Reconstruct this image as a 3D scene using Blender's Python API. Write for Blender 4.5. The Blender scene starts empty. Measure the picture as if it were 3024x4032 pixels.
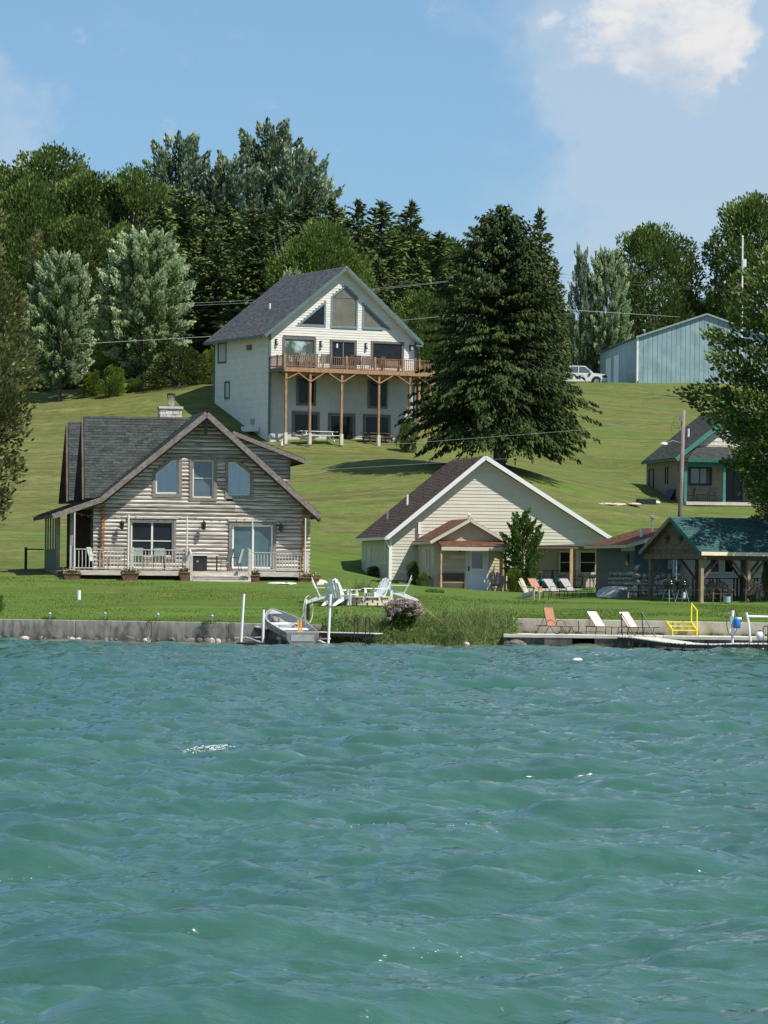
import bpy, bmesh, math, random
import numpy as np
from mathutils import Vector, Matrix
R = math.radians
random.seed(7); np.random.seed(7)
SC = bpy.context.scene
COL = SC.collection

# ------------------------------------------------------------------ camera
CAM_H, HOR, FPX = 2.8, 2270.0, 13975.0
cam_d = bpy.data.cameras.new('camera')
cam = bpy.data.objects.new('camera', cam_d); COL.objects.link(cam); SC.camera = cam
ROLL = .010
cam.location = (0, 0, CAM_H); cam.rotation_mode = 'QUATERNION'
cam.rotation_quaternion = (Matrix.Rotation(R(90), 3, 'X') @ Matrix.Rotation(ROLL, 3, 'Z')).to_quaternion()
cam_d.sensor_fit = 'VERTICAL'; cam_d.sensor_height = 36; cam_d.lens = FPX/4032*36
cam_d.shift_y = (HOR-2016)/4032
cam_d.clip_start = 0.5; cam_d.clip_end = 9000
SC.render.resolution_x = 768; SC.render.resolution_y = 1024

# ------------------------------------------------------------------ light
SUN_AZ, SUN_EL = R(57), R(55)          # azimuth measured from -Y (towards the camera) to +X
world = bpy.data.worlds.new('World'); SC.world = world; world.use_nodes = True
nt = world.node_tree; nt.nodes.clear()
def wn(t, **k):
    n = nt.nodes.new(t)
    for a, b in k.items(): setattr(n, a, b)
    return n
sky = wn('ShaderNodeTexSky', sky_type='NISHITA', sun_disc=False)
sky.sun_elevation = SUN_EL; sky.sun_rotation = math.pi - SUN_AZ
sky.altitude = 200; sky.air_density = 1.0; sky.dust_density = 0.1; sky.ozone_density = 3.0
tc = wn('ShaderNodeTexCoord')
# the sky brightens less towards the horizon than the pure model does
hs = wn('ShaderNodeHueSaturation'); hs.inputs['Saturation'].default_value = 1.0
nt.links.new(sky.outputs[0], hs.inputs['Color'])
# clouds: fractal noise over direction, a denser bank towards upper right
mapn = wn('ShaderNodeMapping'); mapn.inputs['Scale'].default_value = (1, 1, 1.5)
nt.links.new(tc.outputs['Generated'], mapn.inputs[0])
def wmath(op, a, b=None, c=None, clamp=False):
    n = wn('ShaderNodeMath', operation=op, use_clamp=clamp)
    for i, x in enumerate((a, b, c)):
        if x is None: continue
        if isinstance(x, (int, float)): n.inputs[i].default_value = x
        else: nt.links.new(x, n.inputs[i])
    return n.outputs[0]
def wnoise(scale, detail, rough, loc, dist=0.0):
    m = wn('ShaderNodeMapping'); m.inputs['Location'].default_value = loc; m.inputs['Scale'].default_value = (1, 1, 1.5)
    nt.links.new(tc.outputs['Generated'], m.inputs[0])
    n = wn('ShaderNodeTexNoise'); n.inputs['Scale'].default_value = scale; n.inputs['Detail'].default_value = detail
    n.inputs['Roughness'].default_value = rough; n.inputs['Distortion'].default_value = dist
    nt.links.new(m.outputs[0], n.inputs['Vector']); return n.outputs['Fac']
_w = wn('ShaderNodeVectorMath', operation='NORMALIZE'); nt.links.new(tc.outputs['Generated'], _w.inputs[0])
_wn = wn('ShaderNodeTexNoise'); _wn.inputs['Scale'].default_value = 42; _wn.inputs['Detail'].default_value = 7; _wn.inputs['Roughness'].default_value = .58
nt.links.new(tc.outputs['Generated'], _wn.inputs['Vector'])
_ws = wn('ShaderNodeVectorMath', operation='SUBTRACT'); nt.links.new(_wn.outputs['Color'], _ws.inputs[0]); _ws.inputs[1].default_value = (.5, .5, .5)
_wm = wn('ShaderNodeVectorMath', operation='SCALE'); nt.links.new(_ws.outputs[0], _wm.inputs[0]); _wm.inputs['Scale'].default_value = .055
_wa = wn('ShaderNodeVectorMath', operation='ADD'); nt.links.new(_w.outputs[0], _wa.inputs[0]); nt.links.new(_wm.outputs[0], _wa.inputs[1]); WARP = _wa.outputs[0]
def blob(dx, dz, rad, soft):
    v = Vector((dx, 1, dz)).normalized()
    d = wn('ShaderNodeVectorMath', operation='DISTANCE')
    nt.links.new(WARP, d.inputs[0]); d.inputs[1].default_value = v
    mr = wn('ShaderNodeMapRange', interpolation_type='SMOOTHSTEP')
    mr.inputs['From Min'].default_value = rad; mr.inputs['From Max'].default_value = rad*soft
    mr.inputs['To Min'].default_value = 1; mr.inputs['To Max'].default_value = 0
    nt.links.new(d.outputs['Value'], mr.inputs['Value']); return mr.outputs[0]
n1 = wnoise(75, 9, .60, (3.1, 1.7, .4), .25)
n2 = wnoise(26, 7, .55, (.2, 4.7, 2.4), .2)
n3 = wnoise(3.2, 5, .5, (1.3, 7.2, .4))
PXD = lambda sx, sy: ((sx-1512)/FPX+(sy-HOR)/FPX*ROLL, (HOR-sy)/FPX+(sx-1512)/FPX*ROLL)
b1 = blob(*PXD(2680, 100), .015, 2.1); b2 = blob(*PXD(2900, 230), .006, 2.8)
b3 = blob(*PXD(2290, 200), .005, 2.2)
b4 = blob(*PXD(2750, 330), .024, 2.5); b5 = blob(*PXD(2960, 620), .010, 3.0); b9 = blob(*PXD(2450, 420), .012, 3.0)
b6 = blob(*PXD(2400, 1010), .006, 2.4); b7 = blob(*PXD(2830, 1140), .010, 2.2); b8 = blob(*PXD(10, 480), .008, 3.2)
def ssum(*a):
    s = a[0]
    for x in a[1:]: s = wmath('ADD', s, x)
    return s
wide = wmath('MULTIPLY', wmath('SUBTRACT', n3, .44, clamp=True), 3)       # scattered cloud over the rest of the sky, thickened to brighten water reflections
dense_in = ssum(wmath('MULTIPLY', b1, .62), wmath('MULTIPLY', b2, .34), wmath('MULTIPLY', b3, .30),
                wmath('MULTIPLY', wmath('SUBTRACT', n1, .5), 1.5), wmath('MULTIPLY', wmath('SUBTRACT', n2, .5), .5))
mrd = wn('ShaderNodeMapRange', interpolation_type='SMOOTHSTEP'); mrd.inputs['From Min'].default_value = .20; mrd.inputs['From Max'].default_value = .95
nt.links.new(dense_in, mrd.inputs['Value'])
thin_in = ssum(wmath('MULTIPLY', b4, .5), wmath('MULTIPLY', b5, .5), wmath('MULTIPLY', b9, .35), wmath('MULTIPLY', b6, .5), wmath('MULTIPLY', b7, .6), wmath('MULTIPLY', b8, .55), wide,
               wmath('MULTIPLY', wmath('SUBTRACT', n2, .5), .9), wmath('MULTIPLY', wmath('SUBTRACT', n1, .5), .4))
mrt = wn('ShaderNodeMapRange', interpolation_type='SMOOTHSTEP'); mrt.inputs['From Min'].default_value = .05; mrt.inputs['From Max'].default_value = .75
mrt.inputs['To Max'].default_value = .62
nt.links.new(thin_in, mrt.inputs['Value'])
tint = wn('ShaderNodeMixRGB', blend_type='MULTIPLY'); tint.inputs[0].default_value = 1; tint.inputs[2].default_value = (.76, .97, 1.07, 1)
nt.links.new(hs.outputs[0], tint.inputs[1])
sky_lift = wn('ShaderNodeMixRGB'); sky_lift.inputs[0].default_value = .5; sky_lift.inputs[2].default_value = (2.55, 4.35, 6.5, 1); nt.links.new(tint.outputs[0], sky_lift.inputs[1])   # even pale blue mixed in to brighten the upper sky for water reflections
mixt = wn('ShaderNodeMixRGB'); nt.links.new(mrt.outputs[0], mixt.inputs[0]); nt.links.new(sky_lift.outputs[0], mixt.inputs[1]); mixt.inputs[2].default_value = (5.0, 6.0, 7.1, 1)
mixd = wn('ShaderNodeMixRGB'); nt.links.new(wmath('MULTIPLY', mrd.outputs[0], .92), mixd.inputs[0]); nt.links.new(mixt.outputs[0], mixd.inputs[1])
shade = wn('ShaderNodeMixRGB'); shade.inputs[1].default_value = (5.6, 6.0, 6.7, 1); shade.inputs[2].default_value = (8.0, 7.8, 7.7, 1)
smr = wn('ShaderNodeMapRange'); smr.inputs['From Min'].default_value = .42; smr.inputs['From Max'].default_value = .60; nt.links.new(n2, smr.inputs['Value']); nt.links.new(smr.outputs[0], shade.inputs[0]); nt.links.new(shade.outputs[0], mixd.inputs[2])
bg = wn('ShaderNodeBackground'); bg.inputs['Strength'].default_value = 0.086
nt.links.new(mixd.outputs[0], bg.inputs['Color'])
wo = wn('ShaderNodeOutputWorld'); nt.links.new(bg.outputs[0], wo.inputs[0])

sun_d = bpy.data.lights.new('sun', 'SUN'); sun_d.energy = 5.0; sun_d.angle = R(.53); sun_d.color = (1, .95, .87)
sun = bpy.data.objects.new('sun', sun_d); COL.objects.link(sun)
SUNV = Vector((math.sin(SUN_AZ)*math.cos(SUN_EL), -math.cos(SUN_AZ)*math.cos(SUN_EL), math.sin(SUN_EL)))
sun.rotation_euler = SUNV.to_track_quat('Z', 'Y').to_euler(); sun.location = (40, -20, 120)
SC.view_settings.view_transform = 'Standard'; SC.view_settings.look = 'None'
SC.view_settings.exposure = 0.34; SC.view_settings.gamma = 1.0; SC.view_settings.use_curve_mapping = False
SC.cycles.max_bounces = 6; SC.cycles.transparent_max_bounces = 12

# ------------------------------------------------------------------ measuring helpers (photograph pixel + distance -> place)
ZK = dict(A=(100,1500,1200/1659), B=(800,1000,1000/1659), C=(1350,1750,1200/1659), D=(2250,1500,774/1489), E=(0,500,1300/1659),
          F=(850,2200,800/1659), G=(1200,600,1300/1659), H=(2200,700,824/1659), I=(1500,2000,900/1659), J=(2400,2000,624/1659),
          K=(0,2200,900/1659), L=(240,1980,560/1659), M=(700,1980,600/1659), N=(1040,1320,620/1659), O=(1560,2100,480/1659),
          P=(2000,2120,520/1659), Q=(2560,2150,464/1659), R=(2780,2360,244/1659), S=(1250,2330,250/1659), T=(2520,1580,504/1659),
          U=(2440,2380,360/1659), V=(1980,2360,480/1659), W=(900,2380,400/1659), X=(1280,2280,740/1659), Y=(0,0,3024/1659))
def Z(k, x, y):
    a, b, s = ZK[k]; return a+x*s, b+y*s
def ray(sx, sy):
    dx, dy = sx-1512, sy-HOR; c, s_ = math.cos(ROLL), math.sin(ROLL)
    return ((dx*c+dy*s_)/FPX, (dx*s_-dy*c)/FPX)
def P3(sx, sy, d): a, b = ray(sx, sy); return Vector((a*d, d, CAM_H+b*d))
def ZP(k, x, y, d): return P3(*Z(k, x, y), d)

# ------------------------------------------------------------------ mesh builder
class MB:
    def __init__(s): s.v = []; s.f = []; s.r = []
    def add(s, vs, fs, r=None):
        n = len(s.v); s.v += [tuple(x) for x in vs]; s.f += [tuple(i+n for i in q) for q in fs]
        if r is not None:
            while len(s.r) < len(s.f)-len(fs): s.r.append(.5)
            s.r += [r]*len(fs)
        return s
    def hexa(s, p, r=None):      # 8 points: bottom 4 ccw, top 4 ccw
        return s.add(p, [(3,2,1,0),(4,5,6,7),(0,1,5,4),(1,2,6,5),(2,3,7,6),(3,0,4,7)], r)
    def box(s, x0, x1, y0, y1, z0, z1, r=None):
        return s.hexa([(x0,y0,z0),(x1,y0,z0),(x1,y1,z0),(x0,y1,z0),(x0,y0,z1),(x1,y0,z1),(x1,y1,z1),(x0,y1,z1)], r)
    def beam(s, a, b, w, h=None, up=(0,0,1), r=None):
        h = w if h is None else h
        a = Vector(a); b = Vector(b); d = (b-a).normalized(); u = Vector(up)
        if abs(d.dot(u)) > .98: u = Vector((0,1,0)) if abs(d.y) < .9 else Vector((1,0,0))
        x = d.cross(u).normalized(); z = x.cross(d).normalized()
        x *= w/2; z *= h/2
        return s.hexa([a-x-z, a+x-z, b+x-z, b-x-z, a-x+z, a+x+z, b+x+z, b-x+z], r)
    def prism(s, poly, off, r=None):
        n = len(poly); off = Vector(off); a = [Vector(p) for p in poly]; b = [p+off for p in a]
        return s.add(a+b, [tuple(range(n))[::-1], tuple(range(n, 2*n))]+[(i, (i+1) % n, n+(i+1) % n, n+i) for i in range(n)], r)
    def ringp(s, po, pi, off, r=None):
        n = len(po); off = Vector(off)
        v = [Vector(p) for p in po]+[Vector(p) for p in pi]; v = v+[p+off for p in v]; f = []
        for i in range(n):
            j = (i+1) % n
            f += [(i, j, n+j, n+i), (2*n+i, 3*n+i, 3*n+j, 2*n+j), (i, 2*n+i, 2*n+j, j), (n+i, n+j, 3*n+j, 3*n+i)]
        return s.add(v, f, r)
    def tube(s, pts, rad, n=8, cap=True, r=None):
        pts = [Vector(p) for p in pts]; m = len(pts)
        rad = [rad]*m if isinstance(rad, (int, float)) else rad
        vs = []; ref = None
        for i, p in enumerate(pts):
            d = (pts[min(i+1, m-1)]-pts[max(i-1, 0)]).normalized()
            if ref is None: ref = Vector((0,0,1)) if abs(d.z) < .9 else Vector((1,0,0))
            x = ref-d*ref.dot(d)
            if x.length < 1e-4: x = Vector((1,0,0))
            x.normalize(); y = d.cross(x); ref = x
            for k in range(n):
                t = 2*math.pi*k/n; vs.append(p+(x*math.cos(t)+y*math.sin(t))*rad[i])
        fs = [(i*n+k, i*n+(k+1) % n, (i+1)*n+(k+1) % n, (i+1)*n+k) for i in range(m-1) for k in range(n)]
        if cap: fs += [tuple(range(n))[::-1], tuple(range((m-1)*n, m*n))]
        return s.add(vs, fs, r)
    def lathe(s, prof, c=(0,0,0), n=12, r=None):
        vs = [(c[0]+a*math.cos(2*math.pi*k/n), c[1]+a*math.sin(2*math.pi*k/n), c[2]+z) for a, z in prof for k in range(n)]
        m = len(prof)
        fs = [(i*n+k, i*n+(k+1) % n, (i+1)*n+(k+1) % n, (i+1)*n+k) for i in range(m-1) for k in range(n)]
        fs += [tuple(range(n))[::-1], tuple(range((m-1)*n, m*n))]
        return s.add(vs, fs, r)
    def mesh(s, name, mat, smooth=False):
        me = bpy.data.meshes.new(name); me.from_pydata(s.v, [], s.f)
        if s.r:
            while len(s.r) < len(s.f): s.r.append(.5)
            at = me.attributes.new('rnd', 'FLOAT', 'FACE'); at.data.foreach_set('value', s.r)
        bm = bmesh.new(); bm.from_mesh(me); bmesh.ops.recalc_face_normals(bm, faces=bm.faces); bm.to_mesh(me); bm.free()
        if mat: me.materials.append(mat)
        if smooth: me.polygons.foreach_set('use_smooth', [True]*len(me.polygons))
        return me
    def build(s, name, mat, parent=None, smooth=False, **k):
        return link(name, s.mesh(name, mat, smooth), parent, **k)
def link(name, me, parent=None, loc=None, rot=None, scale=None, kind=None, label=None):
    o = bpy.data.objects.new(name, me); COL.objects.link(o)
    if parent: o.parent = parent
    if loc is not None: o.location = loc
    if rot is not None: o.rotation_euler = rot
    if scale is not None: o.scale = scale
    if kind: o['kind'] = kind
    if label: o['label'] = label
    return o
def tag(o, label, cat, group=None, kind=None):
    o['label'] = label; o['category'] = cat
    if group: o['group'] = group
    if kind: o['kind'] = kind
    return o
def thing(name, label, cat, loc=(0,0,0), rz=0.0, group=None):
    o = bpy.data.objects.new(name, None); COL.objects.link(o); o.location = loc; o.rotation_euler = (0, 0, rz)
    o.empty_display_size = .3
    return tag(o, label, cat, group)
def dup(root, loc=None, rz=None, label=None, group=None, scale=None):
    r = root.copy(); COL.objects.link(r)
    if loc is not None: r.location = loc
    if rz is not None: r.rotation_euler = (0, 0, rz)
    if scale is not None: r.scale = scale
    if label: r['label'] = label
    if group: r['group'] = group
    for ch in list(root.children):
        c = ch.copy(); COL.objects.link(c); c.parent = r
        for g in list(ch.children):
            d = g.copy(); COL.objects.link(d); d.parent = c
    return r
def np_mesh(name, verts, quads, mat, rnd=None, smooth=False, normals=None):
    me = bpy.data.meshes.new(name); nv, nq = len(verts), len(quads); k = quads.shape[1]
    me.vertices.add(nv); me.loops.add(nq*k); me.polygons.add(nq)
    me.vertices.foreach_set('co', np.ascontiguousarray(verts, np.float32).ravel())
    me.loops.foreach_set('vertex_index', np.ascontiguousarray(quads, np.int32).ravel())
    me.polygons.foreach_set('loop_start', np.arange(0, nq*k, k, dtype=np.int32))
    try: me.polygons.foreach_set('loop_total', np.full(nq, k, np.int32))
    except Exception: pass
    if smooth: me.polygons.foreach_set('use_smooth', np.ones(nq, bool))
    if rnd is not None:
        at = me.attributes.new('rnd', 'FLOAT', 'FACE'); at.data.foreach_set('value', np.ascontiguousarray(rnd, np.float32))
    me.update(calc_edges=True)
    if mat: me.materials.append(mat)
    return me

# ------------------------------------------------------------------ materials
MATS = {}
def newmat(name):
    m = bpy.data.materials.new(name); m.use_nodes = True
    t = m.node_tree; b = t.nodes['Principled BSDF']; MATS[name] = m
    return m, t, b
def pm(name, c1, c2=None, scale=4.0, stretch=(1,1,1), rough=.7, detail=6, bump=0.0, bscale=None, metal=0.0, spec=.4, lo=.35, hi=.65,
       c3=None, s3=1.0, f3=.5, objvar=0.0, facevar=0.0, coat=0.0, st3=(1,1,1), lo3=.5, hi3=.7):
    m, t, b = newmat(name); L = t.links
    c2 = c2 or c1
    tcn = t.nodes.new('ShaderNodeTexCoord'); mp = t.nodes.new('ShaderNodeMapping'); mp.inputs['Scale'].default_value = stretch
    oi = t.nodes.new('ShaderNodeObjectInfo')
    L.new(tcn.outputs['Object'], mp.inputs[0])
    if objvar:
        cx = t.nodes.new('ShaderNodeCombineXYZ'); mu = t.nodes.new('ShaderNodeMath'); mu.operation = 'MULTIPLY'; mu.inputs[1].default_value = 57
        L.new(oi.outputs['Random'], mu.inputs[0]); [L.new(mu.outputs[0], cx.inputs[i]) for i in range(3)]; L.new(cx.outputs[0], mp.inputs['Location'])
    no = t.nodes.new('ShaderNodeTexNoise'); no.inputs['Scale'].default_value = scale; no.inputs['Detail'].default_value = detail; no.inputs['Roughness'].default_value = .6
    L.new(mp.outputs[0], no.inputs['Vector'])
    mr = t.nodes.new('ShaderNodeMapRange'); mr.inputs['From Min'].default_value = lo; mr.inputs['From Max'].default_value = hi
    L.new(no.outputs['Fac'], mr.inputs['Value'])
    mx = t.nodes.new('ShaderNodeMixRGB'); mx.inputs[1].default_value = (*c1, 1); mx.inputs[2].default_value = (*c2, 1); L.new(mr.outputs[0], mx.inputs[0])
    out = mx.outputs[0]
    if c3:
        mp3 = t.nodes.new('ShaderNodeMapping'); mp3.inputs['Scale'].default_value = st3; L.new(tcn.outputs['Object'], mp3.inputs[0])
        n3_ = t.nodes.new('ShaderNodeTexNoise'); n3_.inputs['Scale'].default_value = s3; n3_.inputs['Detail'].default_value = 5; L.new(mp3.outputs[0], n3_.inputs['Vector'])
        r3 = t.nodes.new('ShaderNodeMapRange'); r3.inputs['From Min'].default_value = lo3; r3.inputs['From Max'].default_value = hi3; r3.inputs['To Max'].default_value = f3
        L.new(n3_.outputs['Fac'], r3.inputs['Value'])
        m3 = t.nodes.new('ShaderNodeMixRGB'); m3.inputs[2].default_value = (*c3, 1); L.new(r3.outputs[0], m3.inputs[0]); L.new(out, m3.inputs[1]); out = m3.outputs[0]
    for amt, src in ((objvar, oi.outputs['Random']), (facevar, None)):
        if not amt: continue
        if src is None:
            a = t.nodes.new('ShaderNodeAttribute'); a.attribute_name = 'rnd'; src = a.outputs['Fac']
        r = t.nodes.new('ShaderNodeMapRange'); r.inputs['To Min'].default_value = 1-amt; r.inputs['To Max'].default_value = 1+amt; L.new(src, r.inputs['Value'])
        vm = t.nodes.new('ShaderNodeVectorMath'); vm.operation = 'SCALE'; L.new(out, vm.inputs[0]); L.new(r.outputs[0], vm.inputs['Scale']); out = vm.outputs[0]
    L.new(out, b.inputs['Base Color'])
    b.inputs['Roughness'].default_value = rough; b.inputs['Metallic'].default_value = metal; b.inputs['Specular IOR Level'].default_value = spec
    if coat: b.inputs['Coat Weight'].default_value = coat
    if bump:
        nb = no
        if bscale:
            nb = t.nodes.new('ShaderNodeTexNoise'); nb.inputs['Scale'].default_value = bscale; nb.inputs['Detail'].default_value = 6; L.new(mp.outputs[0], nb.inputs['Vector'])
        bn = t.nodes.new('ShaderNodeBump'); bn.inputs['Strength'].default_value = 1; bn.inputs['Distance'].default_value = bump
        L.new(nb.outputs['Fac'], bn.inputs['Height']); L.new(bn.outputs[0], b.inputs['Normal'])
    return m
def leafmat(name, c1, c2, c3=None, f3=0.0, trans=.3, rough=.55, wob=.8):
    """leaf colours picked per leaf; c3 = pale underside shown by the fraction f3 of the leaves"""
    m, t, b = newmat(name); L = t.links
    a = t.nodes.new('ShaderNodeAttribute'); a.attribute_name = 'rnd'
    cr = t.nodes.new('ShaderNodeValToRGB'); e = cr.color_ramp.elements
    e[0].position = 0; e[0].color = (*c1, 1); e[1].position = max(.05, 1-f3-.03); e[1].color = (*c2, 1)
    if c3:
        x = e.new(min(.99, 1-f3+.02)); x.color = (*c3, 1)
    L.new(a.outputs['Fac'], cr.inputs[0])
    tcn = t.nodes.new('ShaderNodeTexCoord'); no = t.nodes.new('ShaderNodeTexNoise'); no.inputs['Scale'].default_value = .55; no.inputs['Detail'].default_value = 4
    L.new(tcn.outputs['Object'], no.inputs['Vector'])
    r = t.nodes.new('ShaderNodeMapRange'); r.inputs['From Min'].default_value = .3; r.inputs['From Max'].default_value = .7; r.inputs['To Min'].default_value = 1-wob*.5; r.inputs['To Max'].default_value = 1+wob*.5
    L.new(no.outputs['Fac'], r.inputs['Value'])
    vm = t.nodes.new('ShaderNodeVectorMath'); vm.operation = 'SCALE'; L.new(cr.outputs[0], vm.inputs[0]); L.new(r.outputs[0], vm.inputs['Scale'])
    oi = t.nodes.new('ShaderNodeObjectInfo'); r2 = t.nodes.new('ShaderNodeMapRange'); r2.inputs['To Min'].default_value = .82; r2.inputs['To Max'].default_value = 1.18; L.new(oi.outputs['Random'], r2.inputs['Value'])
    vm2 = t.nodes.new('ShaderNodeVectorMath'); vm2.operation = 'SCALE'; L.new(vm.outputs[0], vm2.inputs[0]); L.new(r2.outputs[0], vm2.inputs['Scale'])
    L.new(vm2.outputs[0], b.inputs['Base Color']); b.inputs['Roughness'].default_value = rough; b.inputs['Specular IOR Level'].default_value = .12
    tr = t.nodes.new('ShaderNodeBsdfTranslucent'); L.new(vm2.outputs[0], tr.inputs['Color'])
    ms = t.nodes.new('ShaderNodeMixShader'); ms.inputs[0].default_value = trans
    o = t.nodes['Material Output']; L.new(b.outputs[0], ms.inputs[1]); L.new(tr.outputs[0], ms.inputs[2]); L.new(ms.outputs[0], o.inputs[0])
    return m
def glassmat(name, tint=(1,1,1), rough=.02, base=.08):
    m, t, b = newmat(name); L = t.links; t.nodes.remove(b)
    g = t.nodes.new('ShaderNodeBsdfGlossy'); g.inputs['Roughness'].default_value = rough; g.inputs['Color'].default_value = (1,1,1,1)
    tr = t.nodes.new('ShaderNodeBsdfTransparent'); tr.inputs['Color'].default_value = (*tint, 1)
    lw = t.nodes.new('ShaderNodeFresnel'); lw.inputs['IOR'].default_value = 1.6
    ad = t.nodes.new('ShaderNodeMath'); ad.operation = 'ADD'; ad.inputs[1].default_value = base; ad.use_clamp = True; L.new(lw.outputs[0], ad.inputs[0])
    ms = t.nodes.new('ShaderNodeMixShader'); L.new(ad.outputs[0], ms.inputs[0]); L.new(tr.outputs[0], ms.inputs[1]); L.new(g.outputs[0], ms.inputs[2])
    L.new(ms.outputs[0], t.nodes['Material Output'].inputs[0]); return m
M = {}
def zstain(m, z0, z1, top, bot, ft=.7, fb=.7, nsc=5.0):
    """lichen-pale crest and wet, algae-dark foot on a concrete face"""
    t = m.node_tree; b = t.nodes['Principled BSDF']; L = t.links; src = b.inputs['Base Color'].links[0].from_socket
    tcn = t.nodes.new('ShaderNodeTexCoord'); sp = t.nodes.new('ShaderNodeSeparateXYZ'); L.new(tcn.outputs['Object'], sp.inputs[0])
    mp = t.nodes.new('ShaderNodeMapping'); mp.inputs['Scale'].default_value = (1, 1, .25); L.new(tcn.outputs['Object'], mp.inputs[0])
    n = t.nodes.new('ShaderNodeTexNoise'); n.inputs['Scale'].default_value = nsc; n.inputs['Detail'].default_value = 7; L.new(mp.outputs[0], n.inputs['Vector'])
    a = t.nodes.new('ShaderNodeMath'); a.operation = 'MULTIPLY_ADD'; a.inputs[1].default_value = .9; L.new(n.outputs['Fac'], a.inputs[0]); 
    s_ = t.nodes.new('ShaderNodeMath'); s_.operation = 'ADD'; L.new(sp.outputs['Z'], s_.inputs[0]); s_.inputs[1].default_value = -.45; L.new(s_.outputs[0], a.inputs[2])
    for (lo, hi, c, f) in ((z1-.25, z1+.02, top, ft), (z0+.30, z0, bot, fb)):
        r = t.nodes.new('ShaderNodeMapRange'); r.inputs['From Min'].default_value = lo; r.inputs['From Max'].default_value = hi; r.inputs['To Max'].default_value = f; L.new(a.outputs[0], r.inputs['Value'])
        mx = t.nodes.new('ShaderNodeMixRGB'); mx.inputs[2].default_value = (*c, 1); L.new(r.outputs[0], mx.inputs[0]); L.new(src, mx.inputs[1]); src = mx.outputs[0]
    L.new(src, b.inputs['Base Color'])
M['log'] = pm('weathered_log', (.15,.13,.11), (.60,.55,.485), 3.2, (.35,5,5), .85, spec=.15, bump=.012, objvar=.30, c3=(.38,.27,.19), s3=.7, f3=.25, lo3=.55, hi3=.8, st3=(.4,1,3), lo=.33, hi=.58)
M['logend'] = pm('log_end_orange', (.16,.07,.025), (.50,.24,.07), 6, (1,1,1), .8, objvar=.2)
M['logwood'] = pm('grey_trim_wood', (.15,.125,.105), (.30,.26,.225), 6, (1,1,5), .85, bump=.003, objvar=.12)
M['fascia'] = pm('fascia_weathered', (.13,.105,.095), (.27,.23,.205), 3, (3,3,3), .85, bump=.003)
M['soffit'] = pm('soffit_brown', (.07,.05,.04), (.13,.10,.08), 3, (1,1,1), .85)
M['deckwood'] = pm('deck_wood_pale', (.40,.36,.31), (.68,.62,.54), 4, (.6,5,5), .85, bump=.004, objvar=.12)
M['railwood'] = pm('rail_wood_grey', (.36,.34,.305), (.56,.525,.475), 5, (2,2,3), .85, objvar=.1)
M['shingle_grey'] = pm('shingle_grey_green', (0.035,0.042,0.038), (0.066,0.076,0.070), 9, (1,1,1), .9, spec=.15, bump=.004, facevar=.30, bscale=40)
M['shingle_blue'] = pm('shingle_blue_grey', (.062,.066,.072), (.112,.117,.125), 8, (1,1,1), .9, spec=.15, bump=.004, facevar=.28, bscale=40)
M['shingle_brown'] = pm('shingle_brown', (0.059,0.041,0.034), (0.113,0.077,0.063), 9, (1,1,1), .9, spec=.15, bump=.004, facevar=.30, bscale=40)
M['shingle_rust'] = pm('shingle_rust', (0.117,0.054,0.036), (0.216,0.104,0.068), 9, (1,1,1), .9, spec=.15, bump=.004, facevar=.22, bscale=40)
M['shingle_dark'] = pm('shingle_charcoal', (0.044,0.046,0.044), (0.080,0.084,0.080), 9, (1,1,1), .9, spec=.15, bump=.004, facevar=.28, bscale=40)
M['shingle_green'] = pm('shingle_green', (.012,.048,.046), (.035,.098,.088), 9, (1,1,1), .85, bump=.004, facevar=.28, bscale=40)
M['siding_white'] = pm('siding_white', (.62,.60,.53), (.70,.68,.61), 1.5, (1,1,1), .55, objvar=.04)
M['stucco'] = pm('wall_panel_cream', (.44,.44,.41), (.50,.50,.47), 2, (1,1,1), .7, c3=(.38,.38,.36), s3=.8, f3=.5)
M['siding_cream'] = pm('siding_cream', (.58,.555,.44), (.64,.615,.50), 1.2, (1,1,1), .5, objvar=.035)
M['siding_tan'] = pm('siding_tan', (.50,.43,.29), (.58,.50,.35), 1.2, (1,1,1), .5, objvar=.05)
M['siding_pink'] = pm('siding_pale', (.52,.46,.38), (.60,.54,.45), 1.2, (1,1,1), .6, objvar=.05)
M['white'] = pm('white_paint', (.78,.78,.76), (.82,.82,.80), 3, rough=.4)
M['whitebright'] = pm('white_plastic', (.80,.80,.79), (.84,.84,.83), 2, rough=.35, objvar=.02)
M['offwhite'] = pm('offwhite_vinyl', (.66,.63,.55), (.74,.71,.63), 3, rough=.45)
M['greytrim'] = pm('trim_teal_grey', (.14,.20,.20), (.18,.25,.25), 3, rough=.5)
M['darktrim'] = pm('trim_brown_grey', (.11,.095,.085), (.16,.14,.125), 5, rough=.6)
M['teal_edge'] = pm('trim_green_blue', (.08,.135,.135), (.12,.175,.17), 3, rough=.5)
M['cedar'] = pm('cedar_post', (.24,.13,.065), (.40,.24,.13), 5, (2,2,.6), .75, bump=.003, objvar=.1)
M['cedar_rail'] = pm('cedar_rail', (.15,.085,.05), (.28,.17,.10), 5, (1,1,1), .75, objvar=.14)
M['porchpost'] = pm('porch_post_tan', (.40,.26,.13), (.56,.38,.21), 5, (2,2,.6), .7, objvar=.08)
M['pane'] = pm('window_pane_dark', (.012,.015,.018), (.02,.024,.028), 2, rough=.06, spec=.22)
M['pane_blue'] = pm('window_pane_blue', (.06,.085,.11), (.10,.13,.16), 1.2, rough=.05, spec=.9)
M['pane_olive'] = pm('window_pane_shade', (.12,.11,.08), (.17,.16,.115), 1.0, rough=.08, spec=.6)
M['pane_lav'] = pm('window_pane_lavender', (.19,.18,.36), (.28,.27,.50), 1.5, rough=.1, spec=.8)
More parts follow.
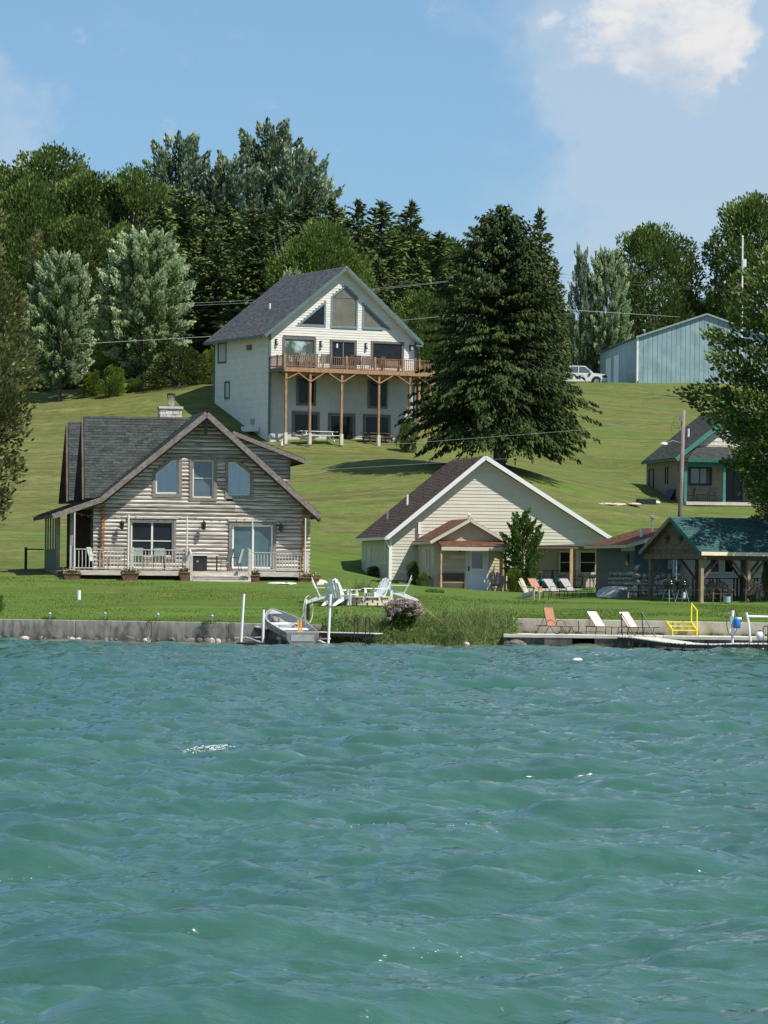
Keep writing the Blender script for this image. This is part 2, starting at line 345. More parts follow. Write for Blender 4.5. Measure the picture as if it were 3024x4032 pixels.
M['pane_teal'] = pm('window_pane_teal', (.05,.10,.11), (.09,.15,.16), 1.0, rough=.05, spec=.9)
M['pane_reflection'] = pm('window_pane_reflection', (.06,.08,.045), (.40,.50,.50), 1.1, rough=.05, spec=.6, lo=.45, hi=.62)  # mirrored trees and lake painted as mottled pane colour
M['glass'] = glassmat('clear_glass', (.82,.9,.95), .02, .05)
M['curtain'] = pm('curtain_cloth', (.50,.56,.62), (.66,.72,.78), 2, (6,1,.4), .9)
M['black'] = pm('black_metal', (.012,.012,.012), (.025,.025,.025), 5, rough=.45)
M['blackgloss'] = pm('black_enamel', (.008,.008,.009), (.014,.014,.015), 5, rough=.12, coat=.6)
M['steel'] = pm('galvanised_steel', (.38,.39,.39), (.52,.53,.53), 6, rough=.4, metal=.7)
M['alu'] = pm('aluminium_weathered', (.15,.155,.15), (.25,.25,.235), 5, (1,1,1), .6, metal=.1, c3=(.30,.27,.21), s3=2.5, f3=.6)
M['aluin'] = pm('aluminium_pale', (.30,.31,.31), (.42,.43,.42), 4, rough=.6, metal=.1)
M['green_sling'] = pm('sling_sage', (.34,.42,.33), (.42,.50,.40), 6, rough=.75)
M['rust_sling'] = pm('sling_rust', (.33,.155,.085), (.42,.21,.125), 8, rough=.75)
M['cream_sling'] = pm('sling_cream', (.68,.57,.42), (.76,.65,.50), 8, rough=.75)
M['grey_sling'] = pm('sling_grey', (.26,.26,.25), (.36,.36,.345), 8, rough=.75)
M['tanplastic'] = pm('plastic_tan', (.48,.42,.31), (.60,.53,.41), 4, rough=.55)
M['greywood'] = pm('grey_wood', (.26,.25,.235), (.44,.42,.40), 5, (1,1,3), .8, bump=.002)
M['brownwood'] = pm('brown_wood', (.10,.065,.05), (.16,.105,.08), 5, (1,1,1), .7)
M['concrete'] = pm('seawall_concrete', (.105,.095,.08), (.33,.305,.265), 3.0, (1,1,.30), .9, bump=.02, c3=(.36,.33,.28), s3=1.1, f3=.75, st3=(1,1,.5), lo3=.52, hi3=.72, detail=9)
M['concrete_dark'] = pm('lower_wall_concrete', (.055,.05,.045), (.15,.14,.125), 1.8, (1,1,.5), .9, bump=.02, c3=(.30,.27,.22), s3=1.6, f3=.6, st3=(1.5,1.5,.4), lo3=.56, hi3=.75, detail=9)
M['concrete_pale'] = pm('retaining_wall_concrete', (.40,.36,.29), (.56,.51,.42), 1.8, (1,1,.8), .9, bump=.015, c3=(.26,.23,.18), s3=1.4, f3=.5, detail=9)
M['slab'] = pm('slab_concrete', (.50,.46,.38), (.62,.57,.48), 2.5, rough=.9, bump=.004)
M['dockboard'] = pm('dock_board_pale', (.56,.53,.47), (.70,.67,.60), 5, (1,1,1), .7, objvar=.06)
M['rock'] = pm('shore_rock', (.07,.058,.048), (.22,.19,.16), 5, (1,1,1), .9, bump=.02, objvar=.5)
M['rock_tan'] = pm('tan_rock', (.42,.36,.28), (.58,.51,.42), 5, rough=.9, bump=.02)
M['fieldstone'] = pm('fieldstone', (.22,.20,.17), (.42,.38,.33), 5, rough=.9, bump=.02, objvar=.3)
M['mortar'] = pm('mortar', (.13,.12,.10), (.20,.185,.16), 8, rough=.95, bump=.01)
M['limestone'] = pm('limestone_block', (.50,.42,.31), (.66,.57,.45), 6, rough=.9, bump=.01, objvar=.2)
M['chimstone'] = pm('chimney_stone', (.52,.46,.38), (.68,.62,.54), 6, rough=.9, bump=.01, objvar=.15)
M['boulder'] = pm('boulder_granite', (.27,.25,.23), (.42,.40,.375), 4, rough=.85, bump=.03, detail=9)
M['tealwall'] = pm('teal_wall', (.045,.085,.08), (.065,.11,.105), 3, rough=.7)
M['tanbrick'] = pm('tan_block_wall', (.22,.185,.15), (.29,.25,.205), 4, rough=.85, bump=.004)
M['greenpaint'] = pm('sea_green_paint', (.045,.19,.145), (.06,.24,.185), 4, rough=.5)
M['greendark'] = pm('dark_green_fascia', (.02,.11,.09), (.03,.15,.12), 4, rough=.5)
M['creamshake'] = pm('cream_shake', (.56,.52,.42), (.66,.62,.52), 5, (1,1,1), .75, objvar=.1)
M['pavwood'] = pm('pavilion_wood', (.085,.062,.045), (.17,.125,.09), 4, (1,1,2), .85, bump=.004, objvar=.16)
M['pavpost'] = pm('pavilion_post_wood', (.20,.14,.085), (.33,.24,.15), 4, (2,2,.5), .85, bump=.004)
M['bluesteel'] = pm('barn_steel_blue', (.20,.30,.33), (.29,.40,.43), 1.2, (1,1,.5), .45, c3=(.40,.50,.50), s3=.8, f3=.5)
M['carpaint'] = pm('white_car_paint', (.80,.80,.80), None, rough=.2, coat=.8)
M['rubber'] = pm('rubber', (.015,.015,.015), None, rough=.8)
M['yellow'] = pm('yellow_paint', (.78,.66,.01), (.84,.73,.02), 4, rough=.35)
M['blue'] = pm('blue_plastic', (.02,.13,.42), (.04,.18,.50), 3, rough=.3)
M['bluegrey'] = pm('blue_grey_box', (.26,.40,.46), (.32,.46,.52), 3, rough=.4)
M['darkblue'] = pm('dark_blue_vinyl', (.01,.03,.16), (.02,.045,.22), 3, rough=.35)
M['orange'] = pm('orange_wood', (.60,.26,.05), (.70,.34,.08), 5, (1,1,.4), .6)
M['teal'] = pm('teal_cushion', (.05,.46,.50), (.08,.55,.58), 5, rough=.8)
M['terracotta'] = pm('planter_brown', (.15,.07,.045), (.27,.14,.09), 3, (1,1,3), .8, bump=.004)
M['pole'] = pm('pole_wood', (.14,.115,.10), (.28,.24,.21), 3, (5,5,.5), .9, bump=.01, c3=(.22,.13,.095), s3=.7, f3=.45)
M['bark'] = pm('bark', (.07,.06,.05), (.16,.14,.12), 4, (2,2,.6), .95, bump=.03)
M['barkpale'] = pm('bark_pale', (.22,.20,.18), (.34,.31,.28), 4, (2,2,.6), .95, bump=.01)
M['wire'] = pm('wire_pale', (.50,.52,.50), None, rough=.4)
M['wiredark'] = pm('wire_dark', (.06,.06,.06), None, rough=.6)
M['red'] = pm('flag_red', (.42,.02,.03), (.5,.03,.04), 4, rough=.8)
M['soil'] = pm('soil', (.08,.065,.045), (.15,.125,.09), 4, rough=.95, bump=.03)
M['door_blue'] = pm('door_white_blue', (.62,.68,.72), (.68,.74,.78), 2, rough=.35)
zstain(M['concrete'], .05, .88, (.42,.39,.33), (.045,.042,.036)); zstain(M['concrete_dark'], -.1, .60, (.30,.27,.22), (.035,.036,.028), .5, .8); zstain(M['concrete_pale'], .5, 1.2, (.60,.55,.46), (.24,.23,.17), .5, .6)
# ------------------------------------------------------------------ ground
SHORE = [(-400,148.2,.88),(0,147.3,.877),(900,145.2,.85),(1300,144.4,.80),(1600,144.8,.95),(1914,145.0,1.14),(3024,142.5,1.12),(3800,140.8,1.10)]
SH = [((a-1512)/FPX*d, d, z) for a, d, z in SHORE]
SH = [(-3000, SH[0][1]+30, .9), (-60, SH[0][1]+5, .88)]+SH+[(60, 134, 1.05), (3000, 110, 1.05)]
shx = np.array([p[0] for p in SH]); shy = np.array([p[1] for p in SH]); shz = np.array([p[2] for p in SH])
def shore_y(x): return np.interp(x, shx, shy)
CTRL = [  # photograph x, y, distance
 (136,2270,163),(430,2288,162.5),(751,2299,161.5),(1000,2300,162),(1257,2297,163),(310,2362,154),(0,2290,161.5),(0,2360,154),(600,2380,151.5),(1000,2370,153),
 (1440,2388,151),(1300,2400,149.5),(1700,2360,157),(1900,2332,178),(2030,2331,177),(1700,2331,179),(1709,2331,181),(1531,2285,186),(1422,2258,195),
 (2100,2361,165),(2300,2361,165),(2450,2356,168),(2100,2420,150),(2600,2372,160),(2760,2372,163),(3024,2378,161),(2900,2420,148),
 (2250,2321,191),(2100,2321,191),(2380,2320,193),(2250,2322,188.5),(2450,2345,175),(2900,2335,180),(2300,2330,186),(2390,2312,190),(1300,2228,182),(1250,2262,172),(1180,2182,196),(1300,2000,212),(1240,1905,229),
 (1200,1790,246),(1055,1740,250),(1300,1742,252),(1640,1748,254),(1560,1800,238),(1960,1812,230),(2100,1900,216),(1500,2000,210),
 (2430,2010,222),(2500,1990,232),(2700,1990,234),(3024,1990,235),(2500,2100,205),(2600,2250,187),(3024,2100,205),(2300,2200,195),(2400,1880,254),
 (2500,1750,280),(3024,1700,290),(2200,1700,285),(2380,1508,328),(2700,1508,330),(3024,1512,330),(2500,1590,310),
 (845,1515,262),(950,1640,255.5),(200,1590,266),(570,1528,267),(760,1515,266),(400,1556,266),(100,1800,240),(300,1790,238),(600,1800,238),(800,1840,236),(60,1700,254),(60,1960,218),
 (60,2100,203),(60,2235,182),(300,2235,180),(60,2170,192)]
CT = [tuple(P3(*c)) for c in CTRL]
for x, z0 in ((-33, 0), (33, 0), (-60, 0), (60, 0)):
    for y, z in ((165, 2.4), (185, 3.2), (205, 5.4), (225, 8.8), (245, 12.2), (265, 15.8)): CT.append((x, y, z if x < 0 else z*.8+.3))
for x in (-60, -30, -12, 0, 12, 26, 45, 70):
    CT.append((x, 300 if x < 8 else 345, 19.5 if x < 8 else 21.2)); CT.append((x, 345 if x < 8 else 375, 22)); CT.append((x, 420, 22.5))
for a, b, c in SH[1:-1]: CT.append((a, b, c-.03))
for a in np.linspace(-20, 20, 21): CT.append((a, float(shore_y(a)), float(np.interp(a, shx, shz))-.03))
CT = np.array(CT); _xy = CT[:, :2]*np.array([1, 1]); _z = CT[:, 2]
_D = np.linalg.norm(_xy[:, None]-_xy[None], axis=2)
_n = len(CT); _A = np.zeros((_n+3, _n+3)); _A[:_n, :_n] = _D - np.eye(_n)*0.6
_A[:_n, _n] = 1; _A[:_n, _n+1:] = _xy; _A[_n, :_n] = 1; _A[_n+1:, :_n] = _xy.T
_w = np.linalg.solve(_A, np.concatenate([_z, [0, 0, 0]]))
def ground_np(x, y):
    x = np.asarray(x, float); y = np.asarray(y, float); sh = x.shape
    p = np.stack([x.ravel(), y.ravel()], 1); q = np.clip(p, [-62, 100], [72, 425]); out = np.empty(len(p))
    for i in range(0, len(p), 20000):
        s = q[i:i+20000]; d = np.linalg.norm(s[:, None]-_xy[None], axis=2); out[i:i+20000] = d@_w[:_n]+_w[_n]+s@_w[_n+1:]
    return out.reshape(sh)
def gz(x, y): return float(ground_np(np.array([x]), np.array([y]))[0])
def on_ground(sx, d, dz=0, sy=HOR): x = ray(sx, sy)[0]*d; return Vector((x, d, gz(x, d)+dz))
def hit_ground(sx, sy, d0=140, d1=420):
    """where the line of sight through a photograph pixel meets the ground"""
    ds = np.arange(d0, d1, .1); ra, rb = ray(sx, sy); xs = ra*ds; ok = ds > shore_y(xs); zs = CAM_H+rb*ds; g = ground_np(xs, ds)
    i = np.where(ok & (g >= zs))[0]; d = ds[i[0]] if len(i) else d1
    return on_ground(sx, float(d), 0, sy)
xs = np.concatenate([[-3000, -1200, -500, -220, -120, -80], np.arange(-56, 56.1, .45), [80, 120, 220, 500, 1200, 3000]])
ss = np.concatenate([[0, 0.01], np.arange(.35, 30, .35), np.arange(30, 200, .8), np.arange(200, 300, 4), [320, 360, 420, 500, 700, 1000, 1600, 3000]])
X, S_ = np.meshgrid(xs, ss); Yg = shore_y(X)+S_+.12
Zg = ground_np(X, Yg)
rs = np.random.RandomState(3)
def vnoise(x, y, s, seed):
    r = np.random.RandomState(seed).rand(256, 256); u = x/s; v = y/s; i = np.floor(u).astype(int); j = np.floor(v).astype(int); fu = u-i; fv = v-j
    fu = fu*fu*(3-2*fu); fv = fv*fv*(3-2*fv); g = lambda a, b: r[a % 256, b % 256]
    return (g(i, j)*(1-fu)+g(i+1, j)*fu)*(1-fv)+(g(i, j+1)*(1-fu)+g(i+1, j+1)*fu)*fv
Zg += (vnoise(X, Yg, 3.1, 1)-.5)*(.10+.14*np.clip((Yg-200)/20, 0, 1))+(vnoise(X/6, Yg, 1.7, 6)-.5)*.10*np.clip((Yg-195)/20, 0, 1)+(vnoise(X, Yg, .9, 2)-.5)*.045
far = np.clip((Yg-440)/200, 0, 1); Zg = Zg*(1-far)+22*far
Zg[0] = -2.0
nr, nc = X.shape; idx = np.arange(nr*nc).reshape(nr, nc)
q = np.stack([idx[:-1, :-1], idx[:-1, 1:], idx[1:, 1:], idx[1:, :-1]], -1).reshape(-1, 4)
m, t, b = newmat('mown_grass'); L = t.links
def node(t, ty, **k):
    n = t.nodes.new(ty)
    for a, c in k.items():
        if a in n.inputs: n.inputs[a].default_value = c
        else: setattr(n, a, c)
    return n
def tnoise(t, scale, detail, stretch, rough=.6):
    a = t.nodes.new('ShaderNodeTexCoord'); mp = t.nodes.new('ShaderNodeMapping'); mp.inputs['Scale'].default_value = stretch
    n = t.nodes.new('ShaderNodeTexNoise'); n.inputs['Scale'].default_value = scale; n.inputs['Detail'].default_value = detail; n.inputs['Roughness'].default_value = rough
    t.links.new(a.outputs['Object'], mp.inputs[0]); t.links.new(mp.outputs[0], n.inputs['Vector']); return n.outputs['Fac']
def tmap(t, v, a, b_, c=0, d=1, smooth=False):
    n = t.nodes.new('ShaderNodeMapRange'); n.inputs['From Min'].default_value = a; n.inputs['From Max'].default_value = b_; n.inputs['To Min'].default_value = c; n.inputs['To Max'].default_value = d
    if smooth: n.interpolation_type = 'SMOOTHSTEP'
    t.links.new(v, n.inputs['Value']); return n.outputs[0]
def tmix(t, f, a, b_, mode='MIX'):
    n = t.nodes.new('ShaderNodeMixRGB'); n.blend_type = mode
    for i, x in ((0, f), (1, a), (2, b_)):
        if isinstance(x, (int, float)): n.inputs[i].default_value = x
        elif isinstance(x, tuple): n.inputs[i].default_value = (*x, 1)
        else: t.links.new(x, n.inputs[i])
    return n.outputs[0]
def tmath(t, op, a, b_):
    n = t.nodes.new('ShaderNodeMath'); n.operation = op
    for i, x in ((0, a), (1, b_)):
        if isinstance(x, (int, float)): n.inputs[i].default_value = x
        else: t.links.new(x, n.inputs[i])
    return n.outputs[0]
fine = tnoise(t, 9, 6, (1, .55, 1), .75); fine2 = tnoise(t, 2.2, 6, (.5, .8, 1), .65); band = tnoise(t, 1, 5, (.03, .62, .3), .6); band2 = tnoise(t, 1, 3, (.02, 2.3, .5), .5); big = tnoise(t, .13, 4, (1, 1, 1)); big2 = tnoise(t, .5, 4, (.4, 1, 1))
sepn = t.nodes.new('ShaderNodeSeparateXYZ'); tcx = t.nodes.new('ShaderNodeTexCoord'); L.new(tcx.outputs['Object'], sepn.inputs[0])
green = tmix(t, tmap(t, fine, .3, .7), (.066, .124, .016), (.143, .214, .039))
green = tmix(t, tmap(t, fine2, .35, .7), green, (.078, .135, .018))
dry = tmix(t, tmap(t, fine, .3, .7), (.140, .130, .042), (.265, .225, .088))
dry = tmix(t, tmap(t, fine2, .38, .66), dry, (.085, .110, .026))
hill = tmap(t, sepn.outputs['Z'], 1.2, 7.0, 0, 1.12)
f = tmath(t, 'ADD', hill, tmap(t, band, .35, .65, -.42, .42)); f = tmath(t, 'ADD', f, tmap(t, big, .35, .65, -.32, .32)); f = tmath(t, 'ADD', f, tmap(t, big2, .35, .65, -.28, .28))
f = tmath(t, 'ADD', f, tmap(t, sepn.outputs['X'], -16, 8, .28, -.16))
f = tmap(t, f, .25, 1.15, 0, 1)
gcol = tmix(t, f, green, dry)
gcol = tmix(t, tmap(t, band, .4, .6, 0, .42), gcol, (.045, .070, .012))
gcol = tmix(t, tmap(t, band2, .42, .62, 0, .34), gcol, (.050, .072, .014))
gcol = tmix(t, tmap(t, tnoise(t, 1, 3, (.05, .09, 1)), .5, .7, 0, .35), gcol, (.11, .17, .03))
L.new(gcol, b.inputs['Base Color']); b.inputs['Roughness'].default_value = .9; b.inputs['Specular IOR Level'].default_value = .15
bn = node(t, 'ShaderNodeBump'); bn.inputs['Distance'].default_value = .05; L.new(fine, bn.inputs['Height']); L.new(bn.outputs[0], b.inputs['Normal'])
M['grass'] = m
gr = link('ground', np_mesh('ground', np.stack([X, Yg, Zg], -1).reshape(-1, 3), q, m, smooth=True)); gr['kind'] = 'structure'

# short grass standing on the lawn where the camera is nearest to it, and along the wall edges
def blades(name, pts, h, w, mat, lean=.35, seg=1, parent=None, rnd=None, bend=.5):
    n = len(pts); a = rs.rand(n)*2*np.pi; h = h*(.6+.8*rs.rand(n)); w = w*(.7+.6*rs.rand(n))
    la = rs.rand(n)*2*np.pi; lm = lean*rs.rand(n)*h
    dx = np.cos(a)*w/2; dy = np.sin(a)*w/2; V = []; K = seg+1
    for k in range(K):
        tt = k/seg; ww = 1-tt*.9; off = lm*(tt**(1+bend))
        c = pts+np.stack([np.cos(la)*off, np.sin(la)*off, h*tt*(1-.25*tt*lean)], 1)
        V += [c-np.stack([dx*ww, dy*ww, 0*dx], 1), c+np.stack([dx*ww, dy*ww, 0*dx], 1)]
    V = np.stack(V, 1).reshape(-1, 3); base = np.arange(n)[:, None]*(2*K)
    Q = np.concatenate([base+np.array([[2*k, 2*k+1, 2*k+3, 2*k+2]]) for k in range(seg)], 0)
    rr = np.tile(rs.rand(n) if rnd is None else rnd, seg)
    return link(name, np_mesh(name, V, Q, mat, rr), parent)
M['blade'] = leafmat('grass_blade', (.075,.13,.02), (.12,.19,.035), (.17,.20,.06), .12, trans=.25, wob=.5)
M['blade_dry'] = leafmat('grass_blade_dry', (.08,.10,.022), (.13,.14,.04), (.19,.17,.07), .3, trans=.25, wob=.5)
px = rs.rand(60000)*46-23; ps = rs.rand(60000)**1.3*16
py = shore_y(px)+.15+ps; o = blades('lawn_grass', np.stack([px, py, ground_np(px, py)-.01], 1), .04, .04, M['blade']); o['kind'] = 'stuff'
# ------------------------------------------------------------------ lake
def ocean(N, Lt, lam, ang, Hs, seed, spread=4, kmax=None):
    r = np.random.RandomState(seed); k1 = 2*np.pi*np.fft.fftfreq(N, Lt/N); KX, KY = np.meshgrid(k1, k1); K = np.hypot(KX, KY); K[0, 0] = 1
    kp = 2*np.pi/lam; c = (KX*math.cos(ang)+KY*math.sin(ang))/K
    P = K**-4*np.exp(-1.1*(kp/K)**2)*(np.clip(c, 0, 1)**spread+.025)
    P[0, 0] = 0
    if kmax: P *= np.exp(-(K/kmax)**2)
    h = np.sqrt(P)*(r.randn(N, N)+1j*r.randn(N, N))
    H = np.fft.ifft2(h).real; s = Hs/4/H.std(); DX = np.fft.ifft2(-1j*KX/K*h).real*s; DY = np.fft.ifft2(-1j*KY/K*h).real*s
    return H*s, DX, DY
def samp(F, Lt, x, y):
    N = F.shape[0]; u = (x/Lt % 1)*N; v = (y/Lt % 1)*N; i = np.floor(u).astype(int); j = np.floor(v).astype(int); a = u-i; b_ = v-j; i %= N; j %= N; i1 = (i+1) % N; j1 = (j+1) % N
    return (F[j, i]*(1-a)+F[j, i1]*a)*(1-b_)+(F[j1, i]*(1-a)+F[j1, i1]*a)*b_
WDIR = math.atan2(-1, .30)
OC = [(ocean(1024, 71.0, 5.0, WDIR, .38, 11, 5, 19), 71.0, .9), (ocean(512, 17.3, 1.3, WDIR+.25, .095, 5, 5, 60), 17.3, .6), (ocean(512, 6.1, .50, WDIR-.2, .024, 9, 3, 100), 6.1, .4)]
def water_disp(x, y):
    fade = np.clip((160-y)/22, .25, 1)*np.clip((90-np.abs(x))/30, 0, 1)*np.clip((y+20)/20, 0, 1)
    dx = np.zeros_like(x); dy = np.zeros_like(x); dz = np.zeros_like(x)
    for (H, DX, DY), Lt, ch in OC:
        dz += samp(H, Lt, x, y)*fade; dx += samp(DX, Lt, x, y)*ch*fade; dy += samp(DY, Lt, x, y)*ch*fade
    return dx, dy, dz
yr = np.concatenate([[-400, -150, -60, -20, 0, 8, 14], np.arange(18, 22, .2)])
y = 22.0; lst = []
while y < 158: lst.append(y); y += .045+max(0, y-26)*.0017
yr = np.concatenate([yr, lst, [160, 166]])
un = np.linspace(-1, 1, 521)
Xw = np.empty((len(yr), 521+8)); outer = np.array([-3000, -600, -160, -80]); 
for i, yy in enumerate(yr):
    w = .155*max(yy, 20)+3.5; core = un*w; Xw[i] = np.concatenate([outer-w, core, -outer[::-1]+w])
Yw = np.repeat(yr[:, None], Xw.shape[1], 1)
dx, dy, dz = water_disp(Xw, Yw)
nr, nc = Xw.shape; idx = np.arange(nr*nc).reshape(nr, nc)
q = np.stack([idx[:-1, :-1], idx[:-1, 1:], idx[1:, 1:], idx[1:, :-1]], -1).reshape(-1, 4)
m, t, b = newmat('lake_water'); L = t.links
b.inputs['Roughness'].default_value = .05; b.inputs['IOR'].default_value = 1.62; b.inputs['Specular IOR Level'].default_value = 1.0
nb = tnoise(t, .35, 4, (1, .5, 1)); sx_ = t.nodes.new('ShaderNodeSeparateXYZ'); tt = t.nodes.new('ShaderNodeTexCoord'); L.new(tt.outputs['Object'], sx_.inputs[0])
wc = tmix(t, tmap(t, nb, .35, .65), (.018, .070, .040), (.028, .094, .056))
# shallow, sandy water along the shore (the shoreline runs a little obliquely)
sh = tmath(t, 'ADD', sx_.outputs['Y'], tmath(t, 'MULTIPLY', sx_.outputs['X'], .225)); sh = tmath(t, 'ADD', sh, tmap(t, nb, .3, .7, -1.5, 1.5))
wc = tmix(t, tmap(t, sh, 137.5, 142.5, 0, .75, True), wc, (.13, .155, .105))
L.new(wc, b.inputs['Base Color'])
b1_ = node(t, 'ShaderNodeBump'); b1_.inputs['Distance'].default_value = .022; L.new(tnoise(t, 5.0, 5, (.55, 1.3, 1), .6), b1_.inputs['Height'])
b2_ = node(t, 'ShaderNodeBump'); b2_.inputs['Distance'].default_value = .010; L.new(tnoise(t, 17, 5, (.7, 1.2, 1), .55), b2_.inputs['Height']); L.new(b1_.outputs[0], b2_.inputs['Normal'])
L.new(b2_.outputs[0], b.inputs['Normal'])
wo_ = link('water', np_mesh('water', np.stack([Xw+dx, Yw+dy, dz], -1).reshape(-1, 3), q, m, smooth=True)); wo_['kind'] = 'structure'
M['foam'] = pm('foam', (.52,.57,.57), None, rough=.8)
def foam(cx, cy, n, sxx, syy, smin, smax):
    fx = cx+rs.randn(n)*sxx; fy = cy+rs.randn(n)*syy; a, b__, c = water_disp(fx, fy); mb = MB()
    for i in range(n):
        r = smin+rs.rand()*(smax-smin); p = (fx[i]+a[i], fy[i]+b__[i], c[i]+r*.15)
        mb.lathe([(r*.3, -r*.5), (r, 0), (r*.4, r*.6)], p, 5)
    return mb.build('foam', M['foam'])
gx_, gy_ = np.meshgrid(np.linspace(-3.7, -2.5, 25), np.linspace(50, 55, 60)); _, _, gzz = water_disp(gx_, gy_); _k = np.argmax(gzz); cx, cy = gx_.ravel()[_k], gy_.ravel()[_k]-.12
o = foam(cx, cy, 520, .24, .07, .004, .014); o2 = foam(cx+.45, cy+.05, 120, .35, .08, .006, .018)
for k in range(14):
    o3 = foam(rs.rand()*.18*40-3.6, 26+rs.rand()*60, 9, .14, .03, .004, .010); o3['kind'] = 'stuff'
o['kind'] = 'stuff'; o2['kind'] = 'stuff'

# ------------------------------------------------------------------ lake walls
def wall_run(name, label, pts, top, bot, th, mat, group=None, seglen=3.2, cap=None, jit=.03):
    """wall along pts [(x, y)] with heights top[i]; poured in panels with a recessed joint between them"""
    o = thing(name, label, 'wall', (pts[0][0], pts[0][1], 0), 0, group)
    L0 = Vector((pts[0][0], pts[0][1], 0)); k = 0
    for i in range(len(pts)-1):
        a = Vector((*pts[i], 0)); b_ = Vector((*pts[i+1], 0)); n = max(1, round((b_-a).length/seglen)); d = (b_-a).normalized(); nn = Vector((d.y, -d.x, 0))
        if nn.y > 0: nn = -nn
        for j in range(n):
            p = a.lerp(b_, j/n)+d*.012; q_ = a.lerp(b_, (j+1)/n)-d*.012; zt = top[i]+(top[i+1]-top[i])*j/n; zt2 = top[i]+(top[i+1]-top[i])*(j+1)/n
            f = nn*(random.random()*jit); back = -nn*th
            m_ = MB(); P = [p+f, q_+f, q_+back, p+back]
            m_.hexa([v-L0+Vector((0, 0, bot)) for v in P]+[P[0]-L0+Vector((0,0,zt)), P[1]-L0+Vector((0,0,zt2)), P[2]-L0+Vector((0,0,zt2)), P[3]-L0+Vector((0,0,zt))])
            ob = m_.build('panel', mat, o)
            md = ob.modifiers.new('b', 'BEVEL'); md.width = .012; md.segments = 1
    return o
W2 = lambda sx, d: ((sx-1512)/FPX*d, d)
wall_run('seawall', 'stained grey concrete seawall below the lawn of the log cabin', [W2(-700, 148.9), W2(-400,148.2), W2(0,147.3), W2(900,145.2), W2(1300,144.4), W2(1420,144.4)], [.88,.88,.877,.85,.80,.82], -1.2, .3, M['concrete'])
wall_run('retaining_wall', 'pale concrete retaining wall behind the lounge chairs on the walkway', [W2(1560,144.9), W2(1914,145.0), W2(3024,142.5), W2(3700,141.0)], [1.0,1.15,1.10,1.07], -.4, .28, M['concrete_pale'], seglen=4.5)
LQ = [W2(1985,140.9), W2(2146,140.7), W2(2256,140.5), W2(2345,140.4), W2(3024,139.3), W2(3700,138.3)]
UQ = [W2(1985,144.7), W2(2146,144.3), W2(2256,144.1), W2(2345,143.9), W2(3024,142.35), W2(3700,140.85)]
lq = thing('dock_wall', 'low dark concrete wharf wall with a pale walkway slab on top', 'wall', (LQ[0][0], LQ[0][1], 0))
O0 = Vector((LQ[0][0], LQ[0][1], 0))
def vv(p, z): return Vector((p[0], p[1], z))-O0
for i in range(5):
    a, b_, c, d = LQ[i], LQ[i+1], UQ[i+1], UQ[i]
    n = {0: 1, 1: 1, 2: 1, 3: 5, 4: 4}[i]
    for j in range(n):
        l = lambda p, q_, t_: (p[0]+(q_[0]-p[0])*t_, p[1]+(q_[1]-p[1])*t_)
        t0, t1 = j/n+.0015, (j+1)/n-.0015
        A, B, C_, D_ = l(a, b_, t0), l(a, b_, t1), l(d, c, t1), l(d, c, t0)
        MB().hexa([vv(A, .44), vv(B, .44), vv(C_, .44), vv(D_, .44), vv(A, .555), vv(B, .555), vv(C_, .555), vv(D_, .555)]).build('slab', M['slab'], lq)
        inset = {0: .12, 1: .02, 2: 1.6}.get(i, .06)
        A2 = (A[0], A[1]+inset); B2 = (B[0], B[1]+inset)
        MB().hexa([vv(A2, -1), vv(B2, -1), vv(C_, -1), vv(D_, -1), vv(A2, .437), vv(B2, .437), vv(C_, .437), vv(D_, .437)]).build('wall_panel', M['concrete_dark'], lq)
# earth bank under the reeds
bx = np.linspace(1180, 2060, 60); rows = []
for s in np.linspace(0, 1, 9):
    r_ = []
    for i, a in enumerate(bx):
        dtop = np.interp(a, [1300, 1600, 1914, 2060], [144.3, 144.7, 144.9, 144.6]); dbot = np.interp(a, [1180, 1300, 1600, 1914, 2060], [143.6, 142.6, 142.0, 141.5, 140.7])
        d = dtop+(dbot-dtop)*s; z = (.72+.25*min(1, max(0, (a-1400)/400)))*(1-s)**1.1-.22*s+(random.random()-.5)*.10*(0 < s < 1)
        if a < 1290: z = min(z, .72*(1-s)-.3)
        r_.append(((a-1512)/FPX*d, d, z))
    rows.append(r_)
V = np.array(rows).reshape(-1, 3); idx = np.arange(9*60).reshape(9, 60); q = np.stack([idx[:-1, :-1], idx[:-1, 1:], idx[1:, 1:], idx[1:, :-1]], -1).reshape(-1, 4)
bk = link('shore_bank', np_mesh('shore_bank', V, q, M['soil'])); bk['kind'] = 'structure'
def bank_z(sx, s):
    dtop = np.interp(sx, [1300, 1600, 1914, 2060], [144.3, 144.7, 144.9, 144.6]); dbot = np.interp(sx, [1180, 1300, 1600, 1914, 2060], [143.6, 142.6, 142.0, 141.5, 140.7])
    d = dtop+(dbot-dtop)*s; return ((sx-1512)/FPX*d, d, (.72+.25*min(1, max(0, (sx-1400)/400)))*max(0,1-s)**1.1-.22*s)
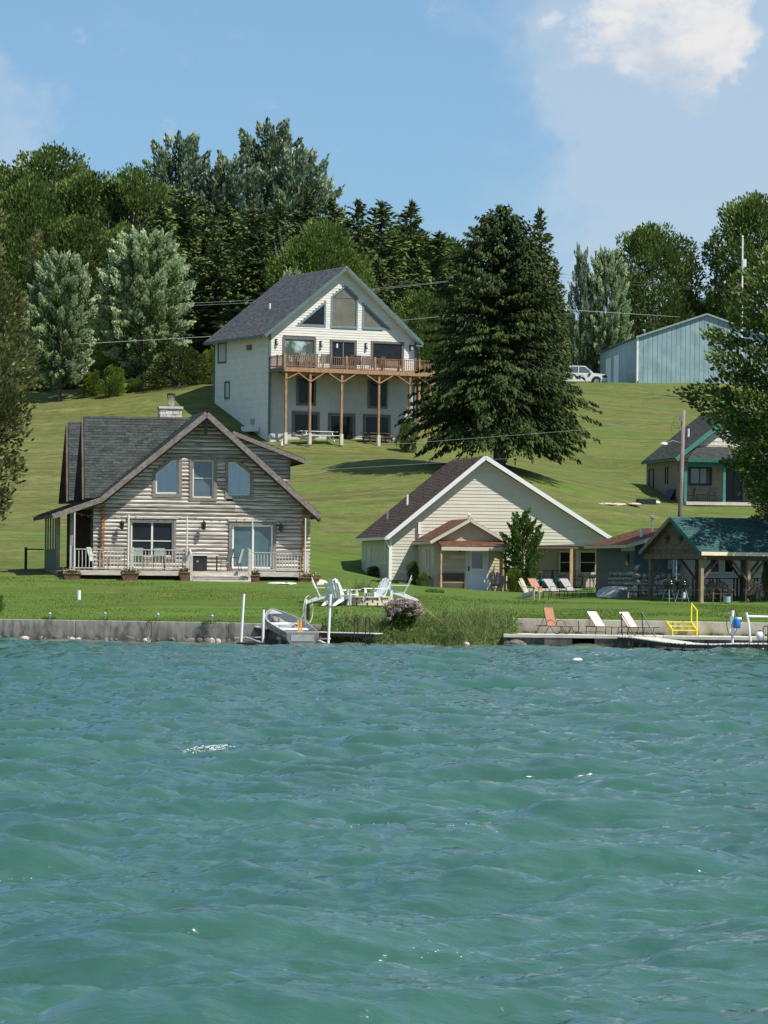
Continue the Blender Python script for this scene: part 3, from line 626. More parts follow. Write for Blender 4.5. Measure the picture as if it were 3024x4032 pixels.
# rocks
def rock_mesh(seed, sub=2, flat=.7):
    bm = bmesh.new(); bmesh.ops.create_icosphere(bm, subdivisions=sub, radius=1); r = random.Random(seed)
    ax = [Vector((r.gauss(0,1), r.gauss(0,1), r.gauss(0,1))).normalized() for _ in range(7)]; cut = [.55+r.random()*.35 for _ in ax]
    for v in bm.verts:
        p = v.co.copy()
        for a, c in zip(ax, cut):
            d = p.dot(a)
            if d > c: p -= a*(d-c)*.85
        v.co = Vector((p.x, p.y, p.z*flat))*(1+(r.random()-.5)*.08)
    me = bpy.data.meshes.new('rock'); bm.to_mesh(me); bm.free(); return me
RK = [rock_mesh(i) for i in range(7)]
for me in RK: me.materials.append(M['rock'])
RKT = [me.copy() for me in RK[:3]]
for me in RKT: me.materials.clear(); me.materials.append(M['rock_tan'])
rr = random.Random(5)
for k in range(84):
    sx = rr.uniform(-40, 1290); d0 = np.interp(sx, [0, 900, 1300], [146.9, 144.9, 144.1]); d = d0-rr.random()**1.4*1.0; s = rr.uniform(.08, .21)
    s *= .8 if sx > 500 else .58
    o = link('rock', RK[k % 7], None, ((sx-1512)/FPX*d, d, .02+(d-d0+1.0)*.12), (rr.random()*3, rr.random()*3, rr.random()*6), (s*1.25, s, s))
    tag(o, 'small brown-grey rock in the rubble line at the foot of the seawall', 'rock', 'rocks along the foot of the seawall')
for k, (sx, sy, s) in enumerate([(100,2512,.20),(288,2515,.14),(310,2514,.12),(580,2520,.17),(838,2514,.17),(862,2514,.14)]):
    d = np.interp(sx, [0, 900], [146.1, 144.1]); o = link('rock', RKT[k % 3], None, ((sx-1512)/FPX*d, d, .08), (k, k*2, k*3), (s, s, s))
    tag(o, ['pale tan rock leaning on the far left of the seawall','pale rock, left one of a touching pair by the seawall','pale rock, right one of a touching pair by the seawall',
            'rounded pale upright rock in front of the seawall joint','light rock in the rubble left of the boat posts','light rock nearest the taller boat post in the rubble'][k], 'rock')
for k in range(40):
    sx = rr.uniform(1290, 2040); p = bank_z(sx, rr.uniform(.8, 1.02)); s = rr.uniform(.08, .2)
    o = link('rock', RK[k % 7], None, p, (rr.random()*3, rr.random()*3, rr.random()*6), (s*1.2, s, s))
    tag(o, 'dark wet rock at the waterline under the reeds', 'rock', 'rocks under the reeds')
for k, (sx, sy, s, lab) in enumerate([(2040,2545,.42,'large rounded boulder at the left end of the wharf wall'),(2005,2545,.30,'dark boulder between the reeds and the rounded boulder'),(1835,2538,.18,'white speckled rock at the waterline in the reeds')]):
    p = P3(sx, sy, 141.0); o = link('boulder', RK[k], None, (p.x, p.y, .12), (.3, .2, k), (s, s*.8, s*.95)); tag(o, lab, 'rock')
    if k == 2: o.data = RKT[0]
# ------------------------------------------------------------------ houses: local frame u (right along the front), v (away from the lake), z
class House:
    def __init__(s, name, label, cat, sx, d, yaw, z0=0.0, group=None, sy=HOR):
        s.a = R(yaw); s.o = Vector((ray(sx, sy)[0]*d, d, z0)); s.root = thing(name, label, cat, s.o, s.a, group)
        s.ux = Vector((math.cos(s.a), math.sin(s.a), 0)); s.vx = Vector((-math.sin(s.a), math.cos(s.a), 0))
    def px(s, k, x, y, v=0.0):
        """photograph point -> (u, z) on the plane v"""
        sx, sy = Z(k, x, y); ra, rb = ray(sx, sy); r = Vector((ra, 1, rb)); c = Vector((0, 0, CAM_H))-s.o
        t = (v-c.dot(s.vx))/r.dot(s.vx); p = c+r*t; return (p.dot(s.ux), p.z)
    def pu(s, k, x, y, u=0.0):
        """photograph point -> (v, z) on the plane u"""
        sx, sy = Z(k, x, y); ra, rb = ray(sx, sy); r = Vector((ra, 1, rb)); c = Vector((0, 0, CAM_H))-s.o
        t = (u-c.dot(s.ux))/r.dot(s.ux); p = c+r*t; return (p.dot(s.vx), p.z)
    def pts(s, k, l, v=0.0): return [s.px(k, x, y, v) for x, y in l]
    def w(s, u, v, z): return s.o+s.ux*u+s.vx*v+Vector((0, 0, z))
class Wall:
    """a wall face: origin (ax, ay) in the house frame, direction angle (deg); u along it, o outwards, z up"""
    def __init__(s, ax, ay, deg=0.0):
        t = R(deg); s.a = Vector((ax, ay, 0)); s.d = Vector((math.cos(t), math.sin(t), 0)); s.n = Vector((math.sin(t), -math.cos(t), 0))
    def p(s, u, o, z): return s.a+s.d*u+s.n*o+Vector((0, 0, z))
    def box(s, m, u0, u1, o0, o1, z0, z1, r=None):
        return m.hexa([s.p(u0,o1,z0), s.p(u1,o1,z0), s.p(u1,o0,z0), s.p(u0,o0,z0), s.p(u0,o1,z1), s.p(u1,o1,z1), s.p(u1,o0,z1), s.p(u0,o0,z1)], r)
    def poly(s, m, P, o0, o1, r=None): return m.prism([s.p(u, o0, z) for u, z in P], s.n*(o1-o0), r)
def inset(P, w):
    n = len(P); A = sum(P[i][0]*P[(i+1) % n][1]-P[(i+1) % n][0]*P[i][1] for i in range(n)); sg = 1 if A > 0 else -1; L = []
    for i in range(n):
        a = Vector(P[i]); b = Vector(P[(i+1) % n]); d = (b-a).normalized(); nn = Vector((-d.y, d.x))*sg; L.append((a+nn*w, d))
    out = []
    for i in range(n):
        (p, d), (q, e) = L[i-1], L[i]; den = d.x*e.y-d.y*e.x
        if abs(den) < 1e-6: out.append(tuple(q)); continue
        t = ((q.x-p.x)*e.y-(q.y-p.y)*e.x)/den; out.append(tuple(p+d*t))
    return out
def opening_span(P, z):
    xs = []
    for i in range(len(P)):
        (x0, z0), (x1, z1) = P[i], P[(i+1) % len(P)]
        if (z0-z)*(z1-z) <= 0 and abs(z1-z0) > 1e-6: xs.append(x0+(x1-x0)*(z-z0)/(z1-z0))
    return (min(xs), max(xs)) if len(xs) > 1 else None
def courses(parent, wall, z0, z1, dz, span, ops, mat, name='siding_board', prof='lap', splits=None, jig=0.0):
    """one board or log per course, cut to the gable and round the openings; every piece its own object"""
    z = z0; k = 0; ops_ = [inset(P, .07 if prof == 'log' else .045) for P in ops]
    while z < z1-1e-3:
        zt = min(z+dz, z1); zm = (z+zt)/2
        if span(zm) is None: z = zt; continue
        lo, hi = span(zm)
        if hi-lo < .12: z = zt; continue
        segs = [(lo, hi, True, True)]
        for P in ops_:
            zz = [o for o in (opening_span(P, zq) for zq in (z+.01, zm, zt-.01)) if o]
            if not zz: continue
            a = min(o[0] for o in zz); b = max(o[1] for o in zz); ns = []
            for s0, s1, f0, f1 in segs:
                if b <= s0 or a >= s1: ns.append((s0, s1, f0, f1)); continue
                if a > s0+.05: ns.append((s0, a, f0, False))
                if b < s1-.05: ns.append((b, s1, False, f1))
            segs = ns
        if splits:
            ns = []
            for s0, s1, f0, f1 in segs:
                if s1-s0 > splits:
                    c = s0+(s1-s0)*random.uniform(.3, .7); ns += [(s0, c-.006, f0, False), (c+.006, s1, False, f1)]
                else: ns.append((s0, s1, f0, f1))
            segs = ns
        for s0, s1, f0, f1 in segs:
            if prof == 'lap': pr = [(-.05, z), (.022, z), (.004, zt), (-.05, zt)]
            elif prof == 'shake': pr = [(-.05, z), (.03, z), (.006, zt), (-.05, zt)]
            else:
                hgt = zt-z; pr = [(-.05, z+.006)]+[(.085*math.sin(t)+random.uniform(-jig, jig), z+.006+(hgt-.012)*(1-math.cos(t))/2) for t in (.35, .9, 1.57, 2.24, 2.8)]+[(-.05, zt-.006)]
            A, B = [], []
            for o, zq in pr:
                sp = span(zq) or (lo, hi)
                A.append(wall.p(sp[0] if f0 else s0, o, zq)); B.append(wall.p(sp[1] if f1 else s1, o, zq))
            n = len(pr); m = MB(); m.add(A+B, [tuple(range(n)), tuple(range(2*n-1, n-1, -1))]+[(i, n+i, n+(i+1) % n, (i+1) % n) for i in range(n)])
            ob = m.build(name, mat, parent, smooth=False); k += 1
        z = zt
    return k
def window(parent, wall, P, trim=.09, tmat=None, sash=.05, smat=None, pmat=None, vb=(), hb=(), name='window', curtain=None, proud=.05, label=None, pane='pane'):
    n = Vector(wall.n)
    Pi = inset(P, trim)
    m = MB(); m.ringp([wall.p(u, -.045, z) for u, z in P], [wall.p(u, -.045, z) for u, z in Pi], n*(proud+.045)); f = m.build(name, tmat, parent, label=label)
    Ps = inset(Pi, sash) if sash else Pi
    us = [p[0] for p in Ps]; zs = [p[1] for p in Ps]; u0, u1, z0, z1 = min(us), max(us), min(zs), max(zs)
    if sash:
        m = MB(); m.ringp([wall.p(u, -.04, z) for u, z in Pi], [wall.p(u, -.04, z) for u, z in Ps], n*.055)
        for v in vb: wall.box(m, u0+(u1-u0)*v-sash*.6, u0+(u1-u0)*v+sash*.6, -.035, .01, z0, opening_top(Ps, u0+(u1-u0)*v))
        for h in hb: wall.box(m, u0, u1, -.034, .005, z0+(z1-z0)*h-sash*.3, z0+(z1-z0)*h+sash*.3)
        m.build('sash', smat, f)
    if curtain:
        wall.poly(MB(), Ps, -.028, -.024).build(pane, M['glass'], f)
        m = MB(); N = 26; V = []
        for i in range(N+1):
            t = i/N; u = u0+(u1-u0)*t; o = -.040+.008*math.sin(t*29+1.5*math.sin(t*5)); zt = opening_top(Ps, min(max(u, u0+.002), u1-.002))
            V += [wall.p(u, o, z0), wall.p(u, o, zt)]
        m.add(V, [(2*i, 2*i+2, 2*i+3, 2*i+1) for i in range(N)]); m.build('curtain', curtain, f)
    elif vb and len(vb) == 1 and not hb:
        um = u0+(u1-u0)*vb[0]
        Lp = [(u0, z0), (um-sash*.6, z0), (um-sash*.6, z1), (u0, z1)]; Rp = [(um+sash*.6, z0), (u1, z0), (u1, z1), (um+sash*.6, z1)]
        pm_ = pmat if isinstance(pmat, (list, tuple)) else (pmat, pmat)
        wall.poly(MB(), Lp, -.032, -.026).build(pane, pm_[0], f); wall.poly(MB(), Rp, -.036, -.030).build(pane, pm_[1], f)
    else: wall.poly(MB(), Ps, -.034, -.028).build(pane, pmat, f)
    return f
def opening_top(P, u):
    zs = []
    for i in range(len(P)):
        (x0, z0), (x1, z1) = P[i], P[(i+1) % len(P)]
        if (x0-u)*(x1-u) <= 0 and abs(x1-x0) > 1e-6: zs.append(z0+(z1-z0)*(u-x0)/(x1-x0))
    return max(zs) if zs else max(p[1] for p in P)
def rect(a, b): return [(a[0], min(a[1], b[1])), (b[0], min(a[1], b[1])), (b[0], max(a[1], b[1])), (a[0], max(a[1], b[1]))]
def hrect(H, k, x0, y0, x1, y1, v=0.0):
    a = H.px(k, x0, y0, v); b = H.px(k, x1, y1, v); return [(a[0], b[1]), (b[0], b[1]), (b[0], a[1]), (a[0], a[1])]
def shingles(parent, el, er, rr_, rl, mat, expo=.15, tab=.32, th=.016, lift=.03, name='shingles'):
    """courses of single shingles on the roof plane eave-left, eave-right, ridge-right, ridge-left"""
    el, er, rr_, rl = map(Vector, (el, er, rr_, rl)); nrm = (er-el).cross(rl-el).normalized()
    if nrm.z < 0: nrm = -nrm
    n = max(2, round((rl-el).length/expo)); m = MB(); base = nrm*lift
    for i in range(n):
        t0, t1 = i/n, min(1, (i+1.25)/n); a0, b0 = el.lerp(rl, t0), er.lerp(rr_, t0); a1, b1 = el.lerp(rl, t1), er.lerp(rr_, t1)
        Lw = (b0-a0).length
        if Lw < .08: continue
        off = random.random(); cuts = [0.0]; x = -off*tab
        while x < Lw:
            x += tab*random.uniform(.8, 1.2)
            if 0.03 < x < Lw-.03: cuts.append(x/Lw)
        cuts.append(1.0)
        for j in range(len(cuts)-1):
            s0, s1 = cuts[j], cuts[j+1]; h = nrm*th*random.uniform(.75, 1.35)
            p0, p1 = a0.lerp(b0, s0), a0.lerp(b0, s1); q1, q0 = a1.lerp(b1, s1), a1.lerp(b1, s0)
            m.add([p0+base, p1+base, p0+base+h, p1+base+h, q1+base, q0+base], [(0, 1, 3, 2), (2, 3, 4, 5)], random.random())
    return m.build(name, mat, parent, kind='stuff')
def slab(parent, P, th, mat, name='roof'):
    P = [Vector(p) for p in P]; n = (P[1]-P[0]).cross(P[2]-P[0]).normalized()
    if n.z < 0: n = -n
    return MB().prism(P, -n*th).build(name, mat, parent)
def beam(parent, a, b, w, h, mat, name, up=(0, 0, 1)): return MB().beam(a, b, w, h, up).build(name, mat, parent)
def post(parent, u, v, z0, z1, w, mat, name='post'): return MB().box(u-w/2, u+w/2, v-w/2, v+w/2, z0, z1).build(name, mat, parent)
def railing(parent, a, b, h, n, mat, name='baluster', bw=.035, rail=(.09, .045), low=.10, top_mat=None, zoff=0.0):
    """rails with n separate balusters from a to b (local points on the floor)"""
    a = Vector(a); b = Vector(b); d = (b-a).normalized()
    MB().beam(a+Vector((0, 0, h)), b+Vector((0, 0, h)), rail[0], rail[1]).build('top_rail', top_mat or mat, parent)
    MB().beam(a+Vector((0, 0, low)), b+Vector((0, 0, low)), rail[1], rail[1]).build('bottom_rail', top_mat or mat, parent)
    me = MB().box(-bw/2, bw/2, -bw/2, bw/2, 0, h-low-rail[1]).mesh(name, mat)
    ang = math.atan2(d.y, d.x)
    for i in range(n):
        p = a.lerp(b, (i+.5)/n); link(name, me, parent, (p.x, p.y, p.z+low+rail[1]/2), (0, 0, ang))

# ================================================================== log cabin
CB = House('log_cabin', 'weathered grey log cabin with green-grey roof and railed deck facing the lake', 'house', 404, 166, 10)
h = CB; r_ = h.root; FL = h.px('M', 1000, 742)[1]; WR = h.px('M', 1362, 500)[0]; print('cabin floor', FL, 'width', WR)
pk = h.px('A', 988, 165, -.9); lb = h.px('A', 412, 632, -.9); pl = h.px('A', 148, 722, -.9); re = h.px('A', 1606, 728, -.9)
DEP = 11.5; VB = DEP+.5
sl = (pk[1]-lb[1])/(pk[0]-lb[0]); sr = (pk[1]-re[1])/(re[0]-pk[0]); sp_ = (lb[1]-pl[1])/(lb[0]-pl[0])
def c_top(u): return pk[1]-.30-(sl*(pk[0]-u) if u < pk[0] else sr*(u-pk[0]))
TL, TR = h.px('L', 375, 400)[0], h.px('M', 1440, 400)[0]
def c_span(z):
    zz = pk[1]-.30-z
    if zz <= 0: return None
    return (max(TL if z < h.px('A', 400, 655)[1] else pk[0]-zz/sl, pk[0]-zz/sl), min(TR, pk[0]+zz/sr))
W = Wall(0, 0)
# core walls behind the logs
MB().prism([(u, .05, z) for u, z in [(0, FL-.5), (WR, FL-.5), (WR, c_top(WR)), (pk[0], pk[1]-.32), (0, c_top(0))]], (0, DEP-.1, 0)).build('wall', M['soffit'], r_)
WP = []
w1 = h.pts('A', [(690,632),(690,495),(795,412),(851,412),(851,632)]); w2 = hrect(h, 'A', 893, 412, 1040, 655); w3 = h.pts('A', [(1085,642),(1085,424),(1148,424),(1240,498),(1240,642)])
w4 = hrect(h, 'A', 560, 748, 818, 972); d1 = hrect(h, 'A', 1108, 764, 1362, 1040)
courses(r_, W, FL-.02, pk[1]-.35, .183, c_span, [w1, w2, w3, w4, d1], M['log'], 'log', 'log', splits=5.5, jig=.006)
lw = M['logwood']; cw = M['curtain']
window(r_, W, w1, .155, lw, .07, M['offwhite'], None, curtain=cw, proud=.11)
window(r_, W, w2, .155, lw, .06, M['offwhite'], M['pane_blue'], hb=(.52,), proud=.11)
window(r_, W, w3, .155, lw, .07, M['offwhite'], None, curtain=cw, proud=.11)
window(r_, W, w4, .12, lw, .075, M['offwhite'], M['pane'], vb=(.5,), hb=(.44,), proud=.12)
dd = window(r_, W, d1, .15, lw, .085, M['white'], (M['pane_teal'], M['pane_teal']), vb=(.51,), name='door', proud=.12)
W.box(MB(), d1[1][0]-.30, d1[1][0]-.27, .0, .04, FL+.9, FL+1.15).build('handle', M['steel'], dd)
MB().box(w4[0][0]-.05, w4[1][0]+.05, -.16, -.06, w4[2][1], w4[2][1]+.09).build('lintel', M['deckwood'], r_)
MB().box(d1[0][0]-.05, d1[1][0]+.05, -.16, -.06, d1[2][1], d1[2][1]+.09).build('lintel', M['deckwood'], r_)
# crossing log ends at both corners
for uc, k in ((h.px('L', 485, 400)[0], 0), (WR, 1)):
    z = FL; me = MB().lathe([(.085, 0), (.085, .30), (.07, .31)], (0, 0, 0), 9).mesh('log_end', M['logend'], smooth=False)
    while z < (c_top(0) if k == 0 else c_top(WR))-.05:
        link('log_end', me, r_, (uc+random.uniform(-.02, .02), .08, z+.09), (R(90), 0, 0)); z += .183
# left side wall logs (seen through the porch), with a door opening
WL = Wall(0, DEP, -90)
courses(r_, WL, FL, c_top(0), .183, lambda z: (0, DEP-.15), [], M['log'], 'side_log', 'log')
# main roof
rt = M['shingle_grey']; F_ = -.9
def q(u, v, z): return (u, v, z)
slab(r_, [q(lb[0], F_, lb[1]), q(pk[0], F_, pk[1]), q(pk[0], VB, pk[1]), q(lb[0], VB, lb[1])], .16, M['soffit'])
ro = slab(r_, [q(pk[0], F_, pk[1]), q(re[0], F_, re[1]), q(re[0], VB, re[1]), q(pk[0], VB, pk[1])], .16, M['soffit'])
po = slab(r_, [q(pl[0], F_, pl[1]), q(lb[0], F_, lb[1]), q(lb[0], VB-1.5, lb[1]), q(pl[0], VB-1.5, pl[1])], .14, M['soffit'], 'porch_roof')
shingles(ro, q(lb[0], VB, lb[1]), q(lb[0], F_-.03, lb[1]), q(pk[0], F_-.03, pk[1]), q(pk[0], VB, pk[1]), rt)
shingles(ro, q(re[0], F_-.03, re[1]), q(re[0], VB, re[1]), q(pk[0], VB, pk[1]), q(pk[0], F_-.03, pk[1]), rt)
shingles(po, q(pl[0]-.04, VB-1.5, pl[1]), q(pl[0]-.04, F_-.03, pl[1]), q(lb[0], F_-.03, lb[1]), q(lb[0], VB-1.5, lb[1]), rt)
# rake boards: outer fascia + a second darker board behind and below
for a, b in (((lb), (pk)), ((pk), (re)), ((pl), (lb))):
    A = Vector((a[0], F_-.025, a[1]-.13)); B = Vector((b[0], F_-.025, b[1]-.13)); beam(r_, A, B, .04, .25, M['fascia'], 'rake_board')
    A = Vector((a[0], F_+.10, a[1]-.30)); B = Vector((b[0], F_+.10, b[1]-.30))
    if a != pl: beam(r_, A, B, .05, .16, M['soffit'], 'rake_rafter')
beam(r_, (pl[0], F_, pl[1]-.09), (pl[0], VB-1.5, pl[1]-.09), .04, .18, M['soffit'], 'eave_board')
beam(r_, (re[0], F_, re[1]-.09), (re[0], VB, re[1]-.09), .04, .18, M['fascia'], 'eave_board')
for v in (F_+.35,):
    beam(r_, (pk[0], F_+.1, pk[1]-.42), (pk[0], 0, pk[1]-.42), .16, .2, M['soffit'], 'ridge_log')
    MB().box(pk[0]-.07, pk[0]+.07, F_+.25, F_+.39, pk[1]-1.05, pk[1]-.45).build('king_post', M['soffit'], r_)
# two steep cross gables on the left slope
for i, (x0, y0, xe, ye, vr, ve) in enumerate([(320,192,325,640,3.6,1.3), (236,222,238,652,8.9,6.6)]):
    ur, zr = h.px('A', x0, y0, vr); ue, ze = h.px('A', xe, ye, ve)
    uj = pk[0]-(pk[1]-zr)/sl; ujb = pk[0]-(pk[1]-ze)/sl        # where ridge and eave meet the main slope
    uj = min(uj, pk[0]-.05)
    ds = thing if False else None
    dr = slab(r_, [(ue, ve, ze), (max(ujb, ue+.4), ve, ze), (uj, vr, zr), (ur, vr, zr)], .12, M['soffit'], 'dormer_roof')
    shingles(dr, (ue-.02, ve-.02, ze), (max(ujb, ue+.4), ve, ze), (uj, vr, zr), (ur-.02, vr, zr), rt)
    vb = vr+(vr-ve)
    db = slab(r_, [(ue, vb, ze), (max(ujb, ue+.4), vb, ze), (uj, vr, zr), (ur, vr, zr)], .12, M['soffit'], 'dormer_roof')
    shingles(db, (max(ujb, ue+.4), vb, ze), (ue, vb, ze), (ur, vr, zr), (uj, vr, zr), rt)
    MB().prism([(max(ue, ur)+.28, ve+.15, ze-.3), (max(ue, ur)+.28, vb-.15, ze-.3), (max(ue, ur)+.28, vr, zr-.25)], (2.2, 0, 0)).build('dormer_wall', M['soffit'], r_)
    beam(r_, (ur-.02, vr, zr-.06), (ue-.02, ve, ze-.06), .05, .24, M['soffit'], 'rake_board', up=(1, 0, 0)); beam(r_, (ur-.02, vr, zr-.06), (ue-.02, vb, ze-.06), .05, .24, M['soffit'], 'rake_board', up=(1, 0, 0))
# shed dormer on the right slope
v0 = 1.6
a = h.px('A', 1128, 272, v0-.45); b = h.px('A', 1522, 428, v0-.45)
sd = slab(r_, [(a[0], v0-.45, a[1]), (b[0], v0-.45, b[1]), (b[0], 8.4, b[1]), (a[0], 8.4, a[1])], .12, M['soffit'], 'shed_dormer_roof')
shingles(sd, (b[0], v0-.48, b[1]), (b[0], 8.4, b[1]), (a[0], 8.4, a[1]), (a[0], v0-.48, a[1]), rt)
beam(r_, (a[0], v0-.47, a[1]-.09), (b[0], v0-.47, b[1]-.09), .04, .20, M['fascia'], 'rake_board'); beam(r_, (b[0], v0-.45, b[1]-.1), (b[0], 8.4, b[1]-.1), .04, .2, M['fascia'], 'eave_board')
uw = h.px('A', 1430, 500, v0)[0]
def sd_span(z):
    lo = pk[0]+(pk[1]-z)/sr-.3; hi = min(uw, a[0]+(b[0]-a[0])*(a[1]-.16-z)/(a[1]-b[1])) if z > b[1]-.16 else uw
    return (lo, hi) if hi-lo > .2 else None
sds = (a[1]-b[1])/(b[0]-a[0])
def sd_span(z):
    lo = pk[0]+(pk[1]-z)/sr-.1; hi = min(uw, a[0]+(a[1]-.14-z)/sds)
    return (lo, hi) if hi-lo > .15 else None
courses(r_, Wall(0, v0), h.px('A', 1430, 560, v0)[1]-.3, a[1], .183, sd_span, [], M['log'], 'log', 'log')
zt_ = a[1]-.14-sds*(uw-a[0]); MB().prism([(pk[0]+.3, v0+.06, pk[1]-.9), (uw, v0+.06, h.px('A', 1430, 560, v0)[1]-.4), (uw, v0+.06, zt_), (a[0]+.1, v0+.06, a[1]-.2)], (0, 6.2, 0)).build('dormer_wall', M['soffit'], r_)
MB().box(uw-.05, uw+.10, v0-.08, v0+.08, h.px('A', 1430, 545, v0)[1]-.2, zt_).build('corner_board', M['logwood'], r_)
# chimney
cv = 5.2; c0 = h.px('A', 733, 150, cv); c1 = h.px('A', 852, 150, cv); cz = h.px('A', 800, 141, cv)[1]
ch = MB().box(c0[0]+.03, c1[0]-.03, cv+.03, cv+.87, cz-3.2, cz-.09).build('chimney', M['mortar'], r_)
z = cz-1.7; k = 0
while z < cz-.12:
    hh = min(random.choice((.10, .13, .17)), cz-.1-z)
    if hh < .05: break
    for face in (0, 1):
        x = 0.0; Lf = (c1[0]-c0[0]) if face == 0 else .9
        while x < Lf-.02:
            ww = min(random.uniform(.16, .42), Lf-x); 
            if Lf-x-ww < .08: ww = Lf-x
            m_ = MB(); o = random.uniform(0, .025)
            if face == 0: m_.box(c0[0]+x+.008, c0[0]+x+ww-.008, cv-o, cv+.03, z+.006, z+hh-.006)
            else: m_.box(c0[0]-o, c0[0]+.03, cv+x+.008, cv+x+ww-.008, z+.006, z+hh-.006)
            m_.build('stone', M['chimstone'], ch); x += ww
    z += hh
MB().box(c0[0]-.06, c1[0]+.06, cv-.06, cv+.96, cz-.09, cz+.02).build('cap', M['slab'], ch)
fx, fz = h.px('A', 794, 100, cv+.45); fb = cz
MB().lathe([(.13, fb), (.13, fb+.12), (.17, fb+.15), (.17, fb+.42), (.20, fb+.45)], (fx, cv+.45, 0), 14).build('flue', M['steel'], r_, smooth=True)
m_ = MB(); [m_.box(fx+.19*math.cos(t)-.012, fx+.19*math.cos(t)+.012, cv+.45+.19*math.sin(t)-.012, cv+.45+.19*math.sin(t)+.012, fb+.45, fb+.60) for t in np.arange(0, 6.28, .5)]
m_.lathe([(.21, fb+.60), (.21, fb+.66), (.05, fb+.70)], (fx, cv+.45, 0), 14); m_.build('flue_cap', M['black'], r_)
# deck
DV = -2.6; u0 = h.px('A', 205, 1030, DV)[0]; u1 = h.px('A', 1548, 1030, DV)[0]; s0 = h.px('A', 902, 1050, DV)[0]; s1 = h.px('A', 1214, 1050, DV)[0]
zd = h.px('A', 600, 1032, DV)[1]; zb = h.px('A', 600, 1058, DV)[1]; FLd = FL-.02
print('deck', FL, zd, zb)
nb_ = 16; me = MB().box(u0, u1, 0, .15, -.04, 0).mesh('deck_board', M['deckwood'])
for i in range(nb_): link('deck_board', me, r_, (0, DV+i*.16+.02, zd))
MB().box(u0, u1, DV-.04, DV, zb, zd-.045).build('deck_fascia', M['deckwood'], r_)
MB().box(u0+.1, u1-.1, DV+.9, 0, zb-.6, zb+.05).build('under_deck_shade', M['black'], r_)  # black block under the deck, stands in for the shade there
for i, (k0, k1) in enumerate(((.0, .30), (.30, .62))):
    zz = zd-.19*(i+1); MB().box(s0, s1, DV-.32*(i+1)-.04, DV-.04-.32*i, zz-.05, zz).build('step', M['deckwood'], r_)
    MB().box(s0+.01, s1-.01, DV-.32*(i+1)+.0, DV-.32*(i+1)+.03, zz-.16, zz-.053).build('riser', M['deckwood'], r_)
MB().box(s0, s1, DV-.8, DV-.05, zb-.45, zb-.22).build('stair_base', M['deckwood'], r_)
gp = [(251, 240, 262, 895), (580, 570, 590, 905), (892, 884, 900, 918), (1535, 1525, 1546, 930)]
for xc, xa, xb, yt in gp:
    u = h.px('A', xc, 1000, DV)[0]; zt = h.px('A', xc, yt, DV)[1]; post(r_, u, DV+.08, zb-.02, zt, .16, M['railwood'], 'railing_post')
RH = h.px('A', 400, 916, DV+.08)[1]-zd
U = lambda x: h.px('A', x, 1000, DV)[0]
railing(r_, (U(262), DV+.08, zd), (U(570), DV+.08, zd), RH, 16, M['railwood'])
railing(r_, (U(590), DV+.08, zd), (U(884), DV+.08, zd), RH, 16, M['railwood'])
railing(r_, (U(1226), DV+.08, zd), (U(1525), DV+.08, zd), h.px('A', 1400, 936, DV+.08)[1]-zd, 18, M['railwood'])
for x, yt, yb in ((903, 945, 1092), (1221, 918, 1100)):
    u = h.px('A', x, 1000, DV-.6)[0]; zt = h.px('A', x, yt, DV-.6)[1]; z0_ = h.px('A', x, yb, DV-.6)[1]
    post(r_, u, DV-.6, z0_-.3, zt, .13, M['railwood'], 'newel_post')
    z1_ = h.px('A', x, 918, DV)[1]; beam(r_, (u, DV-.6, zt-.04), (u, DV+.05, z1_), .07, .10, M['railwood'], 'hand_rail')
# side porch: posts, low screened wall and rail
for x in (95, 118, 140, 160, 181):
    v_ = {95: 8.6, 118: 7.2, 140: 5.7, 160: 4.2, 181: 2.8}[x]; u = h.px('A', x, 900, v_)[0]; 
    post(r_, pl[0]+.45, v_, zb-.2, pl[1]-.02, .075, M['logwood'], 'porch_post')
for x, v_ in ((205, 1.2), (222, -.25)):
    post(r_, pl[0]+.45+(.5 if x == 222 else 0), v_, zb-.2, pl[1]+.1, .16, M['logwood'], 'porch_post')
MB().box(pl[0]+.43, pl[0]+.47, 1.4, 9.0, zb-.1, zd+1.0).build('porch_screen', M['greendark'], r_)
MB().box(pl[0]+1.15, -.16, 4.6, 4.75, zd-.03, lb[1]-.5).build('porch_dark_backing', M['soffit'], r_)  # dark backing added across the porch so its depth reads black
MB().box(pl[0]+.3, 0, .0, 9.6, zb-.2, zd-.03).build('porch_floor', M['logwood'], r_)
MB().box(pl[0]-.6, pl[0]+.3, 1.0, 9.6, zb-.35, zb-.05).build('side_walk', M['brownwood'], r_)
post(r_, pl[0]-.5, 8.8, zb-.3, zd+1.1, .13, M['black'], 'railing_post'); beam(r_, (pl[0]-.5, 8.8, zd+1.0), (pl[0]+.4, 9.0, zd+1.0), .06, .06, M['black'], 'top_rail')
# lamps on the front wall
def wall_lamp(parent, wall, u, z, s=1.0, mat='black'):
    m_ = MB(); wall.box(m_, u-.045*s, u+.045*s, .06, .085+.02, z-.12*s, z+.12*s); c = wall.p(u, .22*s+.08, z)
    m_.tube([wall.p(u, .09, z+.10*s), wall.p(u, .16*s+.08, z+.17*s), wall.p(u, .22*s+.08, z+.14*s)], .014*s, 6)
    m_.lathe([(.02*s, .15*s), (.085*s, .09*s), (.085*s, .08*s), (.065*s, -.12*s), (.07*s, -.14*s), (.03*s, -.18*s)], c, 8)
    return m_.build('wall_lamp', M[mat], parent)
for x, y in ((522, 782), (967, 785), (1388, 797)):
    u, z = h.px('A', x, y); wall_lamp(r_, W, u, z, 1.25)
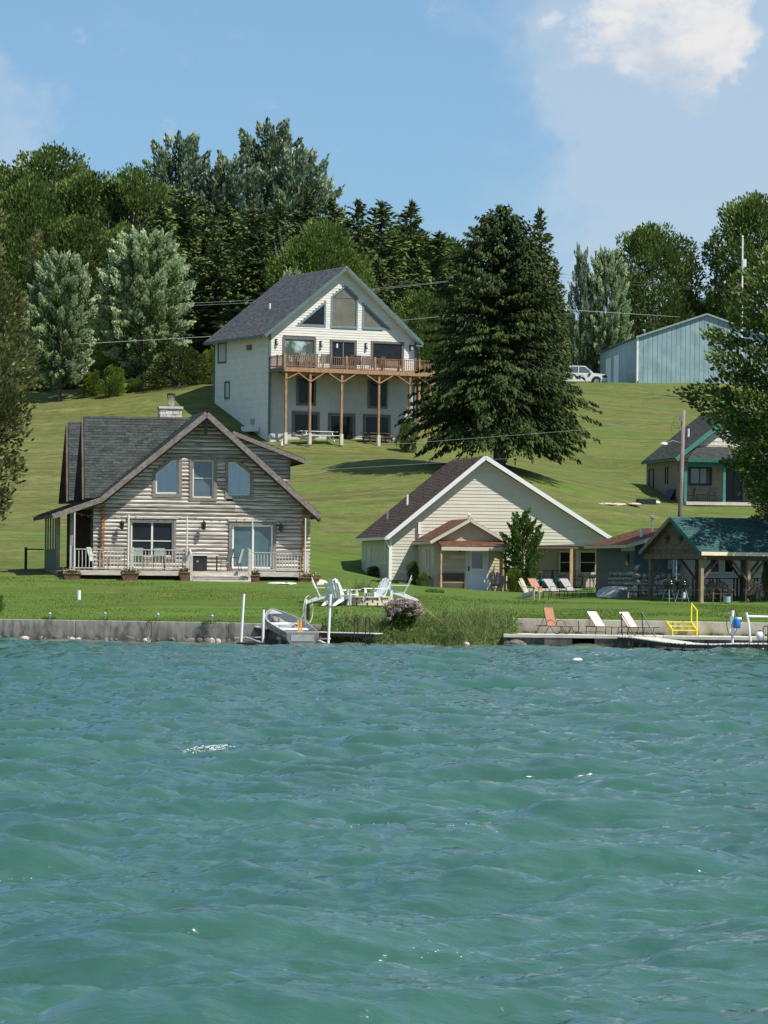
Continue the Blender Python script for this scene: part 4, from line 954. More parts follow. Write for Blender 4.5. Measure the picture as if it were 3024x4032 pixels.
# thin white light poles standing along the deck with a cord of bulbs
LPZ = []
for x, y0, y1 in ((268, 716, 1028), (561, 728, 1030), (880, 735, 1035), (1236, 742, 1040), (1524, 746, 1042)):
    u, z1_ = h.px('A', x, y0, DV-.02); z0_ = h.px('A', x, y1, DV-.02)[1]; w_ = .045 if x == 561 else .03
    lp = MB().tube([(u, DV-.07, z0_), (u, DV-.07, z1_)], w_, 8).build('light_pole', M['offwhite'], None); lp.matrix_world = Matrix.LocRotScale(h.o, Matrix.Rotation(h.a, 3, 'Z').to_quaternion(), None)
    tag(lp, {268: 'thin white light pole at the left end of the cabin deck rail', 561: 'thicker white light pole beside the left double window of the cabin', 880: 'thin white pole at the left side of the cabin steps',
             1236: 'thin white pole in front of the sliding door', 1524: 'thin white pole at the right corner of the cabin deck'}[x], 'light pole', 'light poles along the cabin deck'); LPZ.append((u, z1_))
m_ = MB(); 
for (ua, za), (ub, zb2) in zip(LPZ[:-1], LPZ[1:]):
    P = [Vector((ua+(ub-ua)*t, DV-.07, za+(zb2-za)*t-.16*4*t*(1-t))) for t in np.linspace(0, 1, 9)]; m_.tube(P, .006, 4)
    for p in P[1:-1]: m_.lathe([(.012, -.02), (.026, -.06), (.012, -.10)], p, 6)
o = m_.build('string_lights', M['black'], None); o.matrix_world = Matrix.LocRotScale(h.o, Matrix.Rotation(h.a, 3, 'Z').to_quaternion(), None); tag(o, 'thin cord of small bulbs strung between the cabin deck poles', 'string lights')

# ================================================================== white house
H2 = House('white_house', 'tall white gabled house on the hill with cedar balcony and big peaked windows', 'house', 1059, 250, 27, sy=1735)
h = H2; r_ = h.root; W = Wall(0, 0)
pk = h.px('B', 935, 82, -.55); le = h.px('B', 402, 527, -.55); re = h.px('B', 1432, 577, -.55)
WD = h.px('B', 1385, 700)[0]; DEP = 9.4; G0 = h.px('B', 700, 1226)[1]; VB = DEP+.4
print('white house', WD, 'ground', G0, gz(h.o.x, h.o.y), 'peak', pk)
pk = ((pk[0]+WD/2)/2+.0, pk[1]); sl = (pk[1]-le[1])/(pk[0]-le[0]); sr = (pk[1]-re[1])/(re[0]-pk[0])
def w_span(z):
    zz = pk[1]-.22-z
    if zz <= .02: return None
    return (max(0, pk[0]-zz/sl), min(WD, pk[0]+zz/sr))
ctop = lambda u: pk[1]-.22-(sl*(pk[0]-u) if u < pk[0] else sr*(u-pk[0]))
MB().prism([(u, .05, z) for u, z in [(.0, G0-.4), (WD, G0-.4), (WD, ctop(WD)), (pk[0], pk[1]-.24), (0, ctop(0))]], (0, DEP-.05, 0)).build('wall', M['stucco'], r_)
ZD = h.px('N', 700, 345)[1]      # siding starts at the balcony floor
wp = h.pts('B', [(830,484),(835,276),(927,204),(1012,283),(1007,489)]); wl = h.pts('B', [(604,470),(803,304),(799,478)]); wr = h.pts('B', [(1036,491),(1040,316),(1229,498)])
ua = hrect(h, 'N', 192, 14, 544, 330); ud = hrect(h, 'N', 692, 42, 972, 352); uc = hrect(h, 'N', 1124, 58, 1470, 345)
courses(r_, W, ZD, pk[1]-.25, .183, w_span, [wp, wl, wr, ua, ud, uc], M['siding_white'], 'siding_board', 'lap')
gt, dt = M['greytrim'], M['darktrim']
window(r_, W, wp, .13, gt, .03, gt, M['pane_olive'], hb=(.745,)); window(r_, W, wl, .13, gt, .03, gt, M['pane']); window(r_, W, wr, .13, gt, .03, gt, M['pane_olive'])
window(r_, W, ua, .16, dt, .04, dt, M['pane_reflection']); dd = window(r_, W, ud, .15, dt, .05, gt, (M['pane'], M['pane']), vb=(.5,), name='door'); window(r_, W, uc, .16, dt, .04, dt, M['pane'])
W.box(MB(), ud[0][0]+.55, ud[0][0]+.66, -.024, -.02, ZD+1.45, ZD+1.75).build('sticker', M['curtain'], dd)
for n_, (x0, y0, x1, y1) in enumerate(((345,430,545,745), (1095,465,1298,775))): window(r_, W, hrect(h, 'N', x0, y0, x1, y1), .16, dt, 0, dt, M['pane'], proud=.03)
for n_, (x0, y0, x1, y1) in enumerate(((297,800,583,1060), (1048,830,1330,1090))): window(r_, W, hrect(h, 'N', x0, y0, x1, y1), .17, dt, .04, dt, M['pane'], proud=.03)
P = hrect(h, 'N', 678, 818, 958, 1125); P[0] = (P[0][0], G0+.05); P[1] = (P[1][0], G0+.05)
window(r_, W, P, .15, dt, .05, gt, (M['pane'], M['pane']), vb=(.5,), name='door', proud=.03)
for x in (128, 597, 1072, 1542):
    u, z = h.px('N', x, 68+(x-128)*.045); m_ = MB(); W.box(m_, u-.12, u+.12, .02, .05, z-.2, z+.2); m_.tube([W.p(u, .04, z+.15), W.p(u, .16, z+.15)], .02, 6); m_.build('wall_lamp', M['black'], r_)
    MB().lathe([(.05, -.16), (.10, -.12), (.10, .10), (.04, .14)], W.p(u+.03, .17, z-.02), 10).build('lamp_shade', M['offwhite'], r_)
# left side wall
WL = Wall(0, DEP, -90)
def side_rect(x0, y0, x1, y1, k='B'):
    a = h.pu(k, x0, y0, 0); b = h.pu(k, x1, y1, 0); return [(DEP-a[0], b[1]), (DEP-b[0], b[1]), (DEP-b[0], a[1]), (DEP-a[0], a[1])]
zs_ = ctop(0)
so = [side_rect(98, 578, 153, 712), side_rect(142, 835, 175, 945)]
courses(r_, WL, gz(*h.w(0, DEP, 0).xy)-3.6, zs_, .183, lambda z: (0, DEP), so, M['siding_white'], 'side_siding_board', 'lap')
window(r_, WL, so[0], .10, M['tealwall'], .05, gt, M['pane']); window(r_, WL, so[1], .10, M['tealwall'], .03, gt, M['pane'])
P = side_rect(292, 597, 318, 626); WL.poly(MB(), P, .02, .12).build('vent_hood', M['darktrim'], r_)
P = side_rect(318, 1078, 338, 1110); WL.poly(MB(), P, .02, .14).build('meter_box', M['steel'], r_)
P = side_rect(305, 1130, 372, 1160); m_ = MB(); WL.poly(m_, P, .1, .7); m_.build('air_unit', M['offwhite'], r_)
for u, v in ((0, 0), (WD, 0), (0, DEP)):
    MB().box(u-.07, u+.07, v-.075 if v == 0 else v-.07, v+.07, G0-.3, ctop(0)-.02 if u == 0 else ctop(WD)-.02).build('corner_board', M['teal_edge'], r_)
# foundation strip
# roof
slab(r_, [(le[0], -.55, le[1]), (pk[0], -.55, pk[1]), (pk[0], VB, pk[1]), (le[0], VB, le[1])], .15, M['white'])
ro = slab(r_, [(pk[0], -.55, pk[1]), (re[0], -.55, re[1]), (re[0], VB, re[1]), (pk[0], VB, pk[1])], .15, M['white'])
shingles(ro, (le[0], VB, le[1]), (le[0], -.57, le[1]), (pk[0], -.57, pk[1]), (pk[0], VB, pk[1]), M['shingle_blue'], .16, .3)
shingles(ro, (re[0], -.57, re[1]), (re[0], VB, re[1]), (pk[0], VB, pk[1]), (pk[0], -.57, pk[1]), M['shingle_blue'], .16, .3)
for a, b in ((le, pk), (pk, re)): beam(r_, (a[0], -.575, a[1]-.10), (b[0], -.575, b[1]-.10), .04, .22, M['teal_edge'], 'rake_board')
beam(r_, (le[0]-.05, -.55, le[1]-.1), (le[0]-.05, VB, le[1]-.1), .11, .16, M['teal_edge'], 'gutter'); beam(r_, (re[0]+.05, -.55, re[1]-.1), (re[0]+.05, VB, re[1]-.1), .11, .16, M['teal_edge'], 'gutter')
MB().box(re[0]-.5, re[0]+.05, -.56, 0, re[1]-.32, re[1]-.2).build('eave_return', M['teal_edge'], r_)
v_ = 4.6; u_, z_ = h.px('B', 436, 275, v_); zr_ = le[1]+(u_-le[0])*sl
MB().tube([(u_, v_, zr_-.3), (u_, v_, zr_+.42)], .07, 8).build('vent_pipe', M['white'], r_)
# balcony
DV = -2.5; FB = h.px('N', 700, 352, DV)[1]; UR = h.px('N', 1800, 400, DV)[0]; print('balcony floor', FB, ZD, 'right', UR)
me = MB().box(-.05, UR, 0, .135, -.04, 0).mesh('deck_board', M['cedar_rail'])
for i in range(18): link('deck_board', me, r_, (0, DV+.0+i*.14, FB))
MB().box(-.05, UR, DV-.04, DV, FB-.30, FB-.02).build('fascia_board', M['cedar'], r_)
MB().box(-.09, -.05, DV, -.02, FB-.30, FB-.02).build('fascia_board', M['darktrim'], r_)
m_ = MB(); [m_.box(-.03+i*.6, .02+i*.6, DV+.02, -.03, FB-.28, FB-.045) for i in range(int(UR/.6)+1)]; m_.build('joists', M['darktrim'], r_, kind='stuff')
MB().box(-.03, UR, DV+.2, DV+.3, FB-.55, FB-.30).build('beam', M['cedar'], r_)
PT = []
for x, yv in ((232, 450), (487, 480), (820, 488), (1212, 500), (1538, 512), (1753, 520)):
    u, zv = h.px('N', x, yv, DV+.08); PT.append((u, zv)); post(r_, u, DV+.12, G0-.05, FB-.30, .15, M['cedar'], 'post')
    MB().box(u-.11, u+.11, DV+.0, DV+.24, G0-.3, G0+.5).build('post_footing', M['slab'], r_)
for i, (u, zv) in enumerate(PT):
    for sg in (-1, 1):
        if i == 0 and sg < 0: continue
        w_ = 1.12
        beam(r_, (u+sg*.03, DV+.05, zv-.05), (u+sg*w_*.92, DV+.05, FB-.33+.0), .06, .14, M['cedar'], 'brace', up=(0, 1, 0))
beam(r_, (PT[0][0], DV+.2, PT[0][1]), (PT[0][0], DV+1.1, FB-.35), .06, .12, M['cedar'], 'brace', up=(1, 0, 0))
RT = h.px('N', 250, 210, DV)[1]-FB
gx = [248, 548, 872, 1172, 1468, 1640]; gu = [h.px('N', x, 300, DV)[0] for x in gx]; gu = [u if i else -.0 for i, u in enumerate(gu)]+[UR-.08]
for i, u in enumerate(gu): post(r_, u, DV+.06, FB-.28 if 0 < i < 6 else FB, FB+RT+.12, .12, M['cedar'], 'railing_post')
for i in range(len(gu)-1): railing(r_, (gu[i]+.06, DV+.06, FB), (gu[i+1]-.06, DV+.06, FB), RT, max(3, round((gu[i+1]-gu[i])/.17)), M['cedar_rail'], bw=.04)
post(r_, -.0, DV/2, FB, FB+RT+.1, .11, M['cedar'], 'railing_post')
railing(r_, (0, DV+.12, FB), (0, DV/2-.05, FB), RT, 7, M['cedar_rail'], bw=.04); railing(r_, (0, DV/2+.05, FB), (0, -.05, FB), RT, 7, M['cedar_rail'], bw=.04)
railing(r_, (UR-.08, DV+.12, FB), (UR-.08, -.1, FB), RT, 12, M['cedar_rail'], bw=.04)
post(r_, WD+1.5, 2.2, G0-1, FB-.2, .15, M['cedar'], 'post')
MB().box(.08, WD-.08, -.035, .0, G0-.3, G0+.06).build('foundation', M['slab'], r_)

# ================================================================== cream cottage
H3 = House('cream_cottage', 'cream sided cottage with brown roof, wide front gable and covered patio on its right', 'house', 1536.6, 187, 10)
h = H3; r_ = h.root; W = Wall(0, 0)
pk = h.px('C', 777, 62, -.45); le = h.px('C', 238, 503, -.45); re = h.px('C', 1500, 530, -.45); DEP = 9.0; VB = DEP+.3
sl = (pk[1]-le[1])/(pk[0]-le[0]); sr = (pk[1]-re[1])/(re[0]-pk[0]); G0 = h.px('C', 258, 738)[1]; GR = h.px('P', 1240, 630)[1]
ZS = h.px('C', 1300, 554)[1]; WD = h.px('C', 1478, 500)[0]; UM = h.px('C', 1000, 554)[0]; SU = h.px('C', 1060, 554)[0]
print('cottage', G0, GR, 'soffit z', ZS, 'width', WD, UM, gz(*h.o.xy))
ctop = lambda u: pk[1]-.20-(sl*(pk[0]-u) if u < pk[0] else sr*(u-pk[0]))
def k_span(z):
    zz = pk[1]-.20-z
    if zz <= .02: return None
    return (max(0, pk[0]-zz/sl), min(WD if z > ZS else UM, pk[0]+zz/sr))
MB().prism([(u, .05, z) for u, z in [(0, G0-1.2), (UM, G0-1.2), (UM, ZS), (UM, ctop(UM)), (pk[0], pk[1]-.22), (0, ctop(0))]], (0, DEP-.1, 0)).build('wall', M['siding_cream'], r_)
MB().prism([(u, .05, z) for u, z in [(UM, ZS), (WD, ZS), (WD, ctop(WD)), (UM, ctop(UM)-.002)]], (0, .12, 0)).build('gable_wall', M['siding_cream'], r_)
VR = 2.9
RW = h.px('P', 1205, 300, VR)[0]
MB().box(UM+.002, RW, VR+.052, DEP-.1, GR-1, ZS).build('patio_wall', M['siding_pink'], r_)
MB().box(UM, WD, .17, DEP, ZS-.04, ZS-.002).build('ceiling', M['siding_tan'], r_)
MB().box(UM, WD, .02, .17, ZS-.14, ZS-.045).build('header_beam', M['brownwood'], r_)
UA0 = h.px('I', 200, 400)[0]
courses(r_, W, G0, ZS, .18, lambda z: (0, UM), [], M['siding_cream'], 'siding_board', 'lap')
courses(r_, W, ZS, pk[1]-.22, .18, k_span, [], M['siding_cream'], 'siding_board', 'lap')
WL = Wall(0, DEP, -90)
def side_rect(x0, y0, x1, y1, k='C'):
    a = h.pu(k, x0, y0, 0); b = h.pu(k, x1, y1, 0); return [(DEP-a[0], b[1]), (DEP-b[0], b[1]), (DEP-b[0], a[1]), (DEP-a[0], a[1])]
so = [side_rect(130, 560, 155, 690), side_rect(222, 540, 238, 650)]
courses(r_, WL, G0-.3, ctop(0), .18, lambda z: (0, DEP), so, M['siding_tan'], 'side_siding_board', 'lap')
for s in so: window(r_, WL, s, .05, M['offwhite'], .03, M['offwhite'], M['pane'])
MB().box(-.06, .06, -.07, .06, G0-.3, ctop(0)).build('corner_board', M['white'], r_)
slab(r_, [(le[0], -.45, le[1]), (pk[0], -.45, pk[1]), (pk[0], VB, pk[1]), (le[0], VB, le[1])], .13, M['white'])
ro = slab(r_, [(pk[0], -.45, pk[1]), (re[0], -.45, re[1]), (re[0], VB, re[1]), (pk[0], VB, pk[1])], .13, M['white'])
shingles(ro, (le[0], VB, le[1]), (le[0], -.47, le[1]), (pk[0], -.47, pk[1]), (pk[0], VB, pk[1]), M['shingle_brown'])
shingles(ro, (re[0], -.47, re[1]), (re[0], VB, re[1]), (pk[0], VB, pk[1]), (pk[0], -.47, pk[1]), M['shingle_brown'])
for a, b in ((le, pk), (pk, re)): beam(r_, (a[0], -.475, a[1]-.08), (b[0], -.475, b[1]-.08), .04, .21, M['white'], 'rake_board')
beam(r_, (le[0]-.05, -.48, le[1]-.08), (le[0]-.05, VB, le[1]-.08), .11, .13, M['white'], 'gutter'); beam(r_, (re[0]+.05, -.48, re[1]-.08), (re[0]+.05, VB, re[1]-.08), .11, .13, M['white'], 'gutter')
MB().tube([(le[0]-.02, -.35, le[1]-.12), (le[0]+.1, -.2, le[1]-.4), (-.08, -.10, le[1]-.62), (-.08, -.10, G0+.1)], .045, 8).build('downspout', M['white'], r_)
MB().tube([(re[0]+.0, -.35, re[1]-.12), (re[0]-.02, -.35, re[1]-.55), (re[0]-.12, -.3, re[1]-.75), (re[0]-.12, -.3, GR+.5)], .06, 8).build('downspout', M['white'], r_)
for x, y, v_, hh, mt in ((351, 275, 5.2, .62, 'white'), (243, 360, 6.2, .5, 'steel')):
    u_, z_ = h.px('C', x, y, v_); zr_ = le[1]+(u_-le[0])*sl; MB().tube([(u_, v_, zr_-.2), (u_, v_, zr_+hh)], .06, 8).build('vent_pipe', M[mt], r_)
u_, z_ = h.px('C', 416, 455, -.12); z1_ = h.px('C', 416, 422, -.12)[1]; MB().box(u_-.06, u_+.06, -.16, -.03, h.px('C', 416, 488, -.12)[1], z1_).build('conduit_box', M['white'], r_)
WV = Wall(0, VR)
for x0, y0, x1, y1 in ((630, 145, 800, 458), (885, 145, 1122, 458)):
    P = hrect(h, 'P', x0, y0, x1, y1, VR); window(r_, WV, P, .07, M['siding_tan'], .06, M['offwhite'], M['pane'], hb=(.5,))
MB().box(*[h.px('P', 850, 300, VR)[0], h.px('P', 885, 300, VR)[0]], VR-.06, VR, GR, ZS-.15).build('door_trim', M['offwhite'], r_)
for x, w_, v_, mt in ((795, .30, .10, 'porchpost'),):
    u_ = h.px('P', x, 300, v_)[0]; post(r_, u_, v_, GR-.3, ZS-.14, .15, M[mt], 'patio_post')
u_ = h.px('P', 1222, 300, 1.2)[0]; post(r_, u_, 2.2, GR-.3, ZS-.04, .16, M['offwhite'], 'patio_post')
post(r_, WD-.15, .15, ZS-1.0+.9, ZS-.14, .2, M['siding_pink'], 'patio_post')
MB().box(WD-.02, WD+.12, -.05, .3, ZS-.45, ZS-.02).build('eave_return', M['white'], r_)
MB().box(UM, WD+.1, -.3, VR, GR-.4, GR-.02).build('patio_slab', M['slab'], r_)
# annex with its own gable and a lean-to porch
AV = -4.6
a0 = h.px('I', 385, 500, AV)[0]; a1 = h.px('I', 893, 500, AV)[0]; AG = h.px('I', 600, 602, AV)[1]
apk = h.px('I', 648, 80, AV-.35); ale = h.px('I', 358, 243, AV-.35); are = h.px('I', 932, 248, AV-.35)
asl = (apk[1]-ale[1])/(apk[0]-ale[0]); asr = (apk[1]-are[1])/(are[0]-apk[0])
at = lambda u: apk[1]-.14-(asl*(apk[0]-u) if u < apk[0] else asr*(u-apk[0]))
def a_span(z):
    zz = apk[1]-.14-z
    return None if zz <= .02 else (max(a0, apk[0]-zz/asl), min(a1, apk[0]+zz/asr))
MB().prism([(u, AV+.05, z) for u, z in [(a0, AG-.4), (a1, AG-.4), (a1, at(a1)), (apk[0], apk[1]-.16), (a0, at(a0))]], (0, -AV-.12, 0)).build('annex_wall', M['siding_tan'], r_)
WA = Wall(0, AV); dr_ = hrect(h, 'O', 945, 218, 1250, 775, AV); dr_[0] = (dr_[0][0], AG+.04); dr_[1] = (dr_[1][0], AG+.04)
courses(r_, WA, AG, apk[1]-.16, .16, a_span, [dr_], M['siding_tan'], 'siding_board', 'lap')
dd = window(r_, WA, dr_, .09, M['door_blue'], 0, M['white'], M['door_blue'], name='door', proud=.04, pane='door_leaf')
P = hrect(h, 'O', 1012, 240, 1195, 620, AV); WA.poly(MB(), P, -.024, -.012).build('screen_frame', M['white'], dd)
P = hrect(h, 'O', 1030, 262, 1178, 480, AV); WA.poly(MB(), P, -.010, -.006).build('door_glass', M['pane_blue'], dd); P = hrect(h, 'O', 1030, 505, 1178, 610, AV); WA.poly(MB(), P, -.010, -.006).build('door_panel', M['door_blue'], dd)
u_, z_ = h.px('O', 985, 480, AV); WA.box(MB(), u_-.03, u_+.03, -.02, .06, z_-.12, z_+.12).build('handle', M['black'], dd)
WAL = Wall(a0, 0, -90)
def a_side(x0, y0, x1, y1):
    a = h.pu('O', x0, y0, a0); b = h.pu('O', x1, y1, a0); return [(-a[0], b[1]), (-b[0], b[1]), (-b[0], a[1]), (-a[0], a[1])]
so = [a_side(288, 195, 338, 600), a_side(420, 195, 460, 478)]
courses(r_, WAL, AG-.1, at(a0), .16, lambda z: (.1, -AV), so, M['siding_tan'], 'side_siding_board', 'lap')
for s in so: window(r_, WAL, s, .05, M['offwhite'], .02, M['offwhite'], M['pane'])
rs1 = slab(r_, [(ale[0], AV-.35, ale[1]), (apk[0], AV-.35, apk[1]), (apk[0], -.03, apk[1]), (ale[0], -.03, ale[1])], .1, M['offwhite'], 'annex_roof')
rs2 = slab(r_, [(apk[0], AV-.35, apk[1]), (are[0], AV-.35, are[1]), (are[0], -.03, are[1]), (apk[0], -.03, apk[1])], .1, M['offwhite'], 'annex_roof')
shingles(rs1, (ale[0], -.03, ale[1]), (ale[0], AV-.37, ale[1]), (apk[0], AV-.37, apk[1]), (apk[0], -.03, apk[1]), M['shingle_rust'], .14, .28)
shingles(rs2, (are[0], AV-.37, are[1]), (are[0], -.03, are[1]), (apk[0], -.03, apk[1]), (apk[0], AV-.37, apk[1]), M['shingle_rust'], .14, .28)
for a, b in ((ale, apk), (apk, are)): beam(r_, (a[0], AV-.375, a[1]-.06), (b[0], AV-.375, b[1]-.06), .04, .16, M['siding_pink'], 'rake_board')
beam(r_, (ale[0]-.02, AV-.35, ale[1]-.06), (ale[0]-.02, -.05, ale[1]-.06), .04, .14, M['siding_tan'], 'eave_board')
u_, z_ = h.px('I', 646, 60, AV+.1); m_ = MB(); m_.tube([(u_, AV+.3, apk[1]-.1), (u_, AV+.3, apk[1]+.12)], .04, 8); m_.lathe([(.05, .12), (.09, .20), (.09, .24), (.03, .27)], (u_, AV+.3, apk[1]), 8); m_.build('vent_pipe', M['white'], r_)
# lean-to roof
LV = AV-1.35; l0 = h.px('O', 550, 98, AV-.02); l1 = h.px('O', 1470, 100, AV-.02); e0 = h.px('O', 605, 178, LV); e1 = h.px('O', 1512, 180, LV)
zt = l0[1]; ze = e0[1]
ln = slab(r_, [(l0[0], AV-.03, zt), (e1[0], AV-.03, zt), (e1[0], LV, ze), (l0[0], LV, ze)], .07, M['brownwood'], 'lean_to_roof')
shingles(ln, (l0[0], LV-.02, ze), (e1[0], LV-.02, ze), (e1[0], AV-.03, zt), (l0[0], AV-.03, zt), M['shingle_rust'], .14, .28, lift=.012)
MB().box(l0[0], e1[0]-.0, LV-.03, LV+.01, ze-.20, ze-.01).build('porch_fascia', M['siding_pink'], r_)
for x in (610, 1484):
    u_ = h.px('O', x, 400, LV+.1)[0]; m_ = MB().lathe([(.06, AG-.15), (.06, AG+.75), (.045, AG+.80), (.055, AG+.95), (.05, AG+1.45), (.06, AG+1.5), (.06, ze-.2)], (u_, LV+.1, 0), 8); m_.build('porch_post', M['porchpost'], r_)
u_ = h.px('O', 1450, 400, AV)[0]; post(r_, u_+.02, AV-.10, AG, AG+2.15, .10, M['porchpost'], 'porch_post')
MB().box(l0[0]+.0, e1[0]-.0, LV-.1, AV-.02, AG-.35, AG).build('porch_slab', M['slab'], r_)
P = hrect(h, 'O', 750, 297, 928, 342, AV); sg = MB(); WA.poly(sg, P, .026, .045); sgo = sg.build('sign', M['offwhite'], r_)
# the plaque's own faint grey lettering, too small to read in the photograph
u0_, u1_, z0_, z1_ = P[0][0], P[1][0], P[0][1], P[2][1]; m_ = MB(); random.seed(4)
for i, (a_, b_) in enumerate(((.09, .15), (.19, .23), (.26, .31), (.35, .39), (.42, .47), (.56, .62), (.65, .69), (.72, .78), (.82, .88))):
    ua_, ub_ = u0_+(u1_-u0_)*a_, u0_+(u1_-u0_)*b_; zc = (z0_+z1_)/2; hh = (z1_-z0_)*random.uniform(.18, .3)
    WA.box(m_, ua_, ua_+.012, .046, .049, zc-hh, zc+hh); WA.box(m_, ua_+.014, ub_, .046, .049, zc-hh, zc-hh+.014)
    if i % 2: WA.box(m_, ub_-.012, ub_, .046, .049, zc-hh+.016, zc+hh)
m_.build('lettering', M['greywood'], sgo)
u_, z_ = h.px('O', 865, 225, AV); MB().lathe([(.03, 0), (.07, -.05), (.05, -.12)], (u_, AV-.12, z_), 8).build('porch_lamp', M['black'], r_)

# ================================================================== green trimmed house
H4 = House('green_trim_house', 'tan house with green trimmed gable roof and porch on the slope at right', 'house', 2250+805*.5198, 236, 11, sy=1985)
h = H4; r_ = h.root; W = Wall(0, 0); PV = -1.9
pk = h.px('T', 1268, 98, -.5); le = h.px('T', 470, 735, -.5); DEP = 7.8; VB = DEP+.3; sl = (pk[1]-le[1])/(pk[0]-le[0]); WD = 2*pk[0]; re = (2*pk[0]-le[0], le[1])
G0 = h.px('T', 560, 1335)[1]; print('green house', pk, WD, G0, gz(*h.o.xy)); ctop = lambda u: pk[1]-.2-sl*abs(pk[0]-u)
MB().prism([(u, .05, z) for u, z in [(0, G0-1), (WD, G0-1), (WD, ctop(WD)), (pk[0], pk[1]-.22), (0, ctop(0))]], (0, DEP-.1, 0)).build('wall', M['tanbrick'], r_)
MB().box(-.05, .0, .0, DEP, G0-1, ctop(0)-.02).build('side_wall', M['tanbrick'], r_)
ZP_ = h.px('T', 900, 590, -.0)[1]
wv = hrect(h, 'T', 1128, 305, 1375, 545); ws = [hrect(h, 'T', 635, 838, 928, 1092), hrect(h, 'T', 1110, 850, 1330, 1285)]; wz = ws[1]
def s_span(z):
    zz = pk[1]-.2-z
    return None if zz <= .02 else (max(.0, pk[0]-zz/sl), min(WD, pk[0]+zz/sl))
# shakes: each its own piece
z = ZP_-1.0; row = 0
while z < pk[1]-.3:
    zt = z+.27; sp = s_span((z+zt)/2)
    if sp and sp[1]-sp[0] > .2:
        u = sp[0]-random.random()*.2
        while u < sp[1]:
            w_ = random.uniform(.2, .34); a_, b_ = max(u, sp[0]), min(u+w_-.012, sp[1]); u += w_
            if b_-a_ < .05 or (a_ > wv[0][0]-.05 and b_ < wv[1][0]+.05 and wv[0][1] < z+.1 and zt < wv[2][1]+.1): continue
            m_ = MB(); dz_ = random.uniform(0, .02); s0_ = s_span(z+.02) or sp; s1_ = s_span(zt) or sp
            m_.hexa([W.p(a_, .03, z+dz_), W.p(b_, .03, z+dz_), W.p(b_, -.05, z+dz_), W.p(a_, -.05, z+dz_), W.p(a_, .008, zt), W.p(b_, .008, zt), W.p(b_, -.05, zt), W.p(a_, -.05, zt)]); m_.build('shake', M['creamshake'], r_)
    z = zt; row += 1
window(r_, W, wv, .07, M['offwhite'], .03, M['tealwall'], M['pane_lav'])
window(r_, W, ws[0], .08, M['black'], .05, M['black'], (M['pane_blue'], M['pane_blue']), vb=(.48,)); window(r_, W, (wz[0], wz[1], wz[2], wz[3]), .08, M['black'], .05, M['black'], (M['pane'], M['pane']), vb=(.5,), name='door')
WL = Wall(-.05, DEP, -90)
def side_rect(x0, y0, x1, y1, k='T'):
    a = h.pu(k, x0, y0, 0); b = h.pu(k, x1, y1, 0); return [(DEP-a[0], b[1]), (DEP-b[0], b[1]), (DEP-b[0], a[1]), (DEP-a[0], a[1])]
for s in (side_rect(132, 880, 188, 1150), side_rect(342, 850, 375, 1065)): window(r_, WL, s, .07, M['black'], .03, M['tealwall'], M['pane'], proud=.07)
slab(r_, [(le[0], -.5, le[1]), (pk[0], -.5, pk[1]), (pk[0], VB, pk[1]), (le[0], VB, le[1])], .14, M['brownwood'])
ro = slab(r_, [(pk[0], -.5, pk[1]), (re[0], -.5, re[1]), (re[0], VB, re[1]), (pk[0], VB, pk[1])], .14, M['brownwood'])
shingles(ro, (le[0], VB, le[1]), (le[0], -.52, le[1]), (pk[0], -.52, pk[1]), (pk[0], VB, pk[1]), M['shingle_dark'], .16)
shingles(ro, (re[0], -.52, re[1]), (re[0], VB, re[1]), (pk[0], VB, pk[1]), (pk[0], -.52, pk[1]), M['shingle_dark'], .16)
for a, b in ((le, pk), (pk, re)): beam(r_, (a[0], -.525, a[1]-.11), (b[0], -.525, b[1]-.11), .04, .28, M['greenpaint'], 'rake_board')
beam(r_, (le[0]-.04, -.5, le[1]-.1), (le[0]-.04, VB, le[1]-.1), .1, .16, M['greendark'], 'gutter')
beam(r_, (pk[0], -.4, pk[1]+.05), (pk[0], VB, pk[1]+.05), .3, .06, M['black'], 'ridge_vent')
v_ = 3.4; u_, z_ = h.px('T', 627, 480, v_); zr_ = le[1]+(u_-le[0])*sl; MB().tube([(u_, v_, zr_-.2), (u_, v_, zr_+.6)], .07, 8).build('vent_pipe', M['white'], r_)
pe = h.px('T', 585, 738, PV-.35); pr_ = h.px('T', 880, 590, -.02)
zl_ = pe[1]; zu_ = pr_[1]
prf = slab(r_, [(.1, PV-.35, zl_), (WD-.1, PV-.35, zl_), (WD-1.2, -.04, zu_), (1.3, -.04, zu_)], .08, M['brownwood'], 'porch_roof')
shingles(prf, (.1, PV-.37, zl_), (WD-.1, PV-.37, zl_), (WD-1.2, -.04, zu_), (1.3, -.04, zu_), M['shingle_dark'], .16, lift=.012)
slab(r_, [(.1, PV-.35, zl_-.012), (1.3, -.04, zu_-.012), (.1, -.04, zl_+.1)], .06, M['shingle_dark'], 'porch_roof')
MB().box(.05, WD, PV-.4, PV-.34, zl_-.24, zl_+.02).build('porch_fascia', M['greendark'], r_)
MB().box(.1, WD, PV-.05, PV+.10, zl_-.55, zl_-.245).build('porch_beam', M['greendark'], r_)
PF = h.px('T', 590, 1300, PV)[1]
for x in (588, 1090, 1556): u_ = h.px('T', x, 1000, PV)[0]; post(r_, u_, PV, PF, zl_-.5, .18, M['greenpaint'], 'porch_post')
MB().box(-.05, WD+.5, PV-.35, -.0, PF-.22, PF-.0).build('porch_slab', M['slab'], r_)

